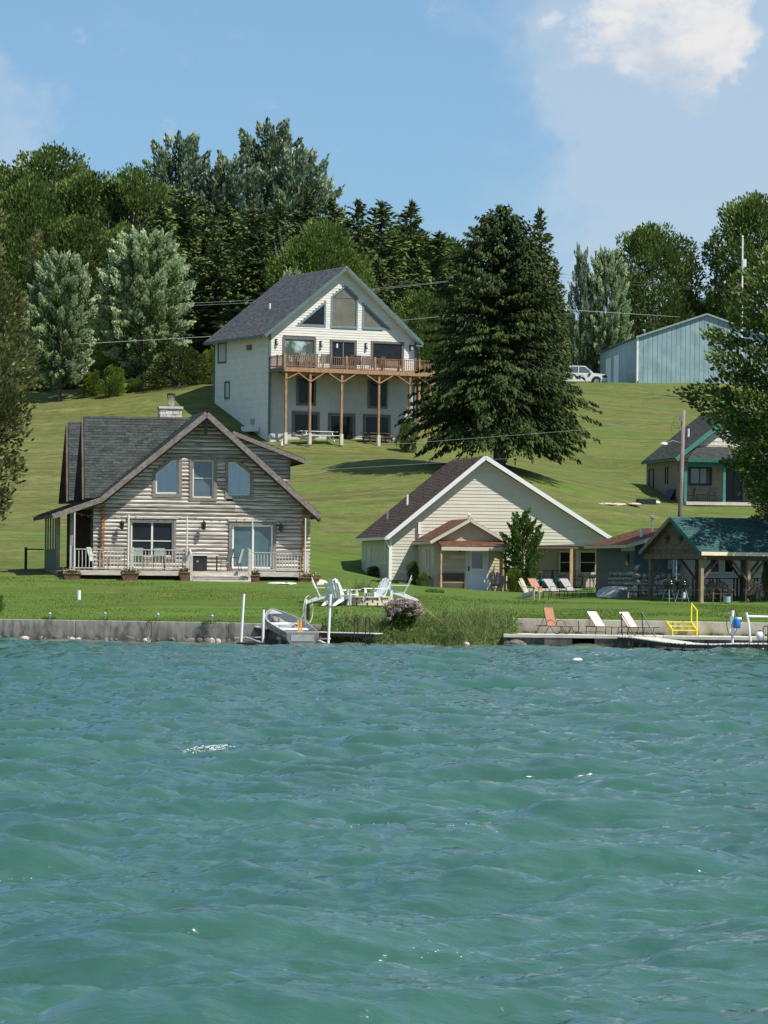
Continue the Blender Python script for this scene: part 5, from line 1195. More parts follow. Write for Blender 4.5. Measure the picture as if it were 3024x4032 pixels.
# ================================================================== blue steel barn
H5 = House('steel_barn', 'pale blue ribbed steel barn with white corner trim on top of the hill', 'barn', 2508, 330, 5, sy=1503)
h = H5; r_ = h.root; G0 = h.px('H', 640, 1612)[1]; ze = h.px('H', 625, 1258)[1]; WD = 13.0; DEP = 23; print('barn', G0, ze, gz(*h.o.xy))
zp_ = h.px('H', 1000, 1135)[1]; u9 = h.px('H', 1000, 1135)[0]; s = (zp_-ze)/u9; AP = WD/2; zpk = ze+s*AP
MB().prism([(0, .04, G0-1), (WD, .04, G0-1), (WD, .04, ze), (AP, .04, zpk), (0, .04, ze)], (0, DEP, 0)).build('wall', M['bluesteel'], r_)
u = .14
while u < WD-.1:
    zt = ze+s*min(u, WD-u)-.05; w_ = .44
    m_ = MB(); a_, b_ = u, min(u+w_-.03, WD-.1); za, zb_ = ze+s*min(a_, WD-a_)-.06, ze+s*min(b_, WD-b_)-.06
    m_.hexa([(a_, -.02, G0-.6), (b_, -.02, G0-.6), (b_, .03, G0-.6), (a_, .03, G0-.6), (a_, -.02, za), (b_, -.02, zb_), (b_, .03, zb_), (a_, .03, za)]); m_.build('wall_panel', M['bluesteel'], r_); u += w_
v = .3
while v < DEP-.2:
    MB().box(-.03, -.002, v, v+.42, G0-1, ze-.05).build('side_panel', M['bluesteel'], r_); v += .45
MB().box(-.06, .12, -.06, -.021, G0, ze).build('corner_trim', M['white'], r_); MB().box(-.06, -.032, -.06, .28, G0-.5, ze).build('corner_trim', M['white'], r_)
for a, b in (((-.15, ze-.02), (AP, zpk+.03)), ((AP, zpk+.03), (WD+.15, ze-.02))):
    slab(r_, [(a[0], -.2, a[1]), (b[0], -.2, b[1]), (b[0], DEP+.2, b[1]), (a[0], DEP+.2, a[1])], .06, M['bluesteel'])
    beam(r_, (a[0], -.22, a[1]-.06), (b[0], -.22, b[1]-.06), .03, .16, M['steel'], 'rake_trim')
beam(r_, (-.17, -.2, ze-.06), (-.17, DEP, ze-.06), .04, .14, M['tealwall'], 'eave_trim')
for x0, y0, x1, y1 in ((380, 1440, 418, 1628), (443, 1415, 480, 1628)):
    a = h.pu('H', x0, y0, 0); b = h.pu('H', x1, y1, 0); MB().box(-.075, -.031, min(a[0], b[0]), max(a[0], b[0]), G0-.6, a[1]).build('door', M['white'], r_)
u_, z_ = h.px('H', 1170, 1090, 8); MB().tube([(u_, 8, z_-1.4), (u_, 8, z_)], .12, 8).build('vent_pipe', M['white'], r_)

# ================================================================== teal and stone cottage behind the pavilion
H6 = House('stone_base_cottage', 'low cottage with teal wall on a fieldstone base, tan siding and brown roof', 'house', 2400+262*.3761, 173, 12)
h = H6; r_ = h.root; G0 = h.px('J', 262, 912)[1]; ZW = h.px('J', 262, 675)[1]; ZT = h.px('J', 300, 395)[1]; U1 = h.px('J', 765, 700)[0]; print('stone', G0, ZW, ZT, U1, gz(*h.o.xy))
WDB = 8.6; DEPB = 7.0
MB().box(0, U1, .05, DEPB, ZW, ZT+.1).build('wall', M['tealwall'], r_)
MB().box(-.02, U1, .03, DEPB, G0-.5, ZW).build('stone_base', M['mortar'], r_)
MB().box(U1+.003, WDB, .702, DEPB, G0-.5, ZT+.1).build('side_wing', M['siding_pink'], r_)
random.seed(9); FS = [m_.copy() for m_ in RK]
for m_ in FS: m_.materials.clear(); m_.materials.append(M['fieldstone'])
for face, Lf in ((0, U1), (1, 4.2)):
    z = G0-.1
    while z < ZW-.08:
        hh = random.uniform(.22, .36); hh = min(hh, ZW-z+.04); x = random.uniform(-.1, .05)
        while x < Lf:
            w_ = random.uniform(.22, .42); cx = x+w_/2
            if cx > Lf: break
            me = RK[random.randrange(7)]; sc = (w_*.55, .17, hh*.56*1.35)
            me = FS[random.randrange(7)]
            if face == 0: o = link('stone', me, r_, (cx, .03, z+hh/2+random.uniform(-.05, .05)), (0, random.uniform(-.2, .2), 0), sc)
            else: o = link('stone', me, r_, (-.02, cx+.1, z+hh/2), (0, random.uniform(-.2, .2), R(90)), sc)
            x += w_
        z += hh*.93
W = Wall(U1, .65); wn_ = [hrect(h, 'J', 1035, 515, 1165, 695, .65), hrect(h, 'J', 1185, 515, 1312, 695, .65)]
wn_ = [[(u-U1, z) for u, z in P] for P in wn_]
courses(r_, W, G0, ZT, .155, lambda z: (0.02, WDB-U1), wn_, M['siding_pink'], 'siding_board', 'lap')
for P in wn_: window(r_, W, P, .07, M['siding_tan'], .04, M['offwhite'], M['pane'])
W0 = Wall(0, 0)
P = hrect(h, 'J', 665, 500, 705, 765); window(r_, W0, P, .05, M['white'], .02, M['white'], M['pane'], name='door', proud=.02)
P = hrect(h, 'J', 615, 525, 655, 640); window(r_, W0, P, .04, M['greywood'], .02, M['greywood'], M['pane_teal'], proud=.0)
a = h.pu('J', 178, 480, 0); b = h.pu('J', 205, 600, 0); MB().box(-.04, .0, b[0], a[0], b[1], a[1]).build('window', M['pane'], r_)
a = h.pu('J', 130, 385, 0); b = h.pu('J', 252, 450, 0); MB().box(-.03, .0, 0, min(a[0], 4.5), b[1], ZT+.1).build('frieze_panel', M['siding_tan'], r_)
e0 = h.px('J', 400, 350, -.5); eL = ZT+.02
el_ = (-.55, ZT+.02); _a = h.px('J', 600, 208, 3.0); rg = (_a[0], _a[1])
ro = slab(r_, [(el_[0], -.5, el_[1]), (rg[0], -.5, rg[1]), (rg[0], DEPB+.3, rg[1]), (el_[0], DEPB+.3, el_[1])], .12, M['offwhite'])
shingles(ro, (el_[0], DEPB+.3, el_[1]), (el_[0], -.52, el_[1]), (rg[0], -.52, rg[1]), (rg[0], DEPB+.3, rg[1]), M['shingle_rust'])
ro2 = slab(r_, [(rg[0], -.5, rg[1]), (WDB+.5, -.5, ZT+.02), (WDB+.5, DEPB+.3, ZT+.02), (rg[0], DEPB+.3, rg[1])], .12, M['offwhite']); shingles(ro2, (WDB+.5, -.52, ZT+.02), (WDB+.5, DEPB+.3, ZT+.02), (rg[0], DEPB+.3, rg[1]), (rg[0], -.52, rg[1]), M['shingle_rust'])
MB().prism([(0, .06, ZT+.1), (WDB, .06, ZT+.1), (rg[0], .06, rg[1]-.15)], (0, .1, 0)).build('gable_wall', M['siding_tan'], r_)
beam(r_, (el_[0], -.53, el_[1]-.06), (rg[0], -.53, rg[1]-.06), .03, .18, M['siding_pink'], 'rake_board'); beam(r_, (el_[0]-.02, -.5, el_[1]-.06), (el_[0]-.02, DEPB+.3, el_[1]-.06), .04, .15, M['siding_tan'], 'eave_board')
for x, y, v_, r0, hh, cap in ((333, 290, 1.6, .07, .5, 0), (447, 235, 3.2, .05, .62, 1)):
    u_ = h.px('J', x, y, v_)[0]; zr_ = el_[1]+(u_-el_[0])*(rg[1]-el_[1])/(rg[0]-el_[0]); m_ = MB().tube([(u_, v_, zr_-.2), (u_, v_, zr_+hh)], r0, 8)
    if cap: m_.lathe([(.06, hh), (.12, hh+.05), (.12, hh+.16), (.05, hh+.2)], (u_, v_, zr_), 10)
    m_.build('vent_pipe', M['steel' if cap else 'white'], r_)

# ================================================================== pavilion
H7 = House('pavilion', 'dark timber picnic pavilion with mottled green roof by the lake wall', 'pavilion', 2400+957*.3761, 163, 33, sy=2372)
h = H7; r_ = h.root; G0 = h.px('J', 957, 988)[1]; BW = 3.8; Lp = 8.5
ZE = h.px('J', 985, 462)[1]; OV = .35; 
apx = h.pu('J', 704, 95, -OV); print('pav', G0, ZE, apx)
hw = BW/2; zr_ = apx[1]; vr_ = hw
fe = (-.42, ZE); 
for sg in (0, 1):
    ve = -.42 if sg == 0 else BW+.42
    ro = slab(r_, [(-OV, ve, ZE), (Lp, ve, ZE), (Lp, vr_, zr_), (-OV, vr_, zr_)], .09, M['pavwood'])
    if sg == 0: shingles(ro, (-OV-.02, ve, ZE), (Lp, ve, ZE), (Lp, vr_, zr_), (-OV-.02, vr_, zr_), M['shingle_green'], .15, .3)
    else: shingles(ro, (Lp, ve, ZE), (-OV-.02, ve, ZE), (-OV-.02, vr_, zr_), (Lp, vr_, zr_), M['shingle_green'], .15, .3)
    beam(r_, (-OV-.03, ve, ZE-.06), (-OV-.03, vr_, zr_-.06), .04, .17, M['greendark'] if sg == 0 else M['fascia'], 'rake_board')
    beam(r_, (-OV, ve-.02, ZE-.07), (Lp, ve-.02, ZE-.07), .04, .17, M['cream_sling'] if sg == 0 else M['pavwood'], 'eave_board')
# gable boards
WG = Wall(-.06, BW+.42, -90); sG = (zr_-ZE)/(hw+.42)
def g_span(z):
    zz = zr_-.12-z
    return None if zz <= .03 else ((hw+.42)-zz/sG, (hw+.42)+zz/sG)
courses(r_, WG, ZE-.05, zr_-.14, .17, g_span, [], M['pavwood'], 'gable_board', 'lap')
MB().prism([(-.0, -.38, ZE-.05), (-.0, BW+.38, ZE-.05), (-.0, vr_, zr_-.14)], (.04, 0, 0)).build('gable_backing', M['pavwood'], r_)
# dark cut-out ornaments on the gable
m_ = MB()
for cx in (hw+.85, hw-.15):
    for (a_, b_, c_, d_) in ((-.16, .0, .05, .10), (-.04, .02, -.15, .22), (.04, .16, -.02, .05), (.10, .16, .0, .2)): WG.box(m_, cx+a_, cx+b_, .03, .05, ZE+.55+c_, ZE+.55+d_)
m_.build('ornament', M['black'], r_)
MB().box(-.12, .0, -.38, BW+.38, ZE-.32, ZE-.06).build('tie_beam', M['pavwood'], r_)
MB().box(0, Lp, -.06, .08, ZE-.34, ZE-.12).build('plate_beam', M['pavwood'], r_); MB().box(0, Lp, BW-.08, BW+.06, ZE-.34, ZE-.12).build('plate_beam', M['pavwood'], r_)
for i in range(4):
    uu = i*2.75
    for vv_ in (0, BW):
        zg = gz(*h.w(uu, vv_, 0).xy); post(r_, uu, vv_, min(G0, zg)-.1, ZE-.34, .17, M['pavpost'] if vv_ == 0 else M['pavwood'], 'post')
        for sg in (-1, 1):
            if 0 < uu+sg*.9 < Lp: beam(r_, (uu+sg*.08, vv_, ZE-1.25), (uu+sg*.95, vv_, ZE-.36), .08, .09, M['pavwood'], 'brace', up=(0, 1, 0))
m_ = MB(); [m_.beam((u, -.35, ZE-.14), (u, vr_, zr_-.14), .05, .12) or 0 for u in np.arange(.5, Lp, .6)]; [m_.beam((u, BW+.35, ZE-.14), (u, vr_, zr_-.14), .05, .12) for u in np.arange(.5, Lp, .6)]; m_.build('rafters', M['pavwood'], r_, kind='stuff')
MB().box(-.2, Lp, -.3, BW+.3, G0-.5, G0-.01).build('floor_slab', M['slab'], r_)
# ------------------------------------------------------------------ vegetation
G = np.random.RandomState(21)
def unit(n):
    v = G.randn(n, 3); return v/np.linalg.norm(v, axis=1)[:, None]
def norm(v): return v/np.maximum(np.linalg.norm(v, axis=1), 1e-6)[:, None]
def leafcards(P, A, size, wid, N=None, jit=.9):
    """one folded card per leaf: centre P, long axis A, facing N"""
    n = len(P); A = norm(A+unit(n)*jit*.5); N = unit(n) if N is None else norm(N+unit(n)*jit)
    B = norm(np.cross(A, N)); s = size*(.65+.7*G.rand(n))[:, None]; w = wid*(.65+.7*G.rand(n))[:, None]
    V = np.stack([P-A*s*.5, P+B*w*.5-A*s*.05, P+A*s*.5, P-B*w*.5-A*s*.05], 1).reshape(-1, 3)
    return V, np.arange(4*n).reshape(n, 4)
def broadleaf(name, mat, Hh=10., Rr=4., z0=2.2, boughs=60, leaves=22000, ls=.28, prof=None, elong=1.0, br=.26, up=.25, hollow=.72, tips=0.0, gap=0.0, rndmode=0):
    prof = prof or (lambda t: math.sin(math.pi*min(1, max(0, t))**.75)**.6)
    C, RB, AX = [], [], []
    for i in range(boughs):
        t = ((i+.5)/boughs+G.rand()*.06) % 1; e = Rr*prof(t); a = i*2.39996+G.rand()*.7; q_ = math.sqrt(G.rand()*.85+.15); r = e*q_*.86
        c = np.array([math.cos(a)*r, math.sin(a)*r, z0+(Hh-z0)*t]); C.append(c); RB.append(Rr*br*(.6+.8*G.rand())*(.55+.45*e/Rr))
        ax = np.array([math.cos(a)*q_, math.sin(a)*q_, up+t*1.1]); AX.append(ax/np.linalg.norm(ax))
    C, RB, AX = np.array(C), np.array(RB), np.array(AX)
    w = RB**2; w /= w.sum(); k = G.choice(boughs, leaves, p=w); d = unit(leaves); d = norm(d+np.array([0, 0, .25]))
    rad = RB[k]*(hollow+(1-hollow)*G.rand(leaves)**.5)*(1+.25*G.randn(leaves)*.5)
    off = d*rad[:, None]; ax = AX[k]; al = (off*ax).sum(1)[:, None]
    off = off+ax*al*(elong-1)
    if elong > 1.3: # taper towards the tip
        tt = np.clip(al/RB[k][:, None]*.5+.5, 0, 1); perp = off-ax*(off*ax).sum(1)[:, None]; off = off-perp*tt*.65
    P = C[k]+off
    if gap:
        keep = vnoise(P[:, 0]*1.0+50, P[:, 2]*1.0+P[:, 1]*.6+50, gap, 4) > .33; P, k, ax, d = P[keep], k[keep], ax[keep], d[keep]
    V, Q = leafcards(P, ax+d*.5, ls, ls*.6, d, .9)
    per = G.rand(boughs)[k]*.35; rnd = np.clip(G.rand(len(P))*.65+per, 0, 1)
    if tips: # pale undersides gather at the shoot tips
        tt = np.clip(((P-C[k])*ax).sum(1)/RB[k]*.5+.5, 0, 1); rnd = np.clip(G.rand(len(P))*(1-tips)+tips*tt*(.7+.5*G.rand(len(P))), 0, 1)
    return np_mesh(name, V, Q, mat, rnd), (C, RB)
def trunkmesh(name, mat, Hh, r0, C=None, nl=14, z0=2.0, lean=0.0):
    m = MB(); P = [Vector((math.sin(t*3)*.12*r0*3+lean*t, math.cos(t*2.3)*.1*r0*3-.1*r0*3, t*Hh*.9)) for t in np.linspace(0, 1, 9)]
    m.tube([Vector((0, 0, -.6))]+P, [r0*1.35, r0*1.15]+[r0*(1-t)**.8+.03 for t in np.linspace(.06, 1, 8)], 8)
    if C is not None:
        for i in G.choice(len(C), min(nl, len(C)), replace=False):
            c = Vector(C[i]); zb = max(z0*.7, c.z-1.2-math.hypot(c.x, c.y)*.5); t = zb/(Hh*.9); b_ = P[min(8, max(0, int(t*8)))].copy(); b_.z = zb
            mid = b_.lerp(c, .5)+Vector((0, 0, -.15*(c-b_).length*.5)); rr0 = r0*(1-t*.8)*.45+.02; m.tube([b_, mid, c], [rr0, rr0*.6, rr0*.2], 5)
    return m.mesh(name, mat, smooth=True)
def conifer(name, mat, Hh=12., Rr=3., z0=.8, whorl=.42, per=8, cards=36, card=.42, droop=.25, prof=None, hang=.5, skirt=1.0, irr=.25):
    prof = prof or (lambda t: (1-t)**.85*.95+.05)
    VS, QS, RS = [], [], []; n0 = 0; z = z0; segs = []
    while z < Hh-.15:
        t = (z-z0)/(Hh-z0); Lb = Rr*prof(t); npb = max(4, int(per*(.45+.55*Lb/Rr)))
        for j in range(npb):
            a = G.rand()*6.283; L_ = Lb*(1-irr+2*irr*G.rand()); n = max(6, int(cards*(L_/Rr)**1.0*(1)))
            s = G.rand(n)**.6; rise = (.10+.45*t)*L_; zz = z+rise*s-droop*L_*s**2*(1.2-t)+.12*G.randn(n)*.3+whorl*(G.rand()-.5)
            wdt = (.08+.16*L_)*np.sin(np.pi*np.clip(s*.9+.1, 0, 1)); side = (G.rand(n)-.5)*2*wdt; r = s*L_
            P = np.stack([np.cos(a)*r-np.sin(a)*side, np.sin(a)*r+np.cos(a)*side, zz-np.abs(side)*.25-G.rand(n)*.12*hang], 1)
            ax = np.stack([np.cos(a)-np.sin(a)*side/(wdt+.01)*.7, np.sin(a)+np.cos(a)*side/(wdt+.01)*.7, -hang*(.3+G.rand(n)*1.2)+.5*t*np.ones(n)], 1)
            V, Q = leafcards(P, ax, card, card*.42, np.tile([[0, 0, 1.]], (n, 1)), .75)
            VS.append(V); QS.append(Q+n0); n0 += len(V); RS.append(np.clip(.25*G.rand()+.25*s+.5*G.rand(n), 0, 1))
            if G.rand() < .35: segs.append((a, L_, z, rise, t))
        z += whorl*(1-.35*t)
    # leader
    n = 60; P = np.stack([G.randn(n)*.08, G.randn(n)*.08, Hh-.9+G.rand(n)*1.0], 1); V, Q = leafcards(P, np.tile([[0, 0, 1.]], (n, 1)), card*.8, card*.3); VS.append(V); QS.append(Q+n0); RS.append(G.rand(n))
    m = MB().tube([(0, 0, -.6), (0, 0, Hh*.5), (0, 0, Hh*.97)], [Rr*.065+.05, Rr*.035+.03, .02], 7)
    for a, L_, zb, rise, t in segs: m.tube([(0, 0, zb), (math.cos(a)*L_*.5, math.sin(a)*L_*.5, zb+rise*.4), (math.cos(a)*L_*.85, math.sin(a)*L_*.85, zb+rise*.6-droop*L_*.5)], [.035, .02, .01], 4)
    return np_mesh(name, np.concatenate(VS), np.concatenate(QS), mat, np.concatenate(RS)), m.mesh('trunk', M['bark'], True)
M['l_spruce'] = leafmat('spruce_needles', (0.017,0.034,0.011), (0.056,0.083,0.022), (0.106,0.126,0.037), .14, trans=.08, rough=.7, wob=.5)
M['l_conif'] = leafmat('conifer_needles', (0.048,0.079,0.028), (0.133,0.177,0.055), (0.227,0.244,0.083), .15, trans=.10, rough=.7, wob=.7)
M['l_dark'] = leafmat('leaf_dark', (0.049,0.092,0.024), (0.150,0.208,0.050), (0.275,0.319,0.100), .12, trans=.25, wob=.7)
M['l_mid'] = leafmat('leaf_mid', (0.065,0.115,0.022), (0.184,0.253,0.056), (0.301,0.355,0.113), .12, trans=.3, wob=.6)
M['l_silver'] = leafmat('leaf_silver', (.045,.085,.022), (.14,.20,.065), (.48,.56,.34), .45, trans=.25, wob=.4)
M['l_poplar'] = leafmat('leaf_poplar', (0.053,0.093,0.043), (0.153,0.216,0.108), (0.396,0.467,0.323), .30, trans=.25, wob=.5)
M['l_yellow'] = leafmat('leaf_bright', (0.053,0.095,0.013), (0.158,0.220,0.032), (0.252,0.315,0.063), .2, trans=.35, wob=.6)
M['l_sumac'] = leafmat('leaf_sumac', (.04,.08,.015), (.11,.19,.04), (.18,.26,.08), .15, trans=.35, wob=.4)
M['l_brown'] = leafmat('leaf_brownish', (0.086,0.092,0.036), (0.191,0.215,0.072), (0.306,0.337,0.134), .2, trans=.25, wob=.7)
M['l_olive'] = leafmat('leaf_olive', (0.042,0.059,0.015), (0.119,0.152,0.040), (0.190,0.218,0.079), .2, trans=.25, wob=.5)
M['l_near'] = leafmat('leaf_maple_near', (0.031,0.065,0.016), (0.102,0.159,0.031), (0.246,0.303,0.102), .22, trans=.3, wob=.5)
rnd_ = lambda t: math.sin(math.pi*min(1, max(.02, t))**.8)**.55
egg = lambda t: math.sin(math.pi*min(.985, max(.05, t*.93+.09))**.72)**.8
colm = lambda t: .25+.75*math.sin(math.pi*min(.97, max(.06, t*.9+.12))**.8)
def fam(key, mesh_c, Hh, Rr, r0, z0, barkm='bark', nl=14): me, (C, RB) = mesh_c; FAM[key] = (me, trunkmesh('trunk', M[barkm], Hh, r0, C, nl, z0), Hh, Rr)
FAM = {}
fam('dark1', broadleaf('crown', M['l_dark'], 10, 4.2, 2.2, 110, 31000, .22, rnd_, br=.22, gap=.9), 10, 4.2, .22, 2.2)
fam('dark2', broadleaf('crown', M['l_dark'], 10, 4.0, 2.0, 75, 27000, .23, rnd_, br=.27, gap=1.3), 10, 4.0, .22, 2.0)
fam('mid', broadleaf('crown', M['l_mid'], 10, 4.0, 1.8, 95, 26000, .22, rnd_, br=.23), 10, 4.0, .2, 1.8)
fam('silver', broadleaf('crown', M['l_silver'], 10, 3.7, 1.2, 260, 46000, .215, lambda t: math.sin(math.pi*min(.955, max(.06, t*.87+.06))**.90)**.50, elong=1.6, br=.125, up=.05, tips=.55), 10, 3.7, .17, 1.3)
fam('silver2', broadleaf('crown', M['l_silver'], 10, 4.0, 1.0, 300, 46000, .215, lambda t: math.sin(math.pi*min(.955, max(.06, t*.87+.06))**.90)**.50, elong=1.6, br=.125, up=.05, tips=.55), 10, 4.0, .17, 1.2)
fam('poplar', broadleaf('crown', M['l_poplar'], 10, 3.4, 1.0, 120, 24000, .22, colm, elong=1.7, br=.18, up=.5, tips=.5, gap=.7), 10, 3.4, .18, 1.0)
fam('aspen', broadleaf('crown', M['l_poplar'], 10, 4.0, 1.5, 130, 30000, .22, rnd_, elong=1.4, br=.17, up=.5, tips=.4, gap=.8), 10, 4.0, .2, 1.5)
fam('brown', broadleaf('crown', M['l_brown'], 10, 3.3, .6, 150, 34000, .17, lambda t: .45+.55*math.sin(math.pi*min(.95, max(.1, t*.85+.1))), br=.17, hollow=.5), 10, 3.3, .2, .6)
fam('near', broadleaf('crown', M['l_near'], 10, 5.2, 2.2, 240, 52000, .15, rnd_, elong=1.9, br=.11, up=-.12, tips=.5), 10, 5.2, .2, 2.2, nl=60)
fam('bush', broadleaf('crown', M['l_yellow'], 2, 1.4, .1, 34, 5500, .15, rnd_, br=.30), 2, 1.4, .04, .1)
fam('bush_olive', broadleaf('crown', M['l_olive'], 2, 1.6, .1, 60, 9000, .11, lambda t: math.sqrt(max(.03, 1-t**2.2)), br=.2), 2, 1.6, .05, .1)
fam('bush_dark', broadleaf('crown', M['l_dark'], 2, 1.1, .05, 40, 5200, .11, rnd_, br=.28), 2, 1.1, .04, .05)
fam('sumac', broadleaf('crown', M['l_sumac'], 4, 1.3, .3, 80, 8000, .17, lambda t: .35+.65*math.sin(math.pi*min(.95, max(.15, t*.9+.1))), elong=1.8, br=.2, up=.1), 4, 1.3, .05, .5)
me, tr = conifer('crown', M['l_conif'], 12, 3.0, .6, .36, 13, 42, .42, .22, prof=lambda t: (1-t)**.72*.95+.05, irr=.35); FAM['con1'] = (me, tr, 12, 3.0)
me, tr = conifer('crown', M['l_conif'], 12, 2.8, .6, .38, 12, 42, .42, .15, prof=lambda t: (1-t)**.55*.95+.05, irr=.38); FAM['con2'] = (me, tr, 12, 2.6)
def spr(t): return float(np.interp(t, [0, .05, .16, .33, .54, .72, .86, 1], [.8, 1, 1, .76, .67, .53, .35, .05]))
me, tr = conifer('crown', M['l_spruce'], 16.5, 6.3, 1.75, .33, 20, 118, .33, .30, prof=spr, hang=1.3, irr=.22); FAM['spruce'] = (me, tr, 16.5, 6.3)
def tree(key, name, label, cat, sx, d, top_sy, halfpx, group=None, sink=0.0, free=False):
    me, trm, Hh, Rr = FAM[key]; p = on_ground(sx, d, -sink, sy=top_sy*.6+.4*(HOR-450 if d > 200 else HOR+60)); ztop = P3(sx, top_sy, d).z; sc = (ztop-p.z)/Hh; wide = {'dark1':.34,'dark2':.34,'mid':.34,'aspen':.34,'con1':.235,'con2':.22}.get(key, 0); sr_ = max(halfpx*d/FPX, 0 if free else wide*(ztop-p.z))/Rr
    t = thing(name, label, cat, p, 0, group)
    ang = G.rand()*6.28
    link('crown', me, t, None, (0, 0, ang), (sr_, sr_, sc)); link('trunk', trm, t, None, (0, 0, ang), (sr_, sr_, sc))
    return t
D = 3024/1659
def T_(key, name, label, cat, x, d, y, hw, **k): return tree(key, name, label, cat, x*D, d, y*D, hw*D, **k)
GRP = 'trees of the wood behind the houses'
# back wood, left to right (overview coordinates of the photograph)
T_('mid', 'broadleaf_tree', 'leafy tree at the far left edge of the skyline', 'tree', 8, 306, 374, 62, group=GRP)
T_('mid', 'broadleaf_tree', 'broad bright green tree, tallest of the left skyline', 'tree', 112, 305, 335, 78, group=GRP)
T_('dark2', 'broadleaf_tree', 'dark tree low between the first two skyline trees at left', 'tree', 55, 292, 405, 62, group=GRP)
T_('dark1', 'broadleaf_tree', 'dark rounded tree right of the tall bright skyline tree at left', 'tree', 200, 300, 388, 52, group=GRP)
T_('dark2', 'broadleaf_tree', 'greyish tree with bare pale twigs showing below its crown', 'tree', 286, 298, 386, 48, group=GRP)
T_('dark1', 'broadleaf_tree', 'shaded tree behind the smaller silver maple', 'tree', 170, 284, 480, 68, group=GRP)
T_('dark2', 'broadleaf_tree', 'shaded tree behind the top of the larger silver maple', 'tree', 260, 284, 500, 62, group=GRP)
T_('brown', 'broadleaf_tree', 'brown-green tree above the smaller silver maple', 'tree', 100, 284, 505, 62, group=GRP)
T_('aspen', 'broadleaf_tree', 'tall airy tree with blue-green leaves behind the conifers at left centre', 'tree', 388, 314, 318, 62, group=GRP)
T_('aspen', 'broadleaf_tree', 'smaller airy tree beside the big one that crowns the skyline', 'tree', 498, 312, 360, 46, group=GRP)
T_('aspen', 'broadleaf_tree', 'big open-crowned tree, the highest on the skyline', 'tree', 585, 316, 292, 96, group=GRP)
T_('aspen', 'broadleaf_tree', 'right shoulder of the skyline crown, a leafy open tree', 'tree', 640, 313, 345, 52, group=GRP)
cons = [(350,440,38,'con1','pointed conifer left of the tall airy tree'),(392,410,44,'con2','dark conifer in front of the tall airy tree'),(438,432,46,'con1','dark conifer under the gap in the skyline'),
        (492,442,44,'con1','dark conifer left below the highest tree'),(545,452,46,'con2','dark conifer below the highest tree'),(600,440,48,'con1','broad dark conifer right below the highest tree'),
        (662,418,50,'con1','dark conifer at the right foot of the highest tree'),(718,430,46,'con1','conifer left above the white house ridge'),(772,434,44,'con1','slim conifer above the white house ridge'),
        (822,440,46,'con2','brighter conifer right of the white house peak'),(886,436,54,'con1','tall conifer with a ragged top right of the white house'),(944,505,52,'con2','conifer right of the ragged topped one'),
        (560,500,46,'con1','conifer low behind the roof slope of the white house'),(470,520,44,'con2','conifer low right of the larger silver maple'),(745,520,46,'con2','lower conifer just behind the white house peak'),
        (515,545,46,'con1','lower conifer beside the roof of the white house'),(430,560,40,'con1','low conifer at the right side of the larger silver maple'),(815,560,50,'con1','lower conifer right behind the white house gable'),
        (860,600,50,'con2','low conifer at the right slope of the white house'),(905,560,50,'con1','low conifer between white house and big spruce')]
for i, (x, y, w_, k, lab) in enumerate(cons): T_(k, 'conifer', lab, 'tree', x, 290+(i % 4)*4 if y < 500 else 276+(i % 3)*3, y, w_, group='conifers of the wood')
T_('dark1', 'broadleaf_tree', 'dark round tree at the left shoulder of the big spruce', 'tree', 962, 300, 524, 44, group=GRP)
T_('dark1', 'broadleaf_tree', 'dark tree low behind the left side of the big spruce', 'tree', 905, 272, 640, 48, group=GRP)
T_('mid', 'broadleaf_tree', 'light green tree with pale tips behind the white house ridge', 'tree', 688, 272, 488, 76)
T_('silver', 'broadleaf_tree', 'pale leafed low tree touching the roof of the white house', 'tree', 628, 268, 590, 34)
# silver maples at the edge of the meadow
T_('silver', 'silver_maple', 'smaller silver leafed maple at the meadow edge left', 'tree', 130, 266, 555, 84, group='silver maples at the meadow edge')
T_('silver2', 'silver_maple', 'larger round silver leafed maple left of the white house', 'tree', 312, 269, 512, 118, group='silver maples at the meadow edge')
T_('bush_olive', 'shrub', 'wide dome-shaped olive shrub left of the white house wall', 'shrub', 385, 265, 752, 78)
for i, (x, y, w_, lab) in enumerate([(82,800,34,'yellow-green brush left of the smaller silver maple'),(150,806,30,'yellow-green brush just right of the smaller silver maple trunk'),(200,792,34,'tall bright brush between the two silver maples'),
        (245,782,36,'bright bush left of the larger silver maple trunk'),(290,806,28,'low bush at the larger silver maple trunk'),(345,815,26,'low bush between larger maple trunk and dome shrub'),(40,815,34,'bright brush at the meadow edge far left'),(452,760,24,'bush against the back corner of the white house')]):
    T_('bush', 'brush', lab, 'bush', x, (272 if x < 180 or x > 300 else 264)+(i % 3), y+(14 if 180 < x < 300 else 0), w_*(.8 if 180 < x < 300 else 1), group='brush along the meadow edge')
for x, y, w_ in ((60, 700, 60), (215, 690, 60), (400, 690, 60), (300, 640, 60)): T_('dark2', 'broadleaf_tree', {60:'shaded tree behind the left edge brush',215:'shaded tree seen between the two silver maples',400:'shaded tree behind the dome shrub',300:'shaded tree right behind the larger silver maple'}[x], 'tree', x, 280, y, w_, group=GRP)
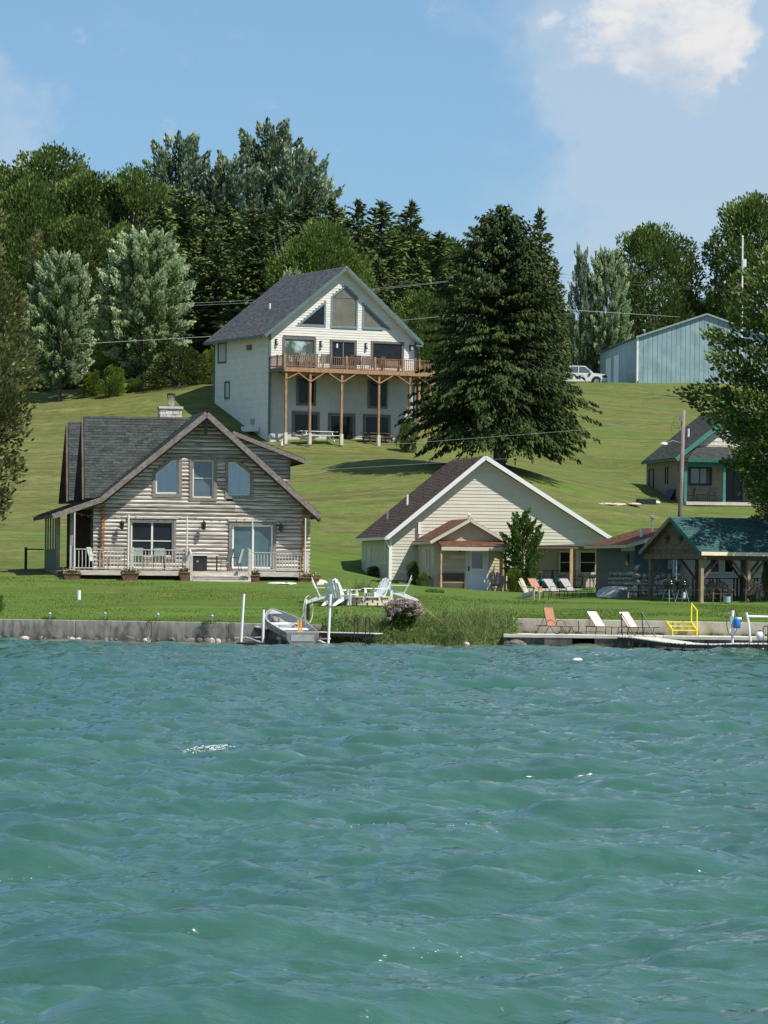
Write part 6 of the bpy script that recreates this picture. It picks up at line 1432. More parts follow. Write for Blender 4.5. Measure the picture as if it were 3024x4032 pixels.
# dead pale saplings among the wood
for i, (x, y, d, lab) in enumerate([(150,500,283,'bare pale branches above the smaller silver maple'),(222,520,282,'bare pale twigs left of the larger silver maple top'),(262,420,296,'bare forked branches in the greyish skyline tree'),(628,486,276,'bare pale sapling left above the white house roof')]):
    p = on_ground(x*D, d); zt = CAM_H+(HOR-y*D)/FPX*d; m_ = MB(); Hh = zt-p.z
    for j in range(9):
        a = G.rand()*6.28; b0 = Vector((G.randn()*.5, G.randn()*.3, Hh*.25)); e = Vector((math.cos(a)*1.6, math.sin(a)*.6, Hh*(.75+.25*G.rand()))); mid = b0.lerp(e, .5)+Vector((G.randn()*.3, 0, .3))
        m_.tube([Vector((0, 0, -.3)), b0, mid, e], [.07, .05, .035, .012], 5)
        for q_ in range(3):
            s_ = mid.lerp(e, G.rand()); m_.tube([s_, s_+Vector((G.randn()*.5, G.randn()*.3, .5+G.rand()))], [.02, .008], 4)
    tag(m_.build('dead_sapling', M['barkpale'], None), lab, 'tree').location = p
# right hand side
T_('spruce', 'spruce', 'huge dark spruce with drooping branches right of the white house', 'tree', 1081, 229, 448, 190)
T_('con1', 'conifer', 'second tall conifer behind the right shoulder of the huge spruce', 'tree', 1164, 262, 452, 74, free=True)
T_('con2', 'conifer', 'conifer behind the lower right of the huge spruce', 'tree', 1196, 300, 560, 38, group=GRP, free=True)
T_('dark1', 'broadleaf_tree', 'dark tree filling the base between spruce and barn', 'tree', 1232, 366, 700, 60, group=GRP)
T_('poplar', 'poplar', 'left of two pale green poplars beside the barn', 'tree', 1254, 356, 548, 44, group='poplars by the barn')
T_('silver', 'poplar', 'right of two poplars by the barn, with silvery leaf tips', 'tree', 1310, 356, 546, 56, group='poplars by the barn')
T_('poplar', 'broadleaf_tree', 'low pale tree at the left corner of the barn', 'tree', 1335, 362, 660, 46, group=GRP)
T_('dark1', 'broadleaf_tree', 'large dark green tree behind the barn', 'tree', 1410, 372, 498, 92)
T_('mid', 'broadleaf_tree', 'low green tree at the right of the large dark one behind the barn', 'tree', 1480, 378, 632, 50, group=GRP)
T_('mid', 'broadleaf_tree', 'low tree in the gap left of the flagpole', 'tree', 1545, 380, 636, 48, group=GRP)
T_('dark1', 'broadleaf_tree', 'tall dark oak behind the flagpole at right', 'tree', 1640, 372, 436, 98)
t_ = T_('near', 'maple', 'large near tree reaching in over the right edge of the photo', 'tree', 1822, 167, 512, 348)
t_ = T_('near', 'maple', 'near tree whose low branches hang before the green trimmed house', 'tree', 1712, 176, 815, 132)
t_ = T_('brown', 'broadleaf_tree', 'tall brownish tree at the left edge beside the log cabin', 'tree', -108, 177, 458, 208)
T_('bush_dark', 'shrub', 'leafy twig growing at the left edge above the seawall', 'shrub', -9, 149.5, 1280, 20)
# forest floor filler far back so that no bare ridge shows between trunks
for i, x in enumerate(range(-60, 1180, 72)): T_('dark1' if i % 2 else 'con1', 'broadleaf_tree' if i % 2 else 'conifer', 'shaded tree deep inside the wood behind the houses', 'tree', x, 326+(i % 3)*4, 500+(i*37) % 40+(90 if x > 960 else 0), 60, group='trees deep inside the wood')
for i, x in enumerate((1190, 1270, 1340, 1560, 1640, 1710)): T_('dark1', 'broadleaf_tree', 'shaded tree far behind the barn', 'tree', x, 392+(i % 3)*4, 672+(i*13) % 20, 52, group='trees far behind the barn')

# garden plants
def G_(key, name, label, cat, k, x0, x1, yt, d, group=None, sink=.02):
    sx0, sy = Z(k, x0, yt); sx1, _ = Z(k, x1, yt); return tree(key, name, label, cat, (sx0+sx1)/2, d, sy, (sx1-sx0)/2, group=group, sink=sink)
G_('sumac', 'small_tree', 'feathery young sumac tree between cottage porch and patio', 'tree', 'I', 880, 1180, 45, 181.5)
G_('bush', 'lily_clump', 'bright green leafy clump under the young sumac', 'plant', 'I', 905, 1040, 450, 179.5)
G_('bush', 'lily_clump', 'bright green leafy clump close to the right porch post', 'plant', 'O', 1500, 1640, 560, 178.5)
G_('bush_olive', 'bush', 'low rounded green bush left of the cottage downspout', 'shrub', 'X', 375, 560, 8, 172)
G_('bush_olive', 'bush', 'smaller yellow-green bush at the cottage corner', 'shrub', 'X', 560, 662, 8, 173)
G_('bush_dark', 'shrub', 'tall dark shrub in the angle of the cottage porch annex', 'shrub', 'C', 335, 425, 640, 183.5)
G_('bush_dark', 'shrub', 'dark shrub low against the porch annex wall', 'shrub', 'C', 395, 480, 700, 181)
G_('bush_dark', 'shrub', 'dark shrub below the left side windows of the cottage', 'shrub', 'C', 120, 215, 665, 190.5)
G_('bush_dark', 'shrub', 'dark shrub between cottage patio and fieldstone wall', 'shrub', 'P', 1280, 1425, 405, 177)
G_('bush_dark', 'shrub', 'dark shrub at the foot of the white house right corner', 'shrub', 'B', 1260, 1420, 1085, 249)
G_('bush_dark', 'shrub', 'dark bush right of the pavilion against the siding', 'shrub', 'J', 1590, 1720, 500, 172)
# small tufts
def tuft(cx, cy, n, r, h_, w_, name, label, mat, cat='grass', lean=.9):
    a = G.rand(n)*6.28; q_ = np.sqrt(G.rand(n))*r; p = np.stack([cx+np.cos(a)*q_, cy+np.sin(a)*q_, 0*a], 1); p[:, 2] = ground_np(p[:, 0], p[:, 1])-.02
    o = blades(name, p, h_, w_, mat, lean, 3); tag(o, label, cat); return o
M['reed'] = leafmat('reed_blade', (.11,.18,.05), (.26,.36,.11), (.50,.48,.24), .18, trans=.45, wob=.4)
M['reed_dry'] = leafmat('reed_dry', (.20,.16,.07), (.38,.32,.16), (.48,.42,.24), .3, trans=.3, wob=.4)
p = hit_ground(*Z('X', 330, 112)); tuft(p.x, p.y, 220, .45, .65, .03, 'ornamental_grass', 'loose ornamental grass left of the low garden bush', M['reed'])
p = hit_ground(*Z('O', 520, 800)); tuft(p.x, p.y, 300, .45, .18, .04, 'grass_clump', 'low grass clump at the left foot of the porch', M['blade'])
for k, (x, y, lab) in enumerate([(362,440,'dark tuft at the leftmost wall light'),(762,448,'tuft at the second wall light'),(1118,456,'tuft at the third wall light'),(1530,466,'tuft at the wall light nearest the boat')]):
    p = hit_ground(*Z('K', x, y)); tuft(p.x-.05, p.y, 160, .3, .14, .03, 'grass_clump', lab, M['blade'])
# reeds on the bank
def reeds(name, n, sx0, sx1, s0, s1, h_, w_, mat, lean, dens=None, rnd=None):
    sx = sx0+(sx1-sx0)*G.rand(n); s = s0+(s1-s0)*G.rand(n); p = np.array([bank_z(float(a), float(b)) for a, b in zip(sx, s)]); edge = np.clip(np.minimum((sx-1240)/130, (2065-sx)/70), .25, 1)
    return blades(name, p, h_*edge*(.75+.5*vnoise(sx, s*0, 37., 3)), w_, mat, lean, 3)
for o in (reeds('reeds', 7000, 1290, 2035, .0, .85, .78, .032, M['reed'], 1.0), reeds('reeds', 2200, 1480, 2030, .55, .98, .50, .03, M['reed'], 1.2), reeds('reeds', 800, 1320, 2040, .5, .98, .55, .022, M['reed_dry'], 1.1)): o['kind'] = 'stuff'
n = 260; sx = 1280+760*G.rand(n); s = .1+.5*G.rand(n); pp = np.array([bank_z(float(a), float(b)) for a, b in zip(sx, s)])
o = blades('seed_stalks', pp, 1.15, .014, M['reed_dry'], .9, 3); o['kind'] = 'stuff'
n = 7000; sx = 1270+770*G.rand(n); s = G.rand(n)*.9; pp = np.array([bank_z(float(a), float(b)) for a, b in zip(sx, s)]); hmax = .25+.55*vnoise(sx, s*0, 55., 14); pp[:, 2] += G.rand(n)*hmax
V, Q = leafcards(pp, unit(n)+np.array([0, 0, .5]), .15, .05); o = link('bank_foliage', np_mesh('bank_foliage', V, Q, M['l_sumac'], G.rand(n))); o['kind'] = 'stuff'
# weeds between stones along the walls
n = 1600; sx = 1990+1050*G.rand(n); d = np.interp(sx, [1985, 3024], [144.65, 142.3])-.03-.15*G.rand(n); pp = np.stack([(sx-1512)/FPX*d, d, .555+0*d], 1); pp = pp[vnoise(sx, sx*0, 60., 8) > .55]
o = blades('wall_weeds', pp, .13, .03, M['blade'], .9, 2); o['kind'] = 'stuff'
# tall flowering clump above the reeds
c = P3((1503+1663)/2, 2440, 143.3); zt = CAM_H+(HOR-2350)/FPX*143.3
t = thing('flowering_bush', 'tall clump of mauve-pink flower heads above the reeds', 'plant', (c.x, c.y, .85))
n = 90; aa = G.rand(n)*6.28; qq = np.sqrt(G.rand(n)); hh = (zt-.85)*(1.0-.30*qq**2)*(.86+.16*G.rand(n)); tx = np.cos(aa)*qq*.80; ty = np.sin(aa)*qq*.5; m_ = MB()
for i in range(n): m_.tube([(tx[i]*.55, ty[i]*.55, -.1), (tx[i]*.85, ty[i]*.85, hh[i]*.5), (tx[i], ty[i], hh[i])], .008, 4, cap=False)
m_.build('stems', M['l_mid'], t, kind='stuff')
k = G.randint(0, n, 3800); f_ = G.rand(3800)*.92; P = np.stack([tx[k]*(.6+.4*f_), ty[k]*(.6+.4*f_), hh[k]*f_], 1)+G.randn(3800, 3)*.05; V, Q = leafcards(P, np.stack([np.cos(aa[k]), np.sin(aa[k]), 0*f_-.2], 1)+unit(3800)*.7, .16, .045, np.tile([[0, 0, 1.]], (3800, 1)))
link('leaves', np_mesh('leaves', V, Q, M['l_sumac'], G.rand(3800)), t, kind='stuff')
M['blossom'] = leafmat('blossom_mauve', (.30,.15,.20), (.52,.33,.38), (.72,.62,.62), .3, trans=.2, wob=.4)
k = np.repeat(np.arange(n), 60); P = np.stack([tx[k]*1.08, ty[k], hh[k]-np.repeat(G.rand(n)**2*.45, 60)], 1)+G.randn(len(k), 3)*np.array([.07, .06, .035]); V, Q = leafcards(P, unit(len(k)), .035, .035, None)
link('blossoms', np_mesh('blossoms', V, Q, M['blossom'], G.rand(len(k))), t, kind='stuff')
p = P3(*Z('X', 1045, 345), 145.8); o = blades('dark_seedheads', np.stack([p.x+G.randn(50)*.12, p.y+G.randn(50)*.08, 0*G.rand(50)+.95], 1), .62, .03, M['l_brown'], .25, 2); tag(o, 'small dark brown seedhead clump on the lawn edge above the reeds', 'plant')
# ------------------------------------------------------------------ furniture and things on the lawns
def adirondack(mat='whitebright', name='adirondack_chair'):
    """faces -y (front towards the camera when rz = 0)"""
    t = thing(name, 'adirondack chair on the lawn', 'chair'); m_ = M[mat]
    for sx in (-1, 1):
        MB().hexa([(sx*.27-.02,-.42,0),(sx*.27+.02,-.42,0),(sx*.27+.02,-.33,0),(sx*.27-.02,-.33,0),(sx*.27-.02,-.42,.56),(sx*.27+.02,-.42,.56),(sx*.27+.02,-.33,.56),(sx*.27-.02,-.33,.56)]).build('leg', m_, t)
        MB().prism([(sx*.23-.018,-.40,.28),(sx*.23-.018,-.40,.40),(sx*.23-.018,.12,.28),(sx*.23-.018,.62,.06),(sx*.23-.018,.66,0),(sx*.23-.018,.52,0)], (.036,0,0)).build('leg', m_, t)
        MB().prism([(sx*.30-.07,-.48,.56),(sx*.30+.07,-.48,.56),(sx*.30+.06,.20,.56),(sx*.30-.04,.24,.56)], (0,0,.03)).build('arm', m_, t)
    for i in range(5): y = -.40+i*.105; MB().box(-.26, .26, y, y+.09, .385-i*.026, .41-i*.026).build('seat_slat', m_, t)
    for i in range(5):
        x = (i-2)*.115; h_ = .98-.035*(i-2)**2; y0, z0 = .10, .26; y1, z1 = .40, h_
        MB().hexa([(x-.047,y0-.012,z0),(x+.047,y0-.012,z0),(x+.047,y0+.012,z0),(x-.047,y0+.012,z0),(x*1.12-.05,y1-.012,z1-.03),(x*1.12+.05,y1-.012,z1-.03),(x*1.12+.05,y1+.012,z1),(x*1.12-.05,y1+.012,z1)]).build('back_slat', m_, t)
    MB().box(-.28, .28, .245, .27, .54, .60).build('back_rail', m_, t); MB().box(-.26, .26, .345, .37, .78, .83).build('back_rail', m_, t)
    return t
def chaise(sling, frame='black', back=50, curved=False, arms=False, name='lounge_chair'):
    """head at -x, feet at +x, seat along x"""
    t = thing(name, 'lounge chair', 'lounge chair'); f = M[frame]; s = M[sling]; a = R(back); H0 = .33; BL = .78
    bx, bz = -.25-math.cos(a)*BL, H0+math.sin(a)*BL
    MB().hexa([(-.25,-.28,H0-.008),(-.25,.28,H0-.008),(-.25,.28,H0+.008),(-.25,-.28,H0+.008),(bx,-.28,bz-.008),(bx,.28,bz-.008),(bx,.28,bz+.008),(bx,-.28,bz+.008)]).build('backrest', s, t)
    MB().box(-.25, .85, -.28, .28, H0-.008, H0+.008).build('seat', s, t)
    m = MB()
    for y in (-.30, .30):
        m.tube([(-.80, y, H0-.01), (.88, y, H0-.01)], .018, 6); m.tube([(-.25, y, H0), (bx, y, bz)], .018, 6)
    m.tube([(.88, -.30, H0-.01), (.88, .30, H0-.01)], .018, 6); m.tube([(bx, -.30, bz), (bx, .30, bz)], .018, 6); m.tube([(-.80, -.30, H0-.01), (-.80, .30, H0-.01)], .018, 6)
    m.tube([(-.62, -.28, H0), (bx*.6-.1, -.28, H0+(bz-H0)*.55)], .012, 5); m.tube([(-.62, .28, H0), (bx*.6-.1, .28, H0+(bz-H0)*.55)], .012, 5); m.build('frame', f, t)
    for y in (-.30, .30):
        if curved:
            MB().tube([(-.86, y, 0), (-.62, y, H0)], .016, 6).build('leg', f, t)
            MB().tube([(-.10, y, H0), (.05, y, .12), (.2, y, .01), (.34, y, .02), (.46, y, .16), (.5, y, H0)], .016, 6).build('leg', f, t)
            MB().tube([(.50, y, H0), (.62, y, .14), (.74, y, .01), (.82, y, .04), (.9, y, .2), (.92, y, H0)], .016, 6).build('leg', f, t)
            MB().tube([(-.30, y*1.06, H0), (-.22, y*1.06, H0+.2), (-.02, y*1.06, H0+.24), (.16, y*1.06, H0+.12), (.2, y*1.06, H0)], .014, 6).build('arm', f, t)
        else:
            for x in (-.72, -.2, .62): MB().tube([(x, y, H0), (x-.05, y, 0)], .016, 6).build('leg', f, t)
            MB().tube([(-.75, y, .10), (-.22, y, .10)], .012, 5).build('stretcher', f, t)
            if arms: MB().tube([(-.28, y*1.1, H0), (-.22, y*1.1, H0+.22), (.12, y*1.1, H0+.20), (.2, y*1.1, H0)], .014, 6).build('arm', f, t)
    return t
def patio_chair(sling='green_sling', name='patio_chair'):
    t = thing(name, 'patio chair', 'chair'); s = M[sling]; f = M['black']
    MB().hexa([(-.25,-.25,.42),(.25,-.25,.42),(.25,.22,.40),(-.25,.22,.40),(-.25,-.25,.445),(.25,-.25,.445),(.25,.22,.425),(-.25,.22,.425)]).build('seat', s, t)
    MB().hexa([(-.25,.20,.42),(.25,.20,.42),(.25,.225,.42),(-.25,.225,.42),(-.25,.38,1.06),(.25,.38,1.06),(.25,.40,1.06),(-.25,.40,1.06)]).build('backrest', s, t)
    for sx in (-1, 1):
        MB().tube([(sx*.28, -.28, 0), (sx*.28, -.26, .62), (sx*.28, -.15, .66), (sx*.28, .26, .64)], .015, 6).build('arm', f, t)
        MB().tube([(sx*.27, .30, 0), (sx*.27, .20, .40), (sx*.27, .39, 1.07)], .015, 6).build('leg', f, t)
    return t
def cpts(t, p, rz, label=None, group=None, first=False, scale=None):
    if first:
        t.location = p; t.rotation_euler = (0, 0, rz)
        if label: t['label'] = label
        if group: t['group'] = group
        if scale: t.scale = (scale,)*3
        return t
    return dup(t, p, rz, label, group, (scale,)*3 if scale else None)
def gp(k, x, y, d0=140, d1=420): return hit_ground(*Z(k, x, y), d0, d1)
# four white chairs at the fire pit (zoom F coordinates of the front feet)
AC = adirondack(); g_ = 'white chairs round the fire pit'
pit = gp('F', 1215, 380)
for i, (x, y, rz, lab) in enumerate([(870,362,88,'white adirondack chair seen from the side, leftmost at the fire pit'),(1050,378,62,'tall white adirondack chair left of the fire pit, angled to it'),
        (985,384,150,'white adirondack chair with its shaded slatted back to the lake'),(1320,368,-48,'white adirondack chair right of the fire pit, angled left'),(1510,340,-86,'white adirondack chair farthest right, behind the flowers')]):
    cpts(AC, gp('F', x, y)+Vector((0, 0, -.01)), R(rz), lab, g_, first=(i == 0), scale=1.16)
t = thing('fire_pit', 'round fire pit of stacked pale limestone blocks', 'fire pit', pit+Vector((0, .75, 0)))
for L_ in range(3):
    N = 15; rr_ = .98
    for i in range(N):
        a = 2*math.pi*(i+.5*L_)/N; w_ = 2*math.pi*rr_/N*.46; m_ = MB().box(-w_, w_, -.11, .11, 0, .105)
        link('stone', m_.mesh('stone', M['limestone']), t, (math.cos(a)*rr_, math.sin(a)*rr_, L_*.11), (0, 0, a+math.pi/2+random.uniform(-.06, .06)))
for i in range(10):
    a = 2*math.pi*i/10; m_ = MB().prism([(-.30,-.17,.33),(.30,-.17,.33),(.24,.15,.33),(-.24,.15,.33)], (0,0,.05)); link('cap_stone', m_.mesh('cap_stone', M['limestone']), t, (math.cos(a)*.98, math.sin(a)*.98, 0), (0, 0, a+math.pi/2))
# white pipe on the lawn
p = gp('K', 572, 296); o = MB().tube([(0,0,-.1),(0,0,.40)], .085, 12).build('pipe_stub', M['white']); o.location = p; tag(o, 'short white capped pipe standing alone on the left lawn', 'pipe')
p = gp('B', 512, 1256, 200, 260); o = MB().tube([(0,0,-.1),(0,0,.36)], .09, 12).build('pipe_stub', M['white']); o.location = p; tag(o, 'short white pipe on the grass before the white house', 'pipe')
# path lights
sol = None
for i, (x, y, lab) in enumerate([(362,400,'leftmost small path light on the seawall'),(762,398,'second small path light on the seawall'),(1148,406,'third small path light, above the long seawall'),(1540,416,'small path light nearest the boat')]):
    p = gp('K', x, y+48); p.z += 0
    if sol is None:
        sol = thing('path_light', lab, 'path light'); MB().tube([(0,0,-.05),(0,0,.26)], .014, 6).build('stake', M['steel'], sol); MB().lathe([(.03,.16),(.05,.25),(.075,.27),(.02,.33)], (0,0,0), 8).build('lamp_head', M['bluegrey'], sol)
    cpts(sol, p, 0, lab, 'path lights on the seawall', first=(i == 0))

# cabin deck: planters, chairs, table
h = H1 = CB
DVp = -3.0
def planter(k, x0, x1, yt, yb, v, lab, flowers=True):
    (u0_, z1_), (u1_, _) = h.px(k, x0, yt, v), h.px(k, x1, yt, v); z0_ = h.px(k, (x0+x1)/2, yb, v)[1]; uc = (u0_+u1_)/2; hw_ = (u1_-u0_)/2; b_ = h.w(uc, v, z0_); hh = z1_-z0_
    t = thing('planter', lab, 'planter', b_, h.a, 'flower planters along the cabin deck'); w0 = hw_*.70
    MB().hexa([(-w0,-.16,-.08),(w0,-.16,-.08),(w0,.16,-.08),(-w0,.16,-.08),(-hw_,-.24,hh),(hw_,-.24,hh),(hw_,.24,hh),(-hw_,.24,hh)]).build('pot', M['terracotta'], t)
    MB().box(-hw_-.02, hw_+.02, -.26, .26, hh-.03, hh+.02).build('rim', M['terracotta'], t)
    n = 260; P = np.stack([G.randn(n)*hw_*.45, G.randn(n)*.12, hh+.03+np.abs(G.randn(n))*.08], 1); V, Q = leafcards(P, unit(n)+np.array([0,0,.4]), .10, .06); link('foliage', np_mesh('foliage', V, Q, M['l_yellow'], G.rand(n)), t, kind='stuff')
    n = 70; P = np.stack([G.randn(n)*hw_*.4, -.08+G.randn(n)*.1, hh+.10+np.abs(G.randn(n))*.08], 1); V, Q = leafcards(P, unit(n), .06, .06); link('flowers', np_mesh('flowers', V, Q, M['petals'], G.rand(n)), t, kind='stuff')
M['petals'] = leafmat('petals', (.70,.66,.60), (.75,.70,.66), (.62,.22,.34), .4, trans=.2, wob=.2)
for x0, x1, yt, yb, lab in ((203,302,1045,1080,'brown planter at the left corner of the cabin deck'),(520,617,1045,1085,'brown planter with a light streak below the left cabin rail'),(838,893,1042,1087,'brown planter hidden beside the cabin steps left'),
        (1228,1274,1058,1100,'brown planter with pink flowers right of the cabin steps'),(1484,1602,1070,1106,'brown planter at the right corner of the cabin deck')): planter('A', x0, x1, yt, yb, -3.05, lab)
PC = patio_chair(); zdk = h.px('A', 600, 1032, -2.6)[1]
for i, (k, x, v, rz, lab) in enumerate([('L',410,-1.5,60,'sage green patio chair at the left end of the cabin deck'),('L',885,-1.0,180,'sage patio chair behind the left table, before the window'),('L',1140,-1.0,180,'sage patio chair centred before the right window pane'),
        ('L',1385,-1.3,-80,'sage patio chair at the right end of the deck table'),('M',505,-1.6,-75,'sage green high-back chair right of the deck counter'),('M',618,-1.2,-110,'folded looking sage chair close to the sliding door')]):
    u_ = h.px(k, x, 600, v)[0]; cpts(PC, h.w(u_, v, zdk), h.a+R(rz), lab, 'sage green chairs on the cabin deck', first=(i == 0))
u_ = h.px('L', 1010, 600, -1.7)[0]; t = thing('patio_table', 'dark framed patio table between the sage chairs', 'table', h.w(u_, -1.7, zdk), h.a)
MB().box(-.85, .85, -.45, .45, .68, .71).build('table_top', M['greywood'], t)
for sx in (-1, 1):
    for sy in (-1, 1): MB().tube([(sx*.75, sy*.38, 0), (sx*.7, sy*.34, .68)], .02, 6).build('leg', M['black'], t)
u_ = h.px('L', 590, 600, -1.5)[0]; t = thing('patio_table', 'small low table beside the leftmost sage chair', 'table', h.w(u_, -1.5, zdk), h.a)
MB().lathe([(.40,.50),(.42,.51),(.42,.53),(.40,.54)], (0,0,0), 16).build('table_top', M['black'], t); [MB().tube([(math.cos(a)*.34, math.sin(a)*.34, 0), (math.cos(a)*.28, math.sin(a)*.28, .5)], .014, 5).build('leg', M['black'], t) for a in (0, 2.1, 4.2)]
a_ = h.px('M', 150, 560, -1.2); b_ = h.px('M', 440, 580, -1.2); t = thing('outdoor_counter', 'outdoor counter with pale top and dark front against the cabin wall', 'counter', h.w((a_[0]+b_[0])/2, -1.0, zdk), h.a)
wq = (b_[0]-a_[0])/2; MB().box(-wq, wq, -.35, .45, a_[1]-zdk-.06, a_[1]-zdk).build('counter_top', M['deckwood'], t); MB().box(-wq+.05, -wq+.72, -.30, .4, .02, a_[1]-zdk-.065).build('cabinet', M['black'], t); MB().box(wq-.10, wq-.04, -.30, -.24, 0, a_[1]-zdk-.065).build('leg', M['black'], t)
MB().box(-wq+.22, -wq+.32, -.32, -.303, .42, .50).build('handle', M['steel'], t)
# things on the grass before the cabin
for k_, (x, lab) in enumerate(((1090,'long flat white stone before the deck right of the steps'),(1235,'shorter flat white stone beside the long one'))):
    p = gp('M', x, 885); me = RK[k_].copy(); me.materials.clear(); me.materials.append(M['white']); o = link('white_stone', me, None, p+Vector((0,0,.02)), (0,0,k_), (.5-.15*k_, .2, .09)); tag(o, lab, 'stone')
P = [gp('M', x, y, 150, 200) for x, y in ((1515,888),(1659,884),(1600,848),(1530,838))]
o = MB().prism([p+Vector((0,0,.03)) for p in P], (0,0,-.12)).build('path', M['slab']); o['kind'] = 'structure'
# cottage porch: bench, grey chair, small grill
h = H3; zp = AG
u_ = h.px('O', 770, 700, AV-.45)[0]; t = thing('porch_bench', 'dark brown bench on the cottage porch under the plaque', 'bench', h.w(u_, AV-.45, zp), h.a); wq = 1.12/1
for i in range(2): MB().box(-.62, .62, -.22+i*.2, -.04+i*.2, .42, .45).build('seat_slat', M['porchpost'] if i == 0 else M['brownwood'], t)
for i in range(4): MB().box(-.62, .62, .24+i*.012, .26+i*.012, .50+i*.105, .595+i*.105).build('back_slat', M['brownwood'], t)
for sx in (-.6, .6):
    MB().box(sx-.03, sx+.03, -.24, -.18, 0, .64).build('leg', M['brownwood'], t); MB().box(sx-.03, sx+.03, .20, .26, 0, .95).build('leg', M['brownwood'], t); MB().box(sx-.03, sx+.03, -.26, .24, .62, .66).build('arm', M['brownwood'], t)
GC = adirondack('greywood'); u_ = h.px('O', 1365, 700, AV-.95)[0]
cpts(GC, h.w(u_, AV-.95, zp), h.a+R(-14), 'weathered grey wooden adirondack chair beside the white door', None, first=True)
p = h.w(h.px('O', 405, 700, AV+.3)[0], AV+.3, AG-.1); t = thing('kettle_grill', 'small black kettle grill among the shrubs left of the porch', 'grill', p)
MB().lathe([(.05,.52),(.2,.56),(.27,.68),(.27,.72)], (0,0,0), 14).build('bowl', M['blackgloss'], t, smooth=True); MB().lathe([(.27,.725),(.22,.85),(.05,.90)], (0,0,0), 14).build('lid', M['blackgloss'], t, smooth=True)
for a in (0, 2.1, 4.2): MB().tube([(math.cos(a)*.12, math.sin(a)*.12, .55), (math.cos(a)*.26, math.sin(a)*.26, 0)], .012, 5).build('leg', M['steel'], t)
# lounge row in front of the cottage
TC = adirondack('tanplastic', 'tan_chair'); p = gp('P', 262, 768); cpts(TC, p, R(62), 'tan plastic adirondack chair, leftmost of the row before the cottage patio', None, first=True)
RL = chaise('rust_sling', 'brownwood', 55); p = gp('P', 440, 768); cpts(RL, p, R(-42), 'rust-orange lounge chair between the tan chair and the grey loungers', 'lounge chairs before the cottage patio', first=True)
GL = chaise('grey_sling', 'black', 48, arms=True); p = gp('P', 640, 752); cpts(GL, p, R(-44), 'grey lounge chair right behind the rust-orange one', 'lounge chairs before the cottage patio', first=True)
cpts(GL, gp('P', 845, 746), R(-44), 'grey lounge chair with a dark head pillow, rightmost of the row', 'lounge chairs before the cottage patio')
p = gp('P', 1000, 735); t = thing('side_table', 'low black wire side table right of the grey loungers', 'table', p); MB().lathe([(.26,.34),(.27,.35),(.27,.365),(.26,.37)], (0,0,0), 14).build('table_top', M['black'], t); [MB().tube([(math.cos(a)*.22, math.sin(a)*.22, 0), (math.cos(a)*.2, math.sin(a)*.2, .35)], .01, 5).build('leg', M['black'], t) for a in (0.4, 2.5, 4.6)]
# boulder
p = gp('P', 1350, 745, 150, 200); me = rock_mesh(77, 3, .62); me.materials.append(M['boulder']); o = link('boulder', me, None, p+Vector((0,0,.12)), (0,.05,.5), (1.0,.8,.78)); tag(o, 'large smooth grey boulder on the lawn beside the fieldstone wall', 'boulder')
# patio furniture under the cottage roof
h = H3; zq = GR
IC = None
def iron_chair():
    t = thing('iron_chair', 'black metal chair', 'chair'); f = M['black']
    MB().box(-.24, .24, -.24, .22, .42, .45).build('seat', f, t)
    m = MB(); m.tube([(-.23,.22,.44),(-.22,.30,.95),(.22,.30,.95),(.23,.22,.44)], .014, 6); [m.tube([(x,.24,.46),(x,.30,.94)], .009, 5) for x in (-.14,-.05,.05,.14)]; m.build('backrest', f, t)
    for sx in (-.23, .23): MB().tube([(sx,-.24,0),(sx,-.23,.64),(sx,.26,.66)], .014, 6).build('leg', f, t); MB().tube([(sx,.27,0),(sx,.22,.45)], .014, 6).build('leg', f, t)
    return t
IC = iron_chair()
for i, (x, v, rz, lab) in enumerate([(600,1.6,170,'black metal chair left of the tan patio post'),(740,1.9,190,'black metal chair close behind the tan patio post'),(860,1.7,200,'black metal chair right of the tan patio post'),
        (1085,1.4,160,'black metal chair at the small tables near the right patio window'),(1180,1.2,-100,'black metal chair at the pale patio corner post'),(330,1.2,120,'black metal chair half hidden behind the young sumac'),(500,1.9,175,'black metal chair before the left patio window edge')]):
    u_ = h.px('P', x, 500, v)[0]; cpts(IC, h.w(u_, v, zq), h.a+R(rz), lab, 'black chairs on the cottage patio', first=(i == 0))
for i, (x, v, w_, hgt, lab) in enumerate([(480,1.0,.55,.95,'tall dark table behind the sumac on the patio'),(1005,.9,.42,.62,'low dark table right of centre on the patio'),(1200,.7,.45,.74,'dark table at the right end of the patio')]):
    u_ = h.px('P', x, 500, v)[0]; t = thing('patio_table', lab, 'table', h.w(u_, v, zq), h.a); MB().box(-w_, w_, -.35, .35, hgt-.03, hgt).build('table_top', M['black'], t)
    for sx in (-1, 1): MB().tube([(sx*w_*.6, 0, hgt-.03), (sx*w_*.9, -.25, 0)], .018, 6).build('leg', M['black'], t); MB().tube([(sx*w_*.6, 0, hgt-.03), (sx*w_*.9, .25, 0)], .018, 6).build('leg', M['black'], t)
CU = None
for i, (x, w_, lab) in enumerate([(330,.18,'small teal cushion at the left end of the cottage patio'),(485,.30,'long teal cushion in the middle of the cottage patio'),(685,.24,'teal cushion nearest the tan patio post')]):
    u_, z_ = h.px('P', x, 520, .6); t = thing('cushioned_seat', lab.replace('cushion', 'cushioned low seat'), 'seat', h.w(u_, .6, zq), h.a, 'teal cushioned seats on the patio')
    MB().box(-w_, w_, -.25, .25, z_-zq-.07, z_-zq+.03).build('cushion', M['teal'], t); MB().box(-w_, w_, -.25, .25, .12, z_-zq-.075).build('base', M['black'], t)
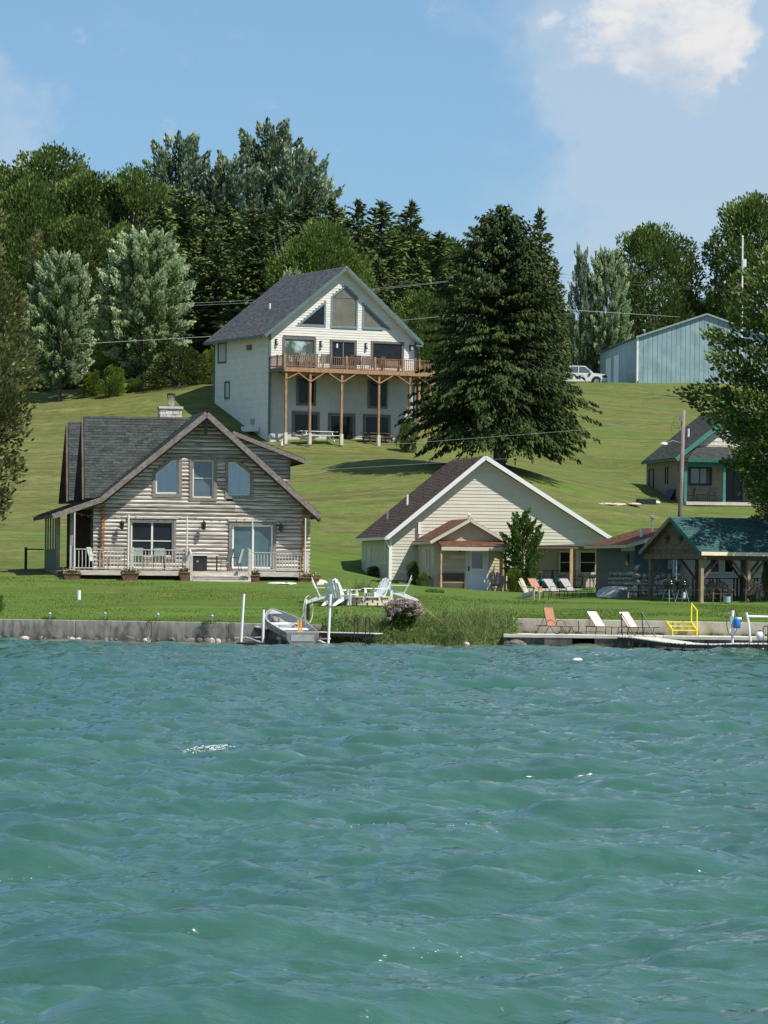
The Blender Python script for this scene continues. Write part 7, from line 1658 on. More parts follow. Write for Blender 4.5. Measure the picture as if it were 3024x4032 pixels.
# pavilion: grills, picnic table, chairs, stools
h = H7
KG = thing('kettle_grill', 'grill', 'grill'); MB().lathe([(.06,.56),(.24,.62),(.33,.78),(.34,.84)], (0,0,0), 18).build('bowl', M['blackgloss'], KG, smooth=True); MB().lathe([(.34,.845),(.31,.95),(.20,1.06),(.04,1.10)], (0,0,0), 18).build('lid', M['blackgloss'], KG, smooth=True)
MB().tube([(-.05,0,1.10),(-.04,0,1.15),(.04,0,1.15),(.05,0,1.10)], .012, 5).build('handle', M['brownwood'], KG)
for a in (.5, 2.6, 4.7): MB().tube([(math.cos(a)*.16, math.sin(a)*.16, .64), (math.cos(a)*.36, math.sin(a)*.36, 0)], .016, 6).build('leg', M['steel'], KG)
MB().lathe([(.2,.14),(.22,.15),(.2,.16)], (0,0,0), 12).build('ash_plate', M['steel'], KG)
cpts(KG, gp('Q', 262, 788), 0, 'black kettle grill at left, pale bars between its legs', 'kettle grills by the pavilion', first=True)
k2 = cpts(KG, gp('Q', 450, 790), 1.0, 'black kettle grill at right with a white bottle hanging between its legs', 'kettle grills by the pavilion')
o = MB().lathe([(.03,.18),(.07,.2),(.07,.42),(.03,.46)], (0,0,0), 10).build('ash_catcher', M['white'], k2); o.location = (.02,-.1,0)
p = gp('Q', 350, 760, 150, 200); t = thing('picnic_table', 'long picnic table with pale edges behind the two kettle grills', 'picnic table', p+Vector((0,1.6,.0)), R(3))
for i in range(4): MB().box(-2.3, 2.4, -.36+i*.18, -.20+i*.18, .72, .76).build('table_board', M['greywood'], t)
for y in (-.75, .62): MB().box(-2.3, 2.4, y, y+.24, .42, .46).build('seat_board', M['greywood'], t)
for x in (-1.6, 1.7):
    MB().box(x, x+.06, -.75, .85, .36, .42).build('crossbar', M['brownwood'], t)
    for sy in (-1, 1): MB().beam((x+.03, sy*.25, .72), (x+.03, sy*.68, 0), .05, .09).build('leg', M['brownwood'], t)
for i, (x, y, rz, lab) in enumerate([(930,795,20,'dark adirondack chair under the pavilion, left of the pair'),(1060,795,10,'dark adirondack chair under the pavilion, right of the pair'),(1480,800,-20,'dark adirondack chair at the right edge under the pavilion')]):
    p = gp('Q', x, y, 150, 200)+Vector((0,.8,0)); 
    if i == 0: DC = adirondack('pavwood')
    cpts(DC, p, R(rz), lab, 'dark chairs under the pavilion', first=(i == 0))
for i, (x, lab) in enumerate([(825,'black bar table against the siding, left of the pair of chairs'),(1170,'black bar table at the second pavilion post'),(1465,'black bar table at the right under the pavilion')]):
    p = gp('Q', x, 770, 150, 200)+Vector((0,3.2,0)); t = thing('bar_table', lab, 'table', p, R(10), 'bar tables under the pavilion'); MB().box(-.5,.5,-.3,.3,1.02,1.06).build('table_top', M['black'], t)
    for sx in (-.42,.42): MB().box(sx-.03,sx+.03,-.28,-.22,0,1.02).build('leg', M['black'], t); MB().box(sx-.03,sx+.03,.22,.28,0,1.02).build('leg', M['black'], t)
p = gp('Q', 1085, 800, 150, 200); o = MB().lathe([(.12,0),(.15,.02),(.16,.30),(.17,.31),(.13,.31)], (0,0,0), 14).build('bucket', M['bluegrey']); o.location = p; tag(o, 'pale blue bucket at the pavilion edge beside the chairs', 'bucket')
# green trimmed house things
h = H4
for i, (x, v, rz, lab) in enumerate([(650,-.9,-90,'black metal chair just right of the first green post'),(930,-.9,180,'black metal chair below the right half of the porch window'),(1600,-.9,160,'black metal chair at the far right of the green porch')]):
    u_ = h.px('T', x, 1250, v)[0]; cpts(IC, h.w(u_, v, PF), h.a+R(rz), lab, 'black chairs on the green house porch')
u_ = h.px('T', 790, 1250, -.9)[0]; t = thing('side_table', 'low black table between the porch chairs of the green trimmed house', 'table', h.w(u_, -.9, PF), h.a); MB().box(-.28,.28,-.25,.25,.48,.51).build('table_top', M['black'], t); [MB().tube([(x,y,0),(x*.9,y*.9,.48)], .012, 5).build('leg', M['black'], t) for x in (-.25,.25) for y in (-.2,.2)]
v0_ = h.pu('T', 470, 1200, -.05)[0]; v1_ = h.pu('T', 385, 1200, -.05)[0]; zg = h.pu('T', 400, 1345, -.4)[1]; zt = h.pu('T', 430, 1135, -.1)[1]
t = MB().hexa([(-.75, v0_, 0), (-.75, v1_, 0), (-.65, v1_, 0), (-.65, v0_, 0), (-.19, v0_+.1, zt-zg), (-.19, v1_-.1, zt-zg), (-.09, v1_-.1, zt-zg), (-.09, v0_+.1, zt-zg)]).build('floating_mat', M['darkblue']); t.matrix_world = Matrix.LocRotScale(h.o+Vector((0,0,zg)), Matrix.Rotation(h.a, 3, 'Z').to_quaternion(), None); tag(t, 'dark blue mats leaning on the side wall of the green trimmed house', 'mat')
p = hit_ground(*Z('T', 80, 1338), 200, 260); t = thing('storage_box', 'low black storage box at the back corner of the green trimmed house', 'box', p, h.a); MB().box(-.6,.6,-.3,.3,-.1,.32).build('box', M['black'], t); MB().box(-.62,.62,-.32,.32,.32,.37).build('lid', M['greendark'], t)
p = hit_ground(*Z('T', 215, 1315), 200, 260); me = RK[2].copy(); me.materials.clear(); me.materials.append(M['offwhite']); tag(link('white_pot', me, None, p, None, (.28,.2,.2)), 'small white lump beside the blue mats at the green trimmed house', 'stone')
for i, (x, lab) in enumerate(((265,'flat pale stone, leftmost of three in the grass by the green house'),(360,'flat pale stone, middle of three in the grass by the green house'),(478,'flat tan stone nearest the black box at the green house'))):
    p = hit_ground(*Z('D', x, 938), 200, 260); tag(link('flat_stone', RKT[i], None, p+Vector((0,0,.02)), (0,0,i), (.55+.1*(i > 0), .4, .16)), lab, 'stone')
# white house terrace and balcony furniture
h = H2
WG_ = MB
def picnic(loc, rz, lab, mat, wd=1.0):
    t = thing('picnic_table', lab, 'picnic table', loc, rz, 'tables below the balcony')
    for i in range(4): MB().box(-wd, wd, -.34+i*.17, -.19+i*.17, .70, .74).build('table_board', M[mat], t)
    for y in (-.78, .56): MB().box(-wd, wd, y, y+.22, .42, .46).build('seat_board', M[mat], t)
    for x in (-wd*.7, wd*.7):
        MB().box(x-.02, x+.02, -.75, .75, .36, .42).build('crossbar', M[mat], t)
        for sy in (-1, 1): MB().beam((x, sy*.22, .70), (x, sy*.66, 0), .04, .09).build('leg', M[mat], t)
u_ = h.px('N', 560, 1080, -1.6)[0]; picnic(h.w(u_, -1.6, G0_ if False else h.px('N', 560, 1122, -1.6)[1]), h.a, 'pale picnic table at the left below the balcony', 'offwhite', 1.45)
u_ = h.px('N', 1195, 1080, -1.3)[0]; picnic(h.w(u_, -1.3, h.px('N', 1195, 1140, -1.3)[1]), h.a, 'dark picnic table at the right below the balcony', 'brownwood', 1.25)
BC = patio_chair('grey_sling', 'balcony_chair'); BB = patio_chair('brownwood', 'balcony_chair')
for i, (x, c, rz, lab) in enumerate([(300,1,70,'brown chair in the left corner of the balcony'),(370,0,20,'grey chair left of the brown balcony bench'),(520,0,-20,'grey chair at the second balcony rail post'),(600,0,10,'grey chair below the second wall lamp on the balcony'),(660,0,-30,'grey chair just left of the balcony door'),
        (910,1,0,'brown chair right of the balcony middle post'),(960,1,10,'brown chair below the right edge of the balcony door'),(1030,0,15,'grey chair under the third balcony wall lamp'),(1085,0,-10,'grey chair left of the right big window'),(1215,1,20,'brown chair just right of the fourth balcony post')]):
    u_ = h.px('N', x, 280, -1.4)[0]; cpts(BB if c else BC, h.w(u_, -1.4, FB), h.a+R(rz+180), lab, 'chairs on the balcony', first=(i < 2))
for x, lab in ((440, 'brown bench table between the grey chairs on the balcony'), (1330, 'long brown bench on the balcony below the right window')):
    u_ = h.px('N', x, 280, -1.2)[0]; t = thing('balcony_bench', lab, 'bench', h.w(u_, -1.2, FB), h.a); MB().box(-.75,.75,-.25,.25,.42,.47).build('seat', M['cedar_rail'], t); MB().box(-.75,.75,.22,.27,.5,.85).build('backrest', M['cedar_rail'], t); [MB().box(x_-.03,x_+.03,-.2,.2,0,.42).build('leg', M['cedar_rail'], t) for x_ in (-.65,.65)]

# ------------------------------------------------------------------ wharf: loungers, steps, lift, dock
def wp(k, x, y, z=.557):
    sx, sy = Z(k, x, y); d = (CAM_H-z)*FPX/(sy-HOR); return Vector(((sx-1512)/FPX*d, d, z))
def wpd(sx, d): return Vector(((sx-1512)/FPX*d, d, .557))
RL2 = chaise('rust_sling', 'brownwood', 74, curved=True); p = wpd(Z('V', 740, 452)[0], 142.9); cpts(RL2, p, R(-42), 'rust-orange lounge chair with curved legs on the walkway', None, first=True)
CL = chaise('cream_sling', 'black', 50); p = wpd(Z('V', 1400, 458)[0], 142.6); cpts(CL, p, R(-44), 'cream lounge chair, left of the two on the walkway', 'cream lounge chairs on the walkway', first=True)
p = wpd(Z('U', 330, 548)[0], 142.2); cpts(CL, p, R(-44), 'cream lounge chair behind the black ramp rails', 'cream lounge chairs on the walkway')
# yellow steps
t = thing('yellow_steps', 'bright yellow steel steps with one tall handrail over the retaining wall', 'steps', wpd(Z('U', 1170, 0)[0], 141.55)); ye = M['yellow']; b0 = t.location
pl_ = lambda x, y, v: (lambda q_: Vector((q_.x-b0.x, v, q_.z-b0.z)))(P3(*Z('U', x, y), b0.y+v))
A0 = pl_(960, 470, 0); A1 = pl_(1400, 478, 0); B0 = pl_(850, 305, 1.45); B1 = pl_(1300, 312, 1.45)
for i, t_ in enumerate((0.04, .5, .97)):
    a = A0.lerp(B0, t_); b = A1.lerp(B1, t_); MB().box(a.x, b.x, a.y-.14, a.y+.14, a.z-.03, a.z+.012).build('tread', ye, t)
for a, b in ((A0, B0), (A1, B1)):
    MB().prism([a+Vector((-.02,-.12,.03)), b+Vector((-.02,.1,.03)), b+Vector((-.02,.1,-.22)), a+Vector((-.02,.25,-A0.z)), a+Vector((-.02,-.12,-A0.z))], (.04,0,0)).build('stringer', ye, t)
x1 = A1.x; zt = pl_(1398, 110, 0).z; zt2 = pl_(1300, -20, 1.45).z
MB().tube([(x1, 0, 0), (x1, 0, zt), (B1.x, 1.40, zt2+.0), (B1.x, 1.45, B1.z-.05)], .028, 8).build('hand_rail', ye, t)
# lift wheel with motor on its white post
c0_ = P3(*Z('R', 695, 1120), 138.6); t = thing('boat_lift_winch', 'boat lift post with large thin wheel and blue motor box', 'boat lift', (c0_.x, 138.6, 0))
cz_ = P3(*Z('R', 690, 605), 138.6).z; rz_ = P3(*Z('R', 690, 245), 138.6).z-cz_; rx_ = 175*.14708/FPX*138.6
yaw_ = math.acos(min(1, rx_/rz_))
V = [Vector((math.cos(a)*rz_*math.cos(yaw_), math.cos(a)*rz_*math.sin(yaw_), cz_+math.sin(a)*rz_)) for a in np.linspace(0, 2*math.pi, 33)]
MB().tube(V, .014, 6, cap=False).build('wheel', M['black'], t)
for a in (1.1, 1.9, 2.6, 4.2, 5.3): MB().tube([(0,0,cz_), (math.cos(a)*rz_*math.cos(yaw_), math.cos(a)*rz_*math.sin(yaw_), cz_+math.sin(a)*rz_)], .008, 5).build('spoke', M['steel'], t)
MB().tube([(.02,.05,-.6),(.02,.05,cz_+.45)], .05, 10).build('post', M['white'], t); MB().tube([(.06,.02,-.6),(.02,.04,.55)], .045, 8).build('brace', M['white'], t); MB().tube([(.34,.02,-.6),(.14,.04,.30)], .04, 8).build('brace', M['white'], t)
MB().box(-.08, .06, -.14, .0, cz_-.16, cz_+.22).build('bracket', M['bluegrey'], t); MB().lathe([(.11,cz_-.24),(.145,cz_-.2),(.15,cz_+.10),(.12,cz_+.16)], (.18,-.12,0), 14).build('motor', M['blue'], t, smooth=True); MB().lathe([(.08,cz_+.10),(.15,cz_+.11),(.13,cz_+.19)], (.22,-.11,0), 14).build('motor_cap', M['curtain'], t)
# white lift frame at the right edge
a = P3(*Z('R', 1080, 355), 138.4); t = thing('boat_lift', 'white tube frame of a boat lift at the right edge', 'boat lift', (a.x, 138.4, 0))
zr0 = P3(*Z('R', 1160, 455), 138.4).z; zb_ = P3(*Z('R', 1210, 1145), 138.4).z; dx_ = (1210-1080)*.14708/FPX*138.4
MB().tube([(0,0,a.z),(.10,0,a.z*.62+zb_*.38),(dx_*.8,0,zb_+.2),(dx_,0,zb_)], .045, 8).build('upright', M['white'], t)
MB().tube([(.02,0,zr0),(1.9,.1,zr0-.03)], .045, 8).build('cross_tube', M['white'], t)
MB().tube([(1.88,.1,zr0+.15),(1.9,.1,-.6)], .045, 8).build('upright', M['white'], t); MB().tube([(.75,-.02,zr0),(.75,-.02,zr0-.95)], .006, 4).build('cable', M['black'], t); MB().box(.10,.26,-.03,.03,zr0-.62,zr0-.58).build('bracket', M['steel'], t)
for x in (.62, .95): MB().tube([(x,-.3,-.6),(x+.02*(x > .9)*5,-.3,.40)], .035, 8).build('leg', M['white'], t)
p = P3(*Z('R', 1445, 975), 138.2); o = MB().lathe([(.02,.20),(.07,.17),(.08,.15),(.02,.22)], (0,0,0), 10).build('bumper_cap', M['black'])
tt_ = thing('dock_bumper', 'round white bumper ball hanging at the right edge', 'buoy', p); o.parent = tt_; MB().lathe([(.05,-.18),(.12,-.13),(.155,-.03),(.16,.04),(.13,.12),(.06,.17)], (0,0,0), 14).build('ball', M['white'], tt_, smooth=True)
# long dock
DK = [('V', 1560, 505, .47, 140.2), ('U', 180, 590, .50, 139.6), ('U', 520, 640, .44, 138.6), ('U', 830, 685, .36, 137.6), ('U', 1180, 712, .31, 137.0), ('U', 1659, 722, .30, 136.7), ('R', 800, 1178, .30, 136.5), ('R', 1659, 1185, .29, 136.4), ('R', 2600, 1190, .29, 136.2)]
DP = [P3(*Z(k, x, y), d) for k, x, y, z_, d in DK]; t = thing('dock', 'long low dock with pale boards curving along the wharf wall', 'dock', (DP[0].x, DP[0].y, 0)); d0_ = Vector((DP[0].x, DP[0].y, 0))
bw_ = .16
for i in range(len(DP)-1):
    a, b = DP[i]-d0_, DP[i+1]-d0_; L_ = (b-a).length; n = max(2, int(L_/bw_)); dd_ = (b-a).normalized(); sd_ = Vector((-dd_.y, dd_.x, 0)).normalized()*1.25
    me = MB().hexa([(-.072,0,-.035),(.072,0,-.035),(.072,1.25,-.035),(-.072,1.25,-.035),(-.072,0,0),(.072,0,0),(.072,1.25,0),(-.072,1.25,0)]).mesh('dock_board', M['dockboard'])
    for j in range(n): p = a.lerp(b, (j+.5)/n); link('dock_board', me, t, p, (0, 0, math.atan2(dd_.y, dd_.x)))
    m_ = MB().beam(a+Vector((0,.03,-.11)), b+Vector((0,.03,-.11)), .04, .13); m_.beam(a+Vector((0,1.2,-.11)), b+Vector((0,1.2,-.11)), .04, .13); m_.build('stringer', M['black'], t)
for k, x, y, z_, d in (('V',1470,600,0,140.0),('V',1600,600,0,139.9),('U',232,700,0,139.3),('U',510,750,0,138.5),('U',908,770,0,137.4),('U',1185,770,0,137.0),('U',1600,770,0,136.7),('R',515,1200,0,136.55),('R',1115,1200,0,136.45),('R',1385,1200,0,136.4)):
    p = P3(*Z(k, x, y), d)-d0_; MB().tube([(p.x,p.y,-.8),(p.x,p.y,.36)], .026, 7).build('leg', M['black'], t); MB().tube([(p.x,p.y+1.2,-.8),(p.x,p.y+1.2,.36)], .026, 7).build('leg', M['black'], t)
for (ka, xa, kb, xb, d) in (('U',510,'U',908,138.0),('R',515,'R',1115,136.5)):
    a = P3(*Z(ka, xa, 0), d)-d0_; b = P3(*Z(kb, xb, 0), d)-d0_; MB().tube([(a.x,a.y,.07),(b.x,b.y,.07)], .018, 6).build('cross_brace', M['black'], t)
# ramp handrails
for i, (k, x0, y0, xb, yb, x1_, y1_, lab) in enumerate([('U',25,150,50,560,285,570,'thin black triangular ramp rail, left one by the cream lounger'),('U',400,145,425,575,665,610,'thin black triangular ramp rail, right one on the wharf edge')]):
    d = 140.5; a = P3(*Z(k, x0, y0), d); b = P3(*Z(k, xb, yb), d); c = P3(*Z(k, x1_, y1_), d-.5); t = thing('ramp_rail', lab, 'handrail', (b.x, b.y, 0), 0, 'black ramp rails'); o_ = Vector((b.x, b.y, 0))
    MB().tube([b-o_-Vector((0,0,.05)), a-o_], .022, 7).build('post', M['black'], t); MB().tube([a-o_, c-o_], .022, 7).build('hand_rail', M['black'], t)
# ladder hoops right
def hoop(k, x0, x1, yt, yb, d, lab, mat='black', gap=0.0, n=1, grp=None):
    t = thing('dock_ladder', lab, 'ladder', (P3(*Z(k, x0, yb), d).x, d, 0), 0, grp); o_ = t.location
    a = P3(*Z(k, x0, yb), d)-o_; b = P3(*Z(k, x1, yb), d)-o_; tz = P3(*Z(k, x0, yt), d).z; r_2 = (b.x-a.x)/2
    pts = [(a.x, 0, a.z)]+[(a.x+r_2-r_2*math.cos(q_), 0, tz-r_2+r_2*math.sin(q_)) for q_ in np.linspace(0, math.pi, 9)]+[(b.x, .0, b.z)]
    MB().tube(pts, .02, 7).build('rail', M[mat], t); return t, a, b, tz
hoop('R', 1525, 1659, 708, 1240, 136.0, 'dark ladder hoop at the right edge of the long dock')
# buoy floating
dB = -2.75/ray(*Z('D', 45, 2118))[1]; p = P3(*Z('D', 45, 2110), dB); o = MB().lathe([(.02,-.14),(.14,-.08),(.19,0),(.16,.07),(.06,.11)], (0,0,0), 14).build('buoy', M['white'], None, smooth=True); o.location = (p.x, dB, .03); tag(o, 'small white buoy floating on the lake before the wharf', 'buoy')

# ------------------------------------------------------------------ rowboat, lift posts, little dock
d = 142.6
for i, (x0, y0, x1, y1, lab) in enumerate([(229,288,205,690,'tallest white lift post, left of the rowboat'),(389,417,384,705,'shorter white lift post touching the bow side of the rowboat')]):
    a = ZP('F', x0, y0, d); b = ZP('F', x1, y1, d); o = MB().tube([(0,0,-.7),(b.x-a.x and 0,0,0),(a.x-b.x,0,a.z-b.z)], .052, 10).build('lift_post', M['white']); o.location = b; tag(o, lab, 'post', 'white posts round the rowboat')
a = ZP('F', 936, 290, 141.6); b = ZP('F', 917, 700, 141.6); m_ = ZP('F', 930, 392, 141.6)
t = thing('lift_post', 'tall white lift post with a collar, right of the rowboat', 'post', b, 0, 'white posts round the rowboat'); MB().tube([(0,0,-.7),(0,0,0),(a.x-b.x,0,a.z-b.z)], .052, 10).build('post', M['white'], t); MB().tube([(m_.x-b.x-.003,0,m_.z-b.z-.03),(m_.x-b.x,0,m_.z-b.z+.05)], .075, 10).build('collar', M['steel'], t)
# boat hull: stations from transom (0) to bow (1)
def hull():
    t = thing('rowboat', 'old dented aluminium rowboat with three benches, bow up on the bank', 'boat'); Lb = 3.5; S_n = 12; rows_o, rows_i = [], []
    for i in range(S_n+1):
        s = i/S_n; hw_ = .60+.10*math.sin(math.pi*min(1, s*1.1))-.0 if s < .5 else .66*math.cos((s-.5)/.5*math.pi/2)**.75+.02; hw_ = .60+.08*math.sin(math.pi*s) if s < .45 else (.60+.08*math.sin(math.pi*.45))*math.cos((s-.45)/.55*math.pi/2)**.7+.02
        top = .50+.20*s**2.2; bot = .0+.26*max(0, s-.6)**1.6*3; y = s*Lb; w_b = hw_*.72*(1-.5*s)
        for k, rows in ((0, rows_o), (.022, rows_i)):
            hw2 = max(.005, hw_-k); rows.append([(-hw2, y, top), (-hw2*.97, y, top*.55+bot*.45), (-max(.004, w_b-k), y, bot+.05+k), (0, y, bot+k-.02*(1-s)), (max(.004, w_b-k), y, bot+.05+k), (hw2*.97, y, top*.55+bot*.45), (hw2, y, top)])
    def skin(rows, name, mat):
        V = [p for r_0 in rows for p in r_0]; m = MB(); m.add(V, [(i*7+j, i*7+j+1, (i+1)*7+j+1, (i+1)*7+j) for i in range(S_n) for j in range(6)]+[tuple(range(7))]); return m.build(name, mat, t, smooth=False)
    skin(rows_o, 'hull', M['alu']); m = MB(); V = [p for r_0 in rows_i for p in r_0]; m.add(V, [(i*7+j, i*7+j+1, (i+1)*7+j+1, (i+1)*7+j) for i in range(S_n) for j in range(6)]); m.build('inner_hull', M['aluin'], t)
    for j in (0, 6): MB().tube([Vector(r_0[j]) for r_0 in rows_o], .02, 6).build('gunwale', M['aluin'], t)
    tr = rows_o[0]; MB().prism([(x, -.0, z) for x, y, z in tr], (0, -.03, 0)).build('transom', M['alu'], t); MB().box(-.42, .42, -.045, -.031, .16, .40).build('transom_plate', M['aluin'], t)
    MB().tube([Vector(tr[0])+Vector((0,-.01,0)), Vector(tr[6])+Vector((0,-.01,0))], .02, 6).build('transom_rim', M['aluin'], t)
    for y, w_ in ((.22, .6), (1.25, .64), (2.2, .52)): MB().box(-w_, w_, y-.14, y+.14, .33+.02*y, .36+.02*y).build('bench', M['white'], t)
    MB().prism([(-.26, 3.05, .60), (.26, 3.05, .60), (0, 3.45, .68)], (0,0,.02)).build('bow_deck', M['aluin'], t)
    return t
bt = hull(); a = ZP('F', 700, 700, 141.6); bt.location = (a.x, 141.6, .02); bt.rotation_euler = (R(11), 0, R(23)); bt.scale = (1.18, 1.0, 1.08)
for i, (x, lab) in enumerate(((-.02, 'orange wooden oar standing in the boat, left one'), (.10, 'orange wooden oar standing in the boat, right one'))):
    w_ = Matrix.Rotation(R(23), 3, 'Z') @ Vector((x+.05, .35, .36)); o = MB().hexa([(-.045,-.02,0),(.045,-.02,0),(.045,.02,0),(-.045,.02,0),(-.09,-.02+.05,.62),(-.01,-.02+.05,.62),(-.01,.02+.05,.62),(-.09,.02+.05,.62)]).build('oar', M['orange']); o.location = Vector((a.x, 141.6, .05))+w_; tag(o, lab, 'oar', 'orange oars')
P = [ZP('F', 495, 465, 144.8), ZP('F', 560, 520, 144.0), ZP('F', 640, 530, 143.4), ZP('F', 700, 480, 143.2), ZP('F', 722, 440, 143.2)]
o = MB().tube([p-P[0] for p in P], .014, 6).build('rope', M['offwhite']); o.location = P[0]; tag(o, 'pale rope from the bow of the rowboat to the winch', 'rope')
# winch wheel behind the boat
c = ZP('F', 745, 540, 143.3); t = thing('winch_post', 'hand winch with thin tall hoop behind the rowboat', 'winch', (c.x, 143.3, 0)); cz_ = ZP('F', 745, 415, 143.3).z; rz_ = ZP('F', 745, 303, 143.3).z-cz_; rx_ = 36*.48222/FPX*143.3; yw = math.acos(rx_/rz_)
MB().tube([Vector((.04+math.cos(a)*rz_*math.cos(yw), math.cos(a)*rz_*math.sin(yw), cz_+math.sin(a)*rz_)) for a in np.linspace(0, 2*math.pi, 33)], .016, 6, cap=False).build('wheel', M['tanplastic'], t)
for a in (.4, 2.5, 4.6): MB().tube([(.0,0,cz_), (.04+math.cos(a)*rz_*math.cos(yw), math.cos(a)*rz_*math.sin(yw), cz_+math.sin(a)*rz_)], .009, 5).build('spoke', M['tanplastic'], t)
MB().tube([(-.02,0,-.3),(-.05,0,cz_+.42)], .045, 8).build('post', M['white'], t); MB().tube([(.12,.05,-.2),(-.04,0,cz_-.3)], .035, 8).build('brace', M['white'], t); MB().box(-.03,.10,-.10,.02,cz_-.42,cz_+.22).build('drum', M['black'], t)
# little dock: ramp left, platform right, ladder hoops
def plank_run(name, lab, P0, P1, w_, n, cat, mat='dockboard', parent=None, legs=()):
    t = thing(name, lab, cat, (P0.x, P0.y, 0)); o_ = Vector((P0.x, P0.y, 0)); a, b = P0-o_, P1-o_; d_ = (b-a).normalized(); L_ = (b-a).length; me = MB().box(-L_/n/2+.008, L_/n/2-.008, 0, w_, -.03, 0).mesh('dock_board', M[mat])
    for j in range(n): p = a.lerp(b, (j+.5)/n); link('dock_board', me, t, p, (0, -math.asin(d_.z), math.atan2(d_.y, d_.x)))
    m_ = MB().beam(a+Vector((0,.02,-.10)), b+Vector((0,.02,-.10)), .04, .12); m_.beam(a+Vector((0,w_-.04,-.10)), b+Vector((0,w_-.04,-.10)), .04, .12); m_.build('stringer', M['black'], t)
    for x, zb_, mt in legs: MB().tube([(x, .03, zb_), (x, .03, a.z-.1)], .022, 7).build('leg', M[mt], t); MB().tube([(x, w_-.05, zb_), (x, w_-.05, a.z-.1)], .022, 7).build('leg', M[mt], t)
    return t
plank_run('boat_ramp', 'pale plank ramp on the seawall left of the rowboat', ZP('F', 243, 542, 145.8), ZP('F', 420, 572, 143.8), .9, 8, 'ramp')
A_, B_ = ZP('F', 778, 596, 142.6), ZP('F', 1296, 610, 141.6); L_ = B_.x-A_.x
plank_run('small_dock', 'small pale dock beside the reeds with thin dark legs', A_, B_, .95, 17, 'dock', legs=((.85,-.8,'black'),(1.72,-.8,'black'),(L_-.06,-.8,'steel')))
a = ZP('F', 920, 690, 142.2); b = ZP('F', 1100, 697, 142.2); o = MB().tube([(0,0,0),(b.x-a.x,0,b.z-a.z)], .02, 6).build('dock_rail', M['black']); o.location = a; tag(o, 'thin dark bar low under the small dock', 'rail')
for i, (x0, x1, lab) in enumerate(((1130,1158,'left of the two dark ladder hoops on the small dock'),(1221,1256,'right of the two dark ladder hoops on the small dock'))): hoop('F', x0, x1, 475, 730, 141.4, lab, grp='dark ladder hoops on the small dock')
for i, (x0, y0, x1, y1, lab) in enumerate([(158,645,385,640,'weathered plank lying on the rubble left of the boat'),(225,665,365,672,'tan plank just below the longer one left of the boat'),(640,690,800,700,'grey timber at the waterline under the boat'),(830,655,930,652,'pale plank right of the rowboat transom')]):
    a = ZP('F', x0, y0, 143.2 if i < 2 else 142.4); b = ZP('F', x1, y1, 142.9 if i < 2 else 142.2); o = MB().beam((0,0,0), b-a, .22, .05).build('plank', M['deckwood' if i != 1 else 'limestone']); o.location = a; tag(o, lab, 'plank')
a = ZP('F', 240, 640, 142.8); b = ZP('F', 375, 688, 142.2); o = MB().tube([(0,0,0), b-a], .04, 8).build('metal_pole', M['aluin']); o.location = a; tag(o, 'slanting pale metal arm between the two left posts', 'pole')
a = ZP('F', 170, 690, 142.4); b = ZP('F', 400, 695, 142.1); o = MB().tube([(0,0,0), b-a], .05, 8).build('lift_beam', M['black']); o.location = a; tag(o, 'dark beam in the water between the two left posts', 'pole')
me = rock_mesh(5, 2, .7); me.materials.append(M['rock_tan']); o = link('rock', me, None, ZP('F', 852, 705, 142.0)+Vector((0,0,.06)), None, (.26,.2,.2)); tag(o, 'pale pinkish rock right of the rowboat transom', 'rock')

# ------------------------------------------------------------------ poles and wires
b = on_ground(Z('D', 812, 1010)[0], 190, 0, 2020); tp = ZP('D', 851, 220, 190)
t = thing('utility_pole', 'leaning weathered wooden utility pole behind the pavilion', 'utility pole', b); o_ = b
MB().tube([(-(tp.x-b.x)*.0, 0, -.5), (tp-b)*.5, tp-b], [.14, .12, .095], 12).build('pole', M['pole'], t, smooth=True)
ab = ZP('D', 832, 470, 190)-b; ae = ZP('D', 700, 475, 189.5)-b; am = ZP('D', 770, 452, 189.8)-b
MB().tube([ab, am, ae], .022, 6).build('lamp_arm', M['steel'], t); MB().lathe([(.05,.08),(.16,.05),(.22,-.04),(.14,-.10)], ae, 12).build('lamp_head', M['offwhite'], t)
for x, y in ((818,300),(800,345)): c_ = ZP('D', x, y, 189.8)-b; MB().tube([c_+Vector((0,.0,0))]+[c_+Vector((math.cos(a)*.22-.1, 0, math.sin(a)*.34-.1)) for a in np.linspace(0, 6.28, 13)], .010, 4).build('cable_loop', M['wiredark'], t)
MB().box(ab.x-.12, ab.x+.02, -.14, -.02, ab.z+1.2, ab.z+1.5).build('bracket', M['steel'], t)
def wire(pts, lab, rad=.014, mat='wire', sag=.0):
    rad *= .72; P = [P3(sx, sy, d) for sx, sy, d in pts]; Q = []
    for i in range(len(P)-1):
        for j in range(8): s = j/8; Q.append(P[i].lerp(P[i+1], s)-Vector((0, 0, sag*4*s*(1-s))))
    Q.append(P[-1]); o = MB().tube([q_-Q[0] for q_ in Q], rad, 5).build('wire', M[mat]); o.location = Q[0]; tag(o, lab, 'wire', 'overhead wires')
wire([(*Z('D', 822, 297), 189.8), (*Z('G', 1650, 1375), 204), (*Z('G', 520, 1462), 218), (*Z('B', -60, 1272), 232)], 'long pale wire running left from the utility pole across the big spruce', .013)
wire([(*Z('C', 1010, 70), 205), (*Z('C', 0, 132), 214), (1120, 1860, 218)], 'thin wire crossing the hill just above the cream cottage roof', .010)
for dz in (0, 12): wire([(*Z('E', 900, 888+dz), 262), (*Z('E', 1330, 868+dz), 262), (*Z('G', 350, 685+dz*.6), 262), (*Z('G', 780, 640+dz*.3), 262)], 'fine upper wire before the wood behind the white house' if dz else 'fine topmost wire before the wood behind the white house', .011)
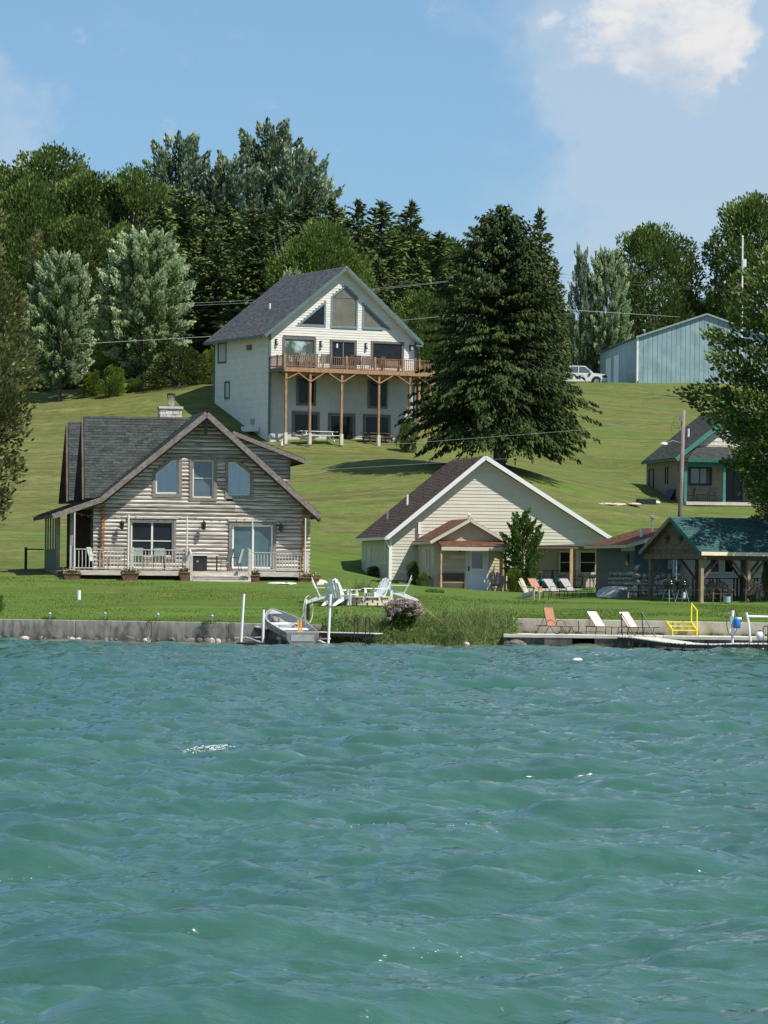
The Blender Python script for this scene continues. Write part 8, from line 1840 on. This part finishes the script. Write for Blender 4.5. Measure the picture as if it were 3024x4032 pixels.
wire([(*Z('E', 400, 1090), 259), (*Z('E', 1070, 1052), 262), (*Z('G', 500, 843), 262), (*Z('G', 720, 821), 262), (*Z('G', 1305, 790), 268), (*Z('G', 1659, 812), 290), (*Z('H', 960, 1104), 320)], 'pale wire at eave height behind the white house towards the barn', .017)
for dz in (0, 14): wire([(*Z('G', 1250, 608+dz), 300), (*Z('G', 1659, 652+dz), 312), (*Z('H', 960, 866+dz), 330), (*Z('H', 1420, 890+dz), 340)], 'dark wire crossing the trees above the barn, lower' if dz else 'dark wire crossing the trees above the barn, upper', .016, 'wiredark')
# flag pole
d = 312; b = on_ground(2918, d, 0, 1600); tp = ZP('H', 1458, 470, d); t = thing('flagpole', 'tall white flagpole with limp red and white flag before the barn', 'flagpole', b)
MB().tube([(0,0,-.3), tp-b], [.10, .07], 10).build('pole', M['white'], t); MB().lathe([(.03,-.1),(.12,.02),(.03,.14)], tp-b, 10).build('finial', M['offwhite'], t)
f0 = ZP('H', 1452, 838, d)-b; f1 = ZP('H', 1440, 940, d)-b; wd_ = 66*.4967/FPX*d
for i in range(9):
    x0 = -wd_*(.0+.11*i); V = []
    for j in range(9):
        s = j/8; z_ = f0.z+(f1.z-f0.z)*s*(1.0-.04*i); V.append((f0.x+x0*(.3+.7*s**.6)+.05*math.sin(j*1.3+i), .08*math.sin(i*2.1+j*.5), z_))
    V2 = [(x-wd_*.12*(.3+.7*(j/8)), y+.08*math.sin(i+2), z) for j, (x, y, z) in enumerate(V)]
    MB().add(V+V2, [(j, j+1, j+10, j+9) for j in range(8)]).build('stripe', M['red' if i % 2 else 'whitebright'], t)
c_ = ZP('H', 1462, 690, d)-b; MB().box(c_.x-.02, c_.x+.28, -.1, .1, c_.z-.6, c_.z+.5).build('pulley_box', M['white'], t)
# pickup beside the barn
d = 338; nose = ZP('H', 376, 1560, d); gx_ = (2300-1512)/FPX*d; zg = P3(2300, 1521, d).z; t = thing('pickup_truck', 'white pickup truck parked between the big spruce and the barn', 'pickup truck', (nose.x, d, zg)); cp = M['carpaint']
prof = [(0,.45),(-.02,.95),(-.12,1.10),(-1.28,1.22),(-2.05,1.88),(-3.5,1.92),(-3.75,1.25),(-5.75,1.22),(-5.8,.50)]
def arch(cx): return [(cx+.50*math.cos(a), .42+.50*math.sin(a)) for a in np.linspace(math.pi, 0, 9)]
base = prof+arch(-4.75)+arch(-.98)
m_ = MB(); V0 = [(x, -.98+.10*max(0, z-1.1), z) for x, z in base]; V1 = [(x, .98-.10*max(0, z-1.1), z) for x, z in base]; n = len(base)
m_.add(V0+V1, [tuple(range(n)), tuple(range(2*n-1, n-1, -1))]+[(i, n+i, n+(i+1) % n, (i+1) % n) for i in range(n)]); m_.build('body', cp, t)
MB().prism([(-1.40,-.995,1.27),(-2.08,-.925,1.80),(-2.62,-.92,1.82),(-2.62,-.985,1.27)], (0,.03,0)).build('window', M['pane_teal'], t); MB().prism([(-2.70,-.985,1.27),(-2.70,-.92,1.82),(-3.42,-.92,1.82),(-3.62,-.985,1.27)], (0,.03,0)).build('window', M['pane_teal'], t)
MB().prism([(-1.33,-.80,1.235),(-2.03,-.78,1.86),(-2.03,.78,1.86),(-1.33,.80,1.235)], (.03,0,.03)).build('windscreen', M['pane_teal'], t)
MB().box(-1.62,-1.42,-1.14,-.97,1.22,1.40).build('mirror', cp, t); MB().box(-.42,.01,-.99,-.80,.80,1.02).build('headlight', M['black'], t); MB().box(-.10,.05,-.75,.75,.60,1.0).build('grille', M['black'], t); MB().box(-.1,.08,-.95,.95,.40,.58).build('bumper', M['steel'], t)
MB().box(-1.75,-1.60,-.988,-.975,.95,1.12).build('fender_vent', M['black'], t)
for cx in (-.98, -4.75):
    w_ = MB(); w_.lathe([(.30,-.12),(.40,-.10),(.40,.10),(.30,.12)], (0,0,0), 20); o = w_.build('wheel', M['rubber'], t); o.location = (cx, -.84, .40); o.rotation_euler = (R(90), 0, 0)
    r2 = MB().lathe([(.05,.12),(.24,.125),(.26,.10)], (0,0,0), 14).build('rim', M['steel'], o)
o = None

import os
if os.environ.get('TRIS'): print('TRIS', sum(len(p.vertices)-2 for me in bpy.data.meshes for p in me.polygons))
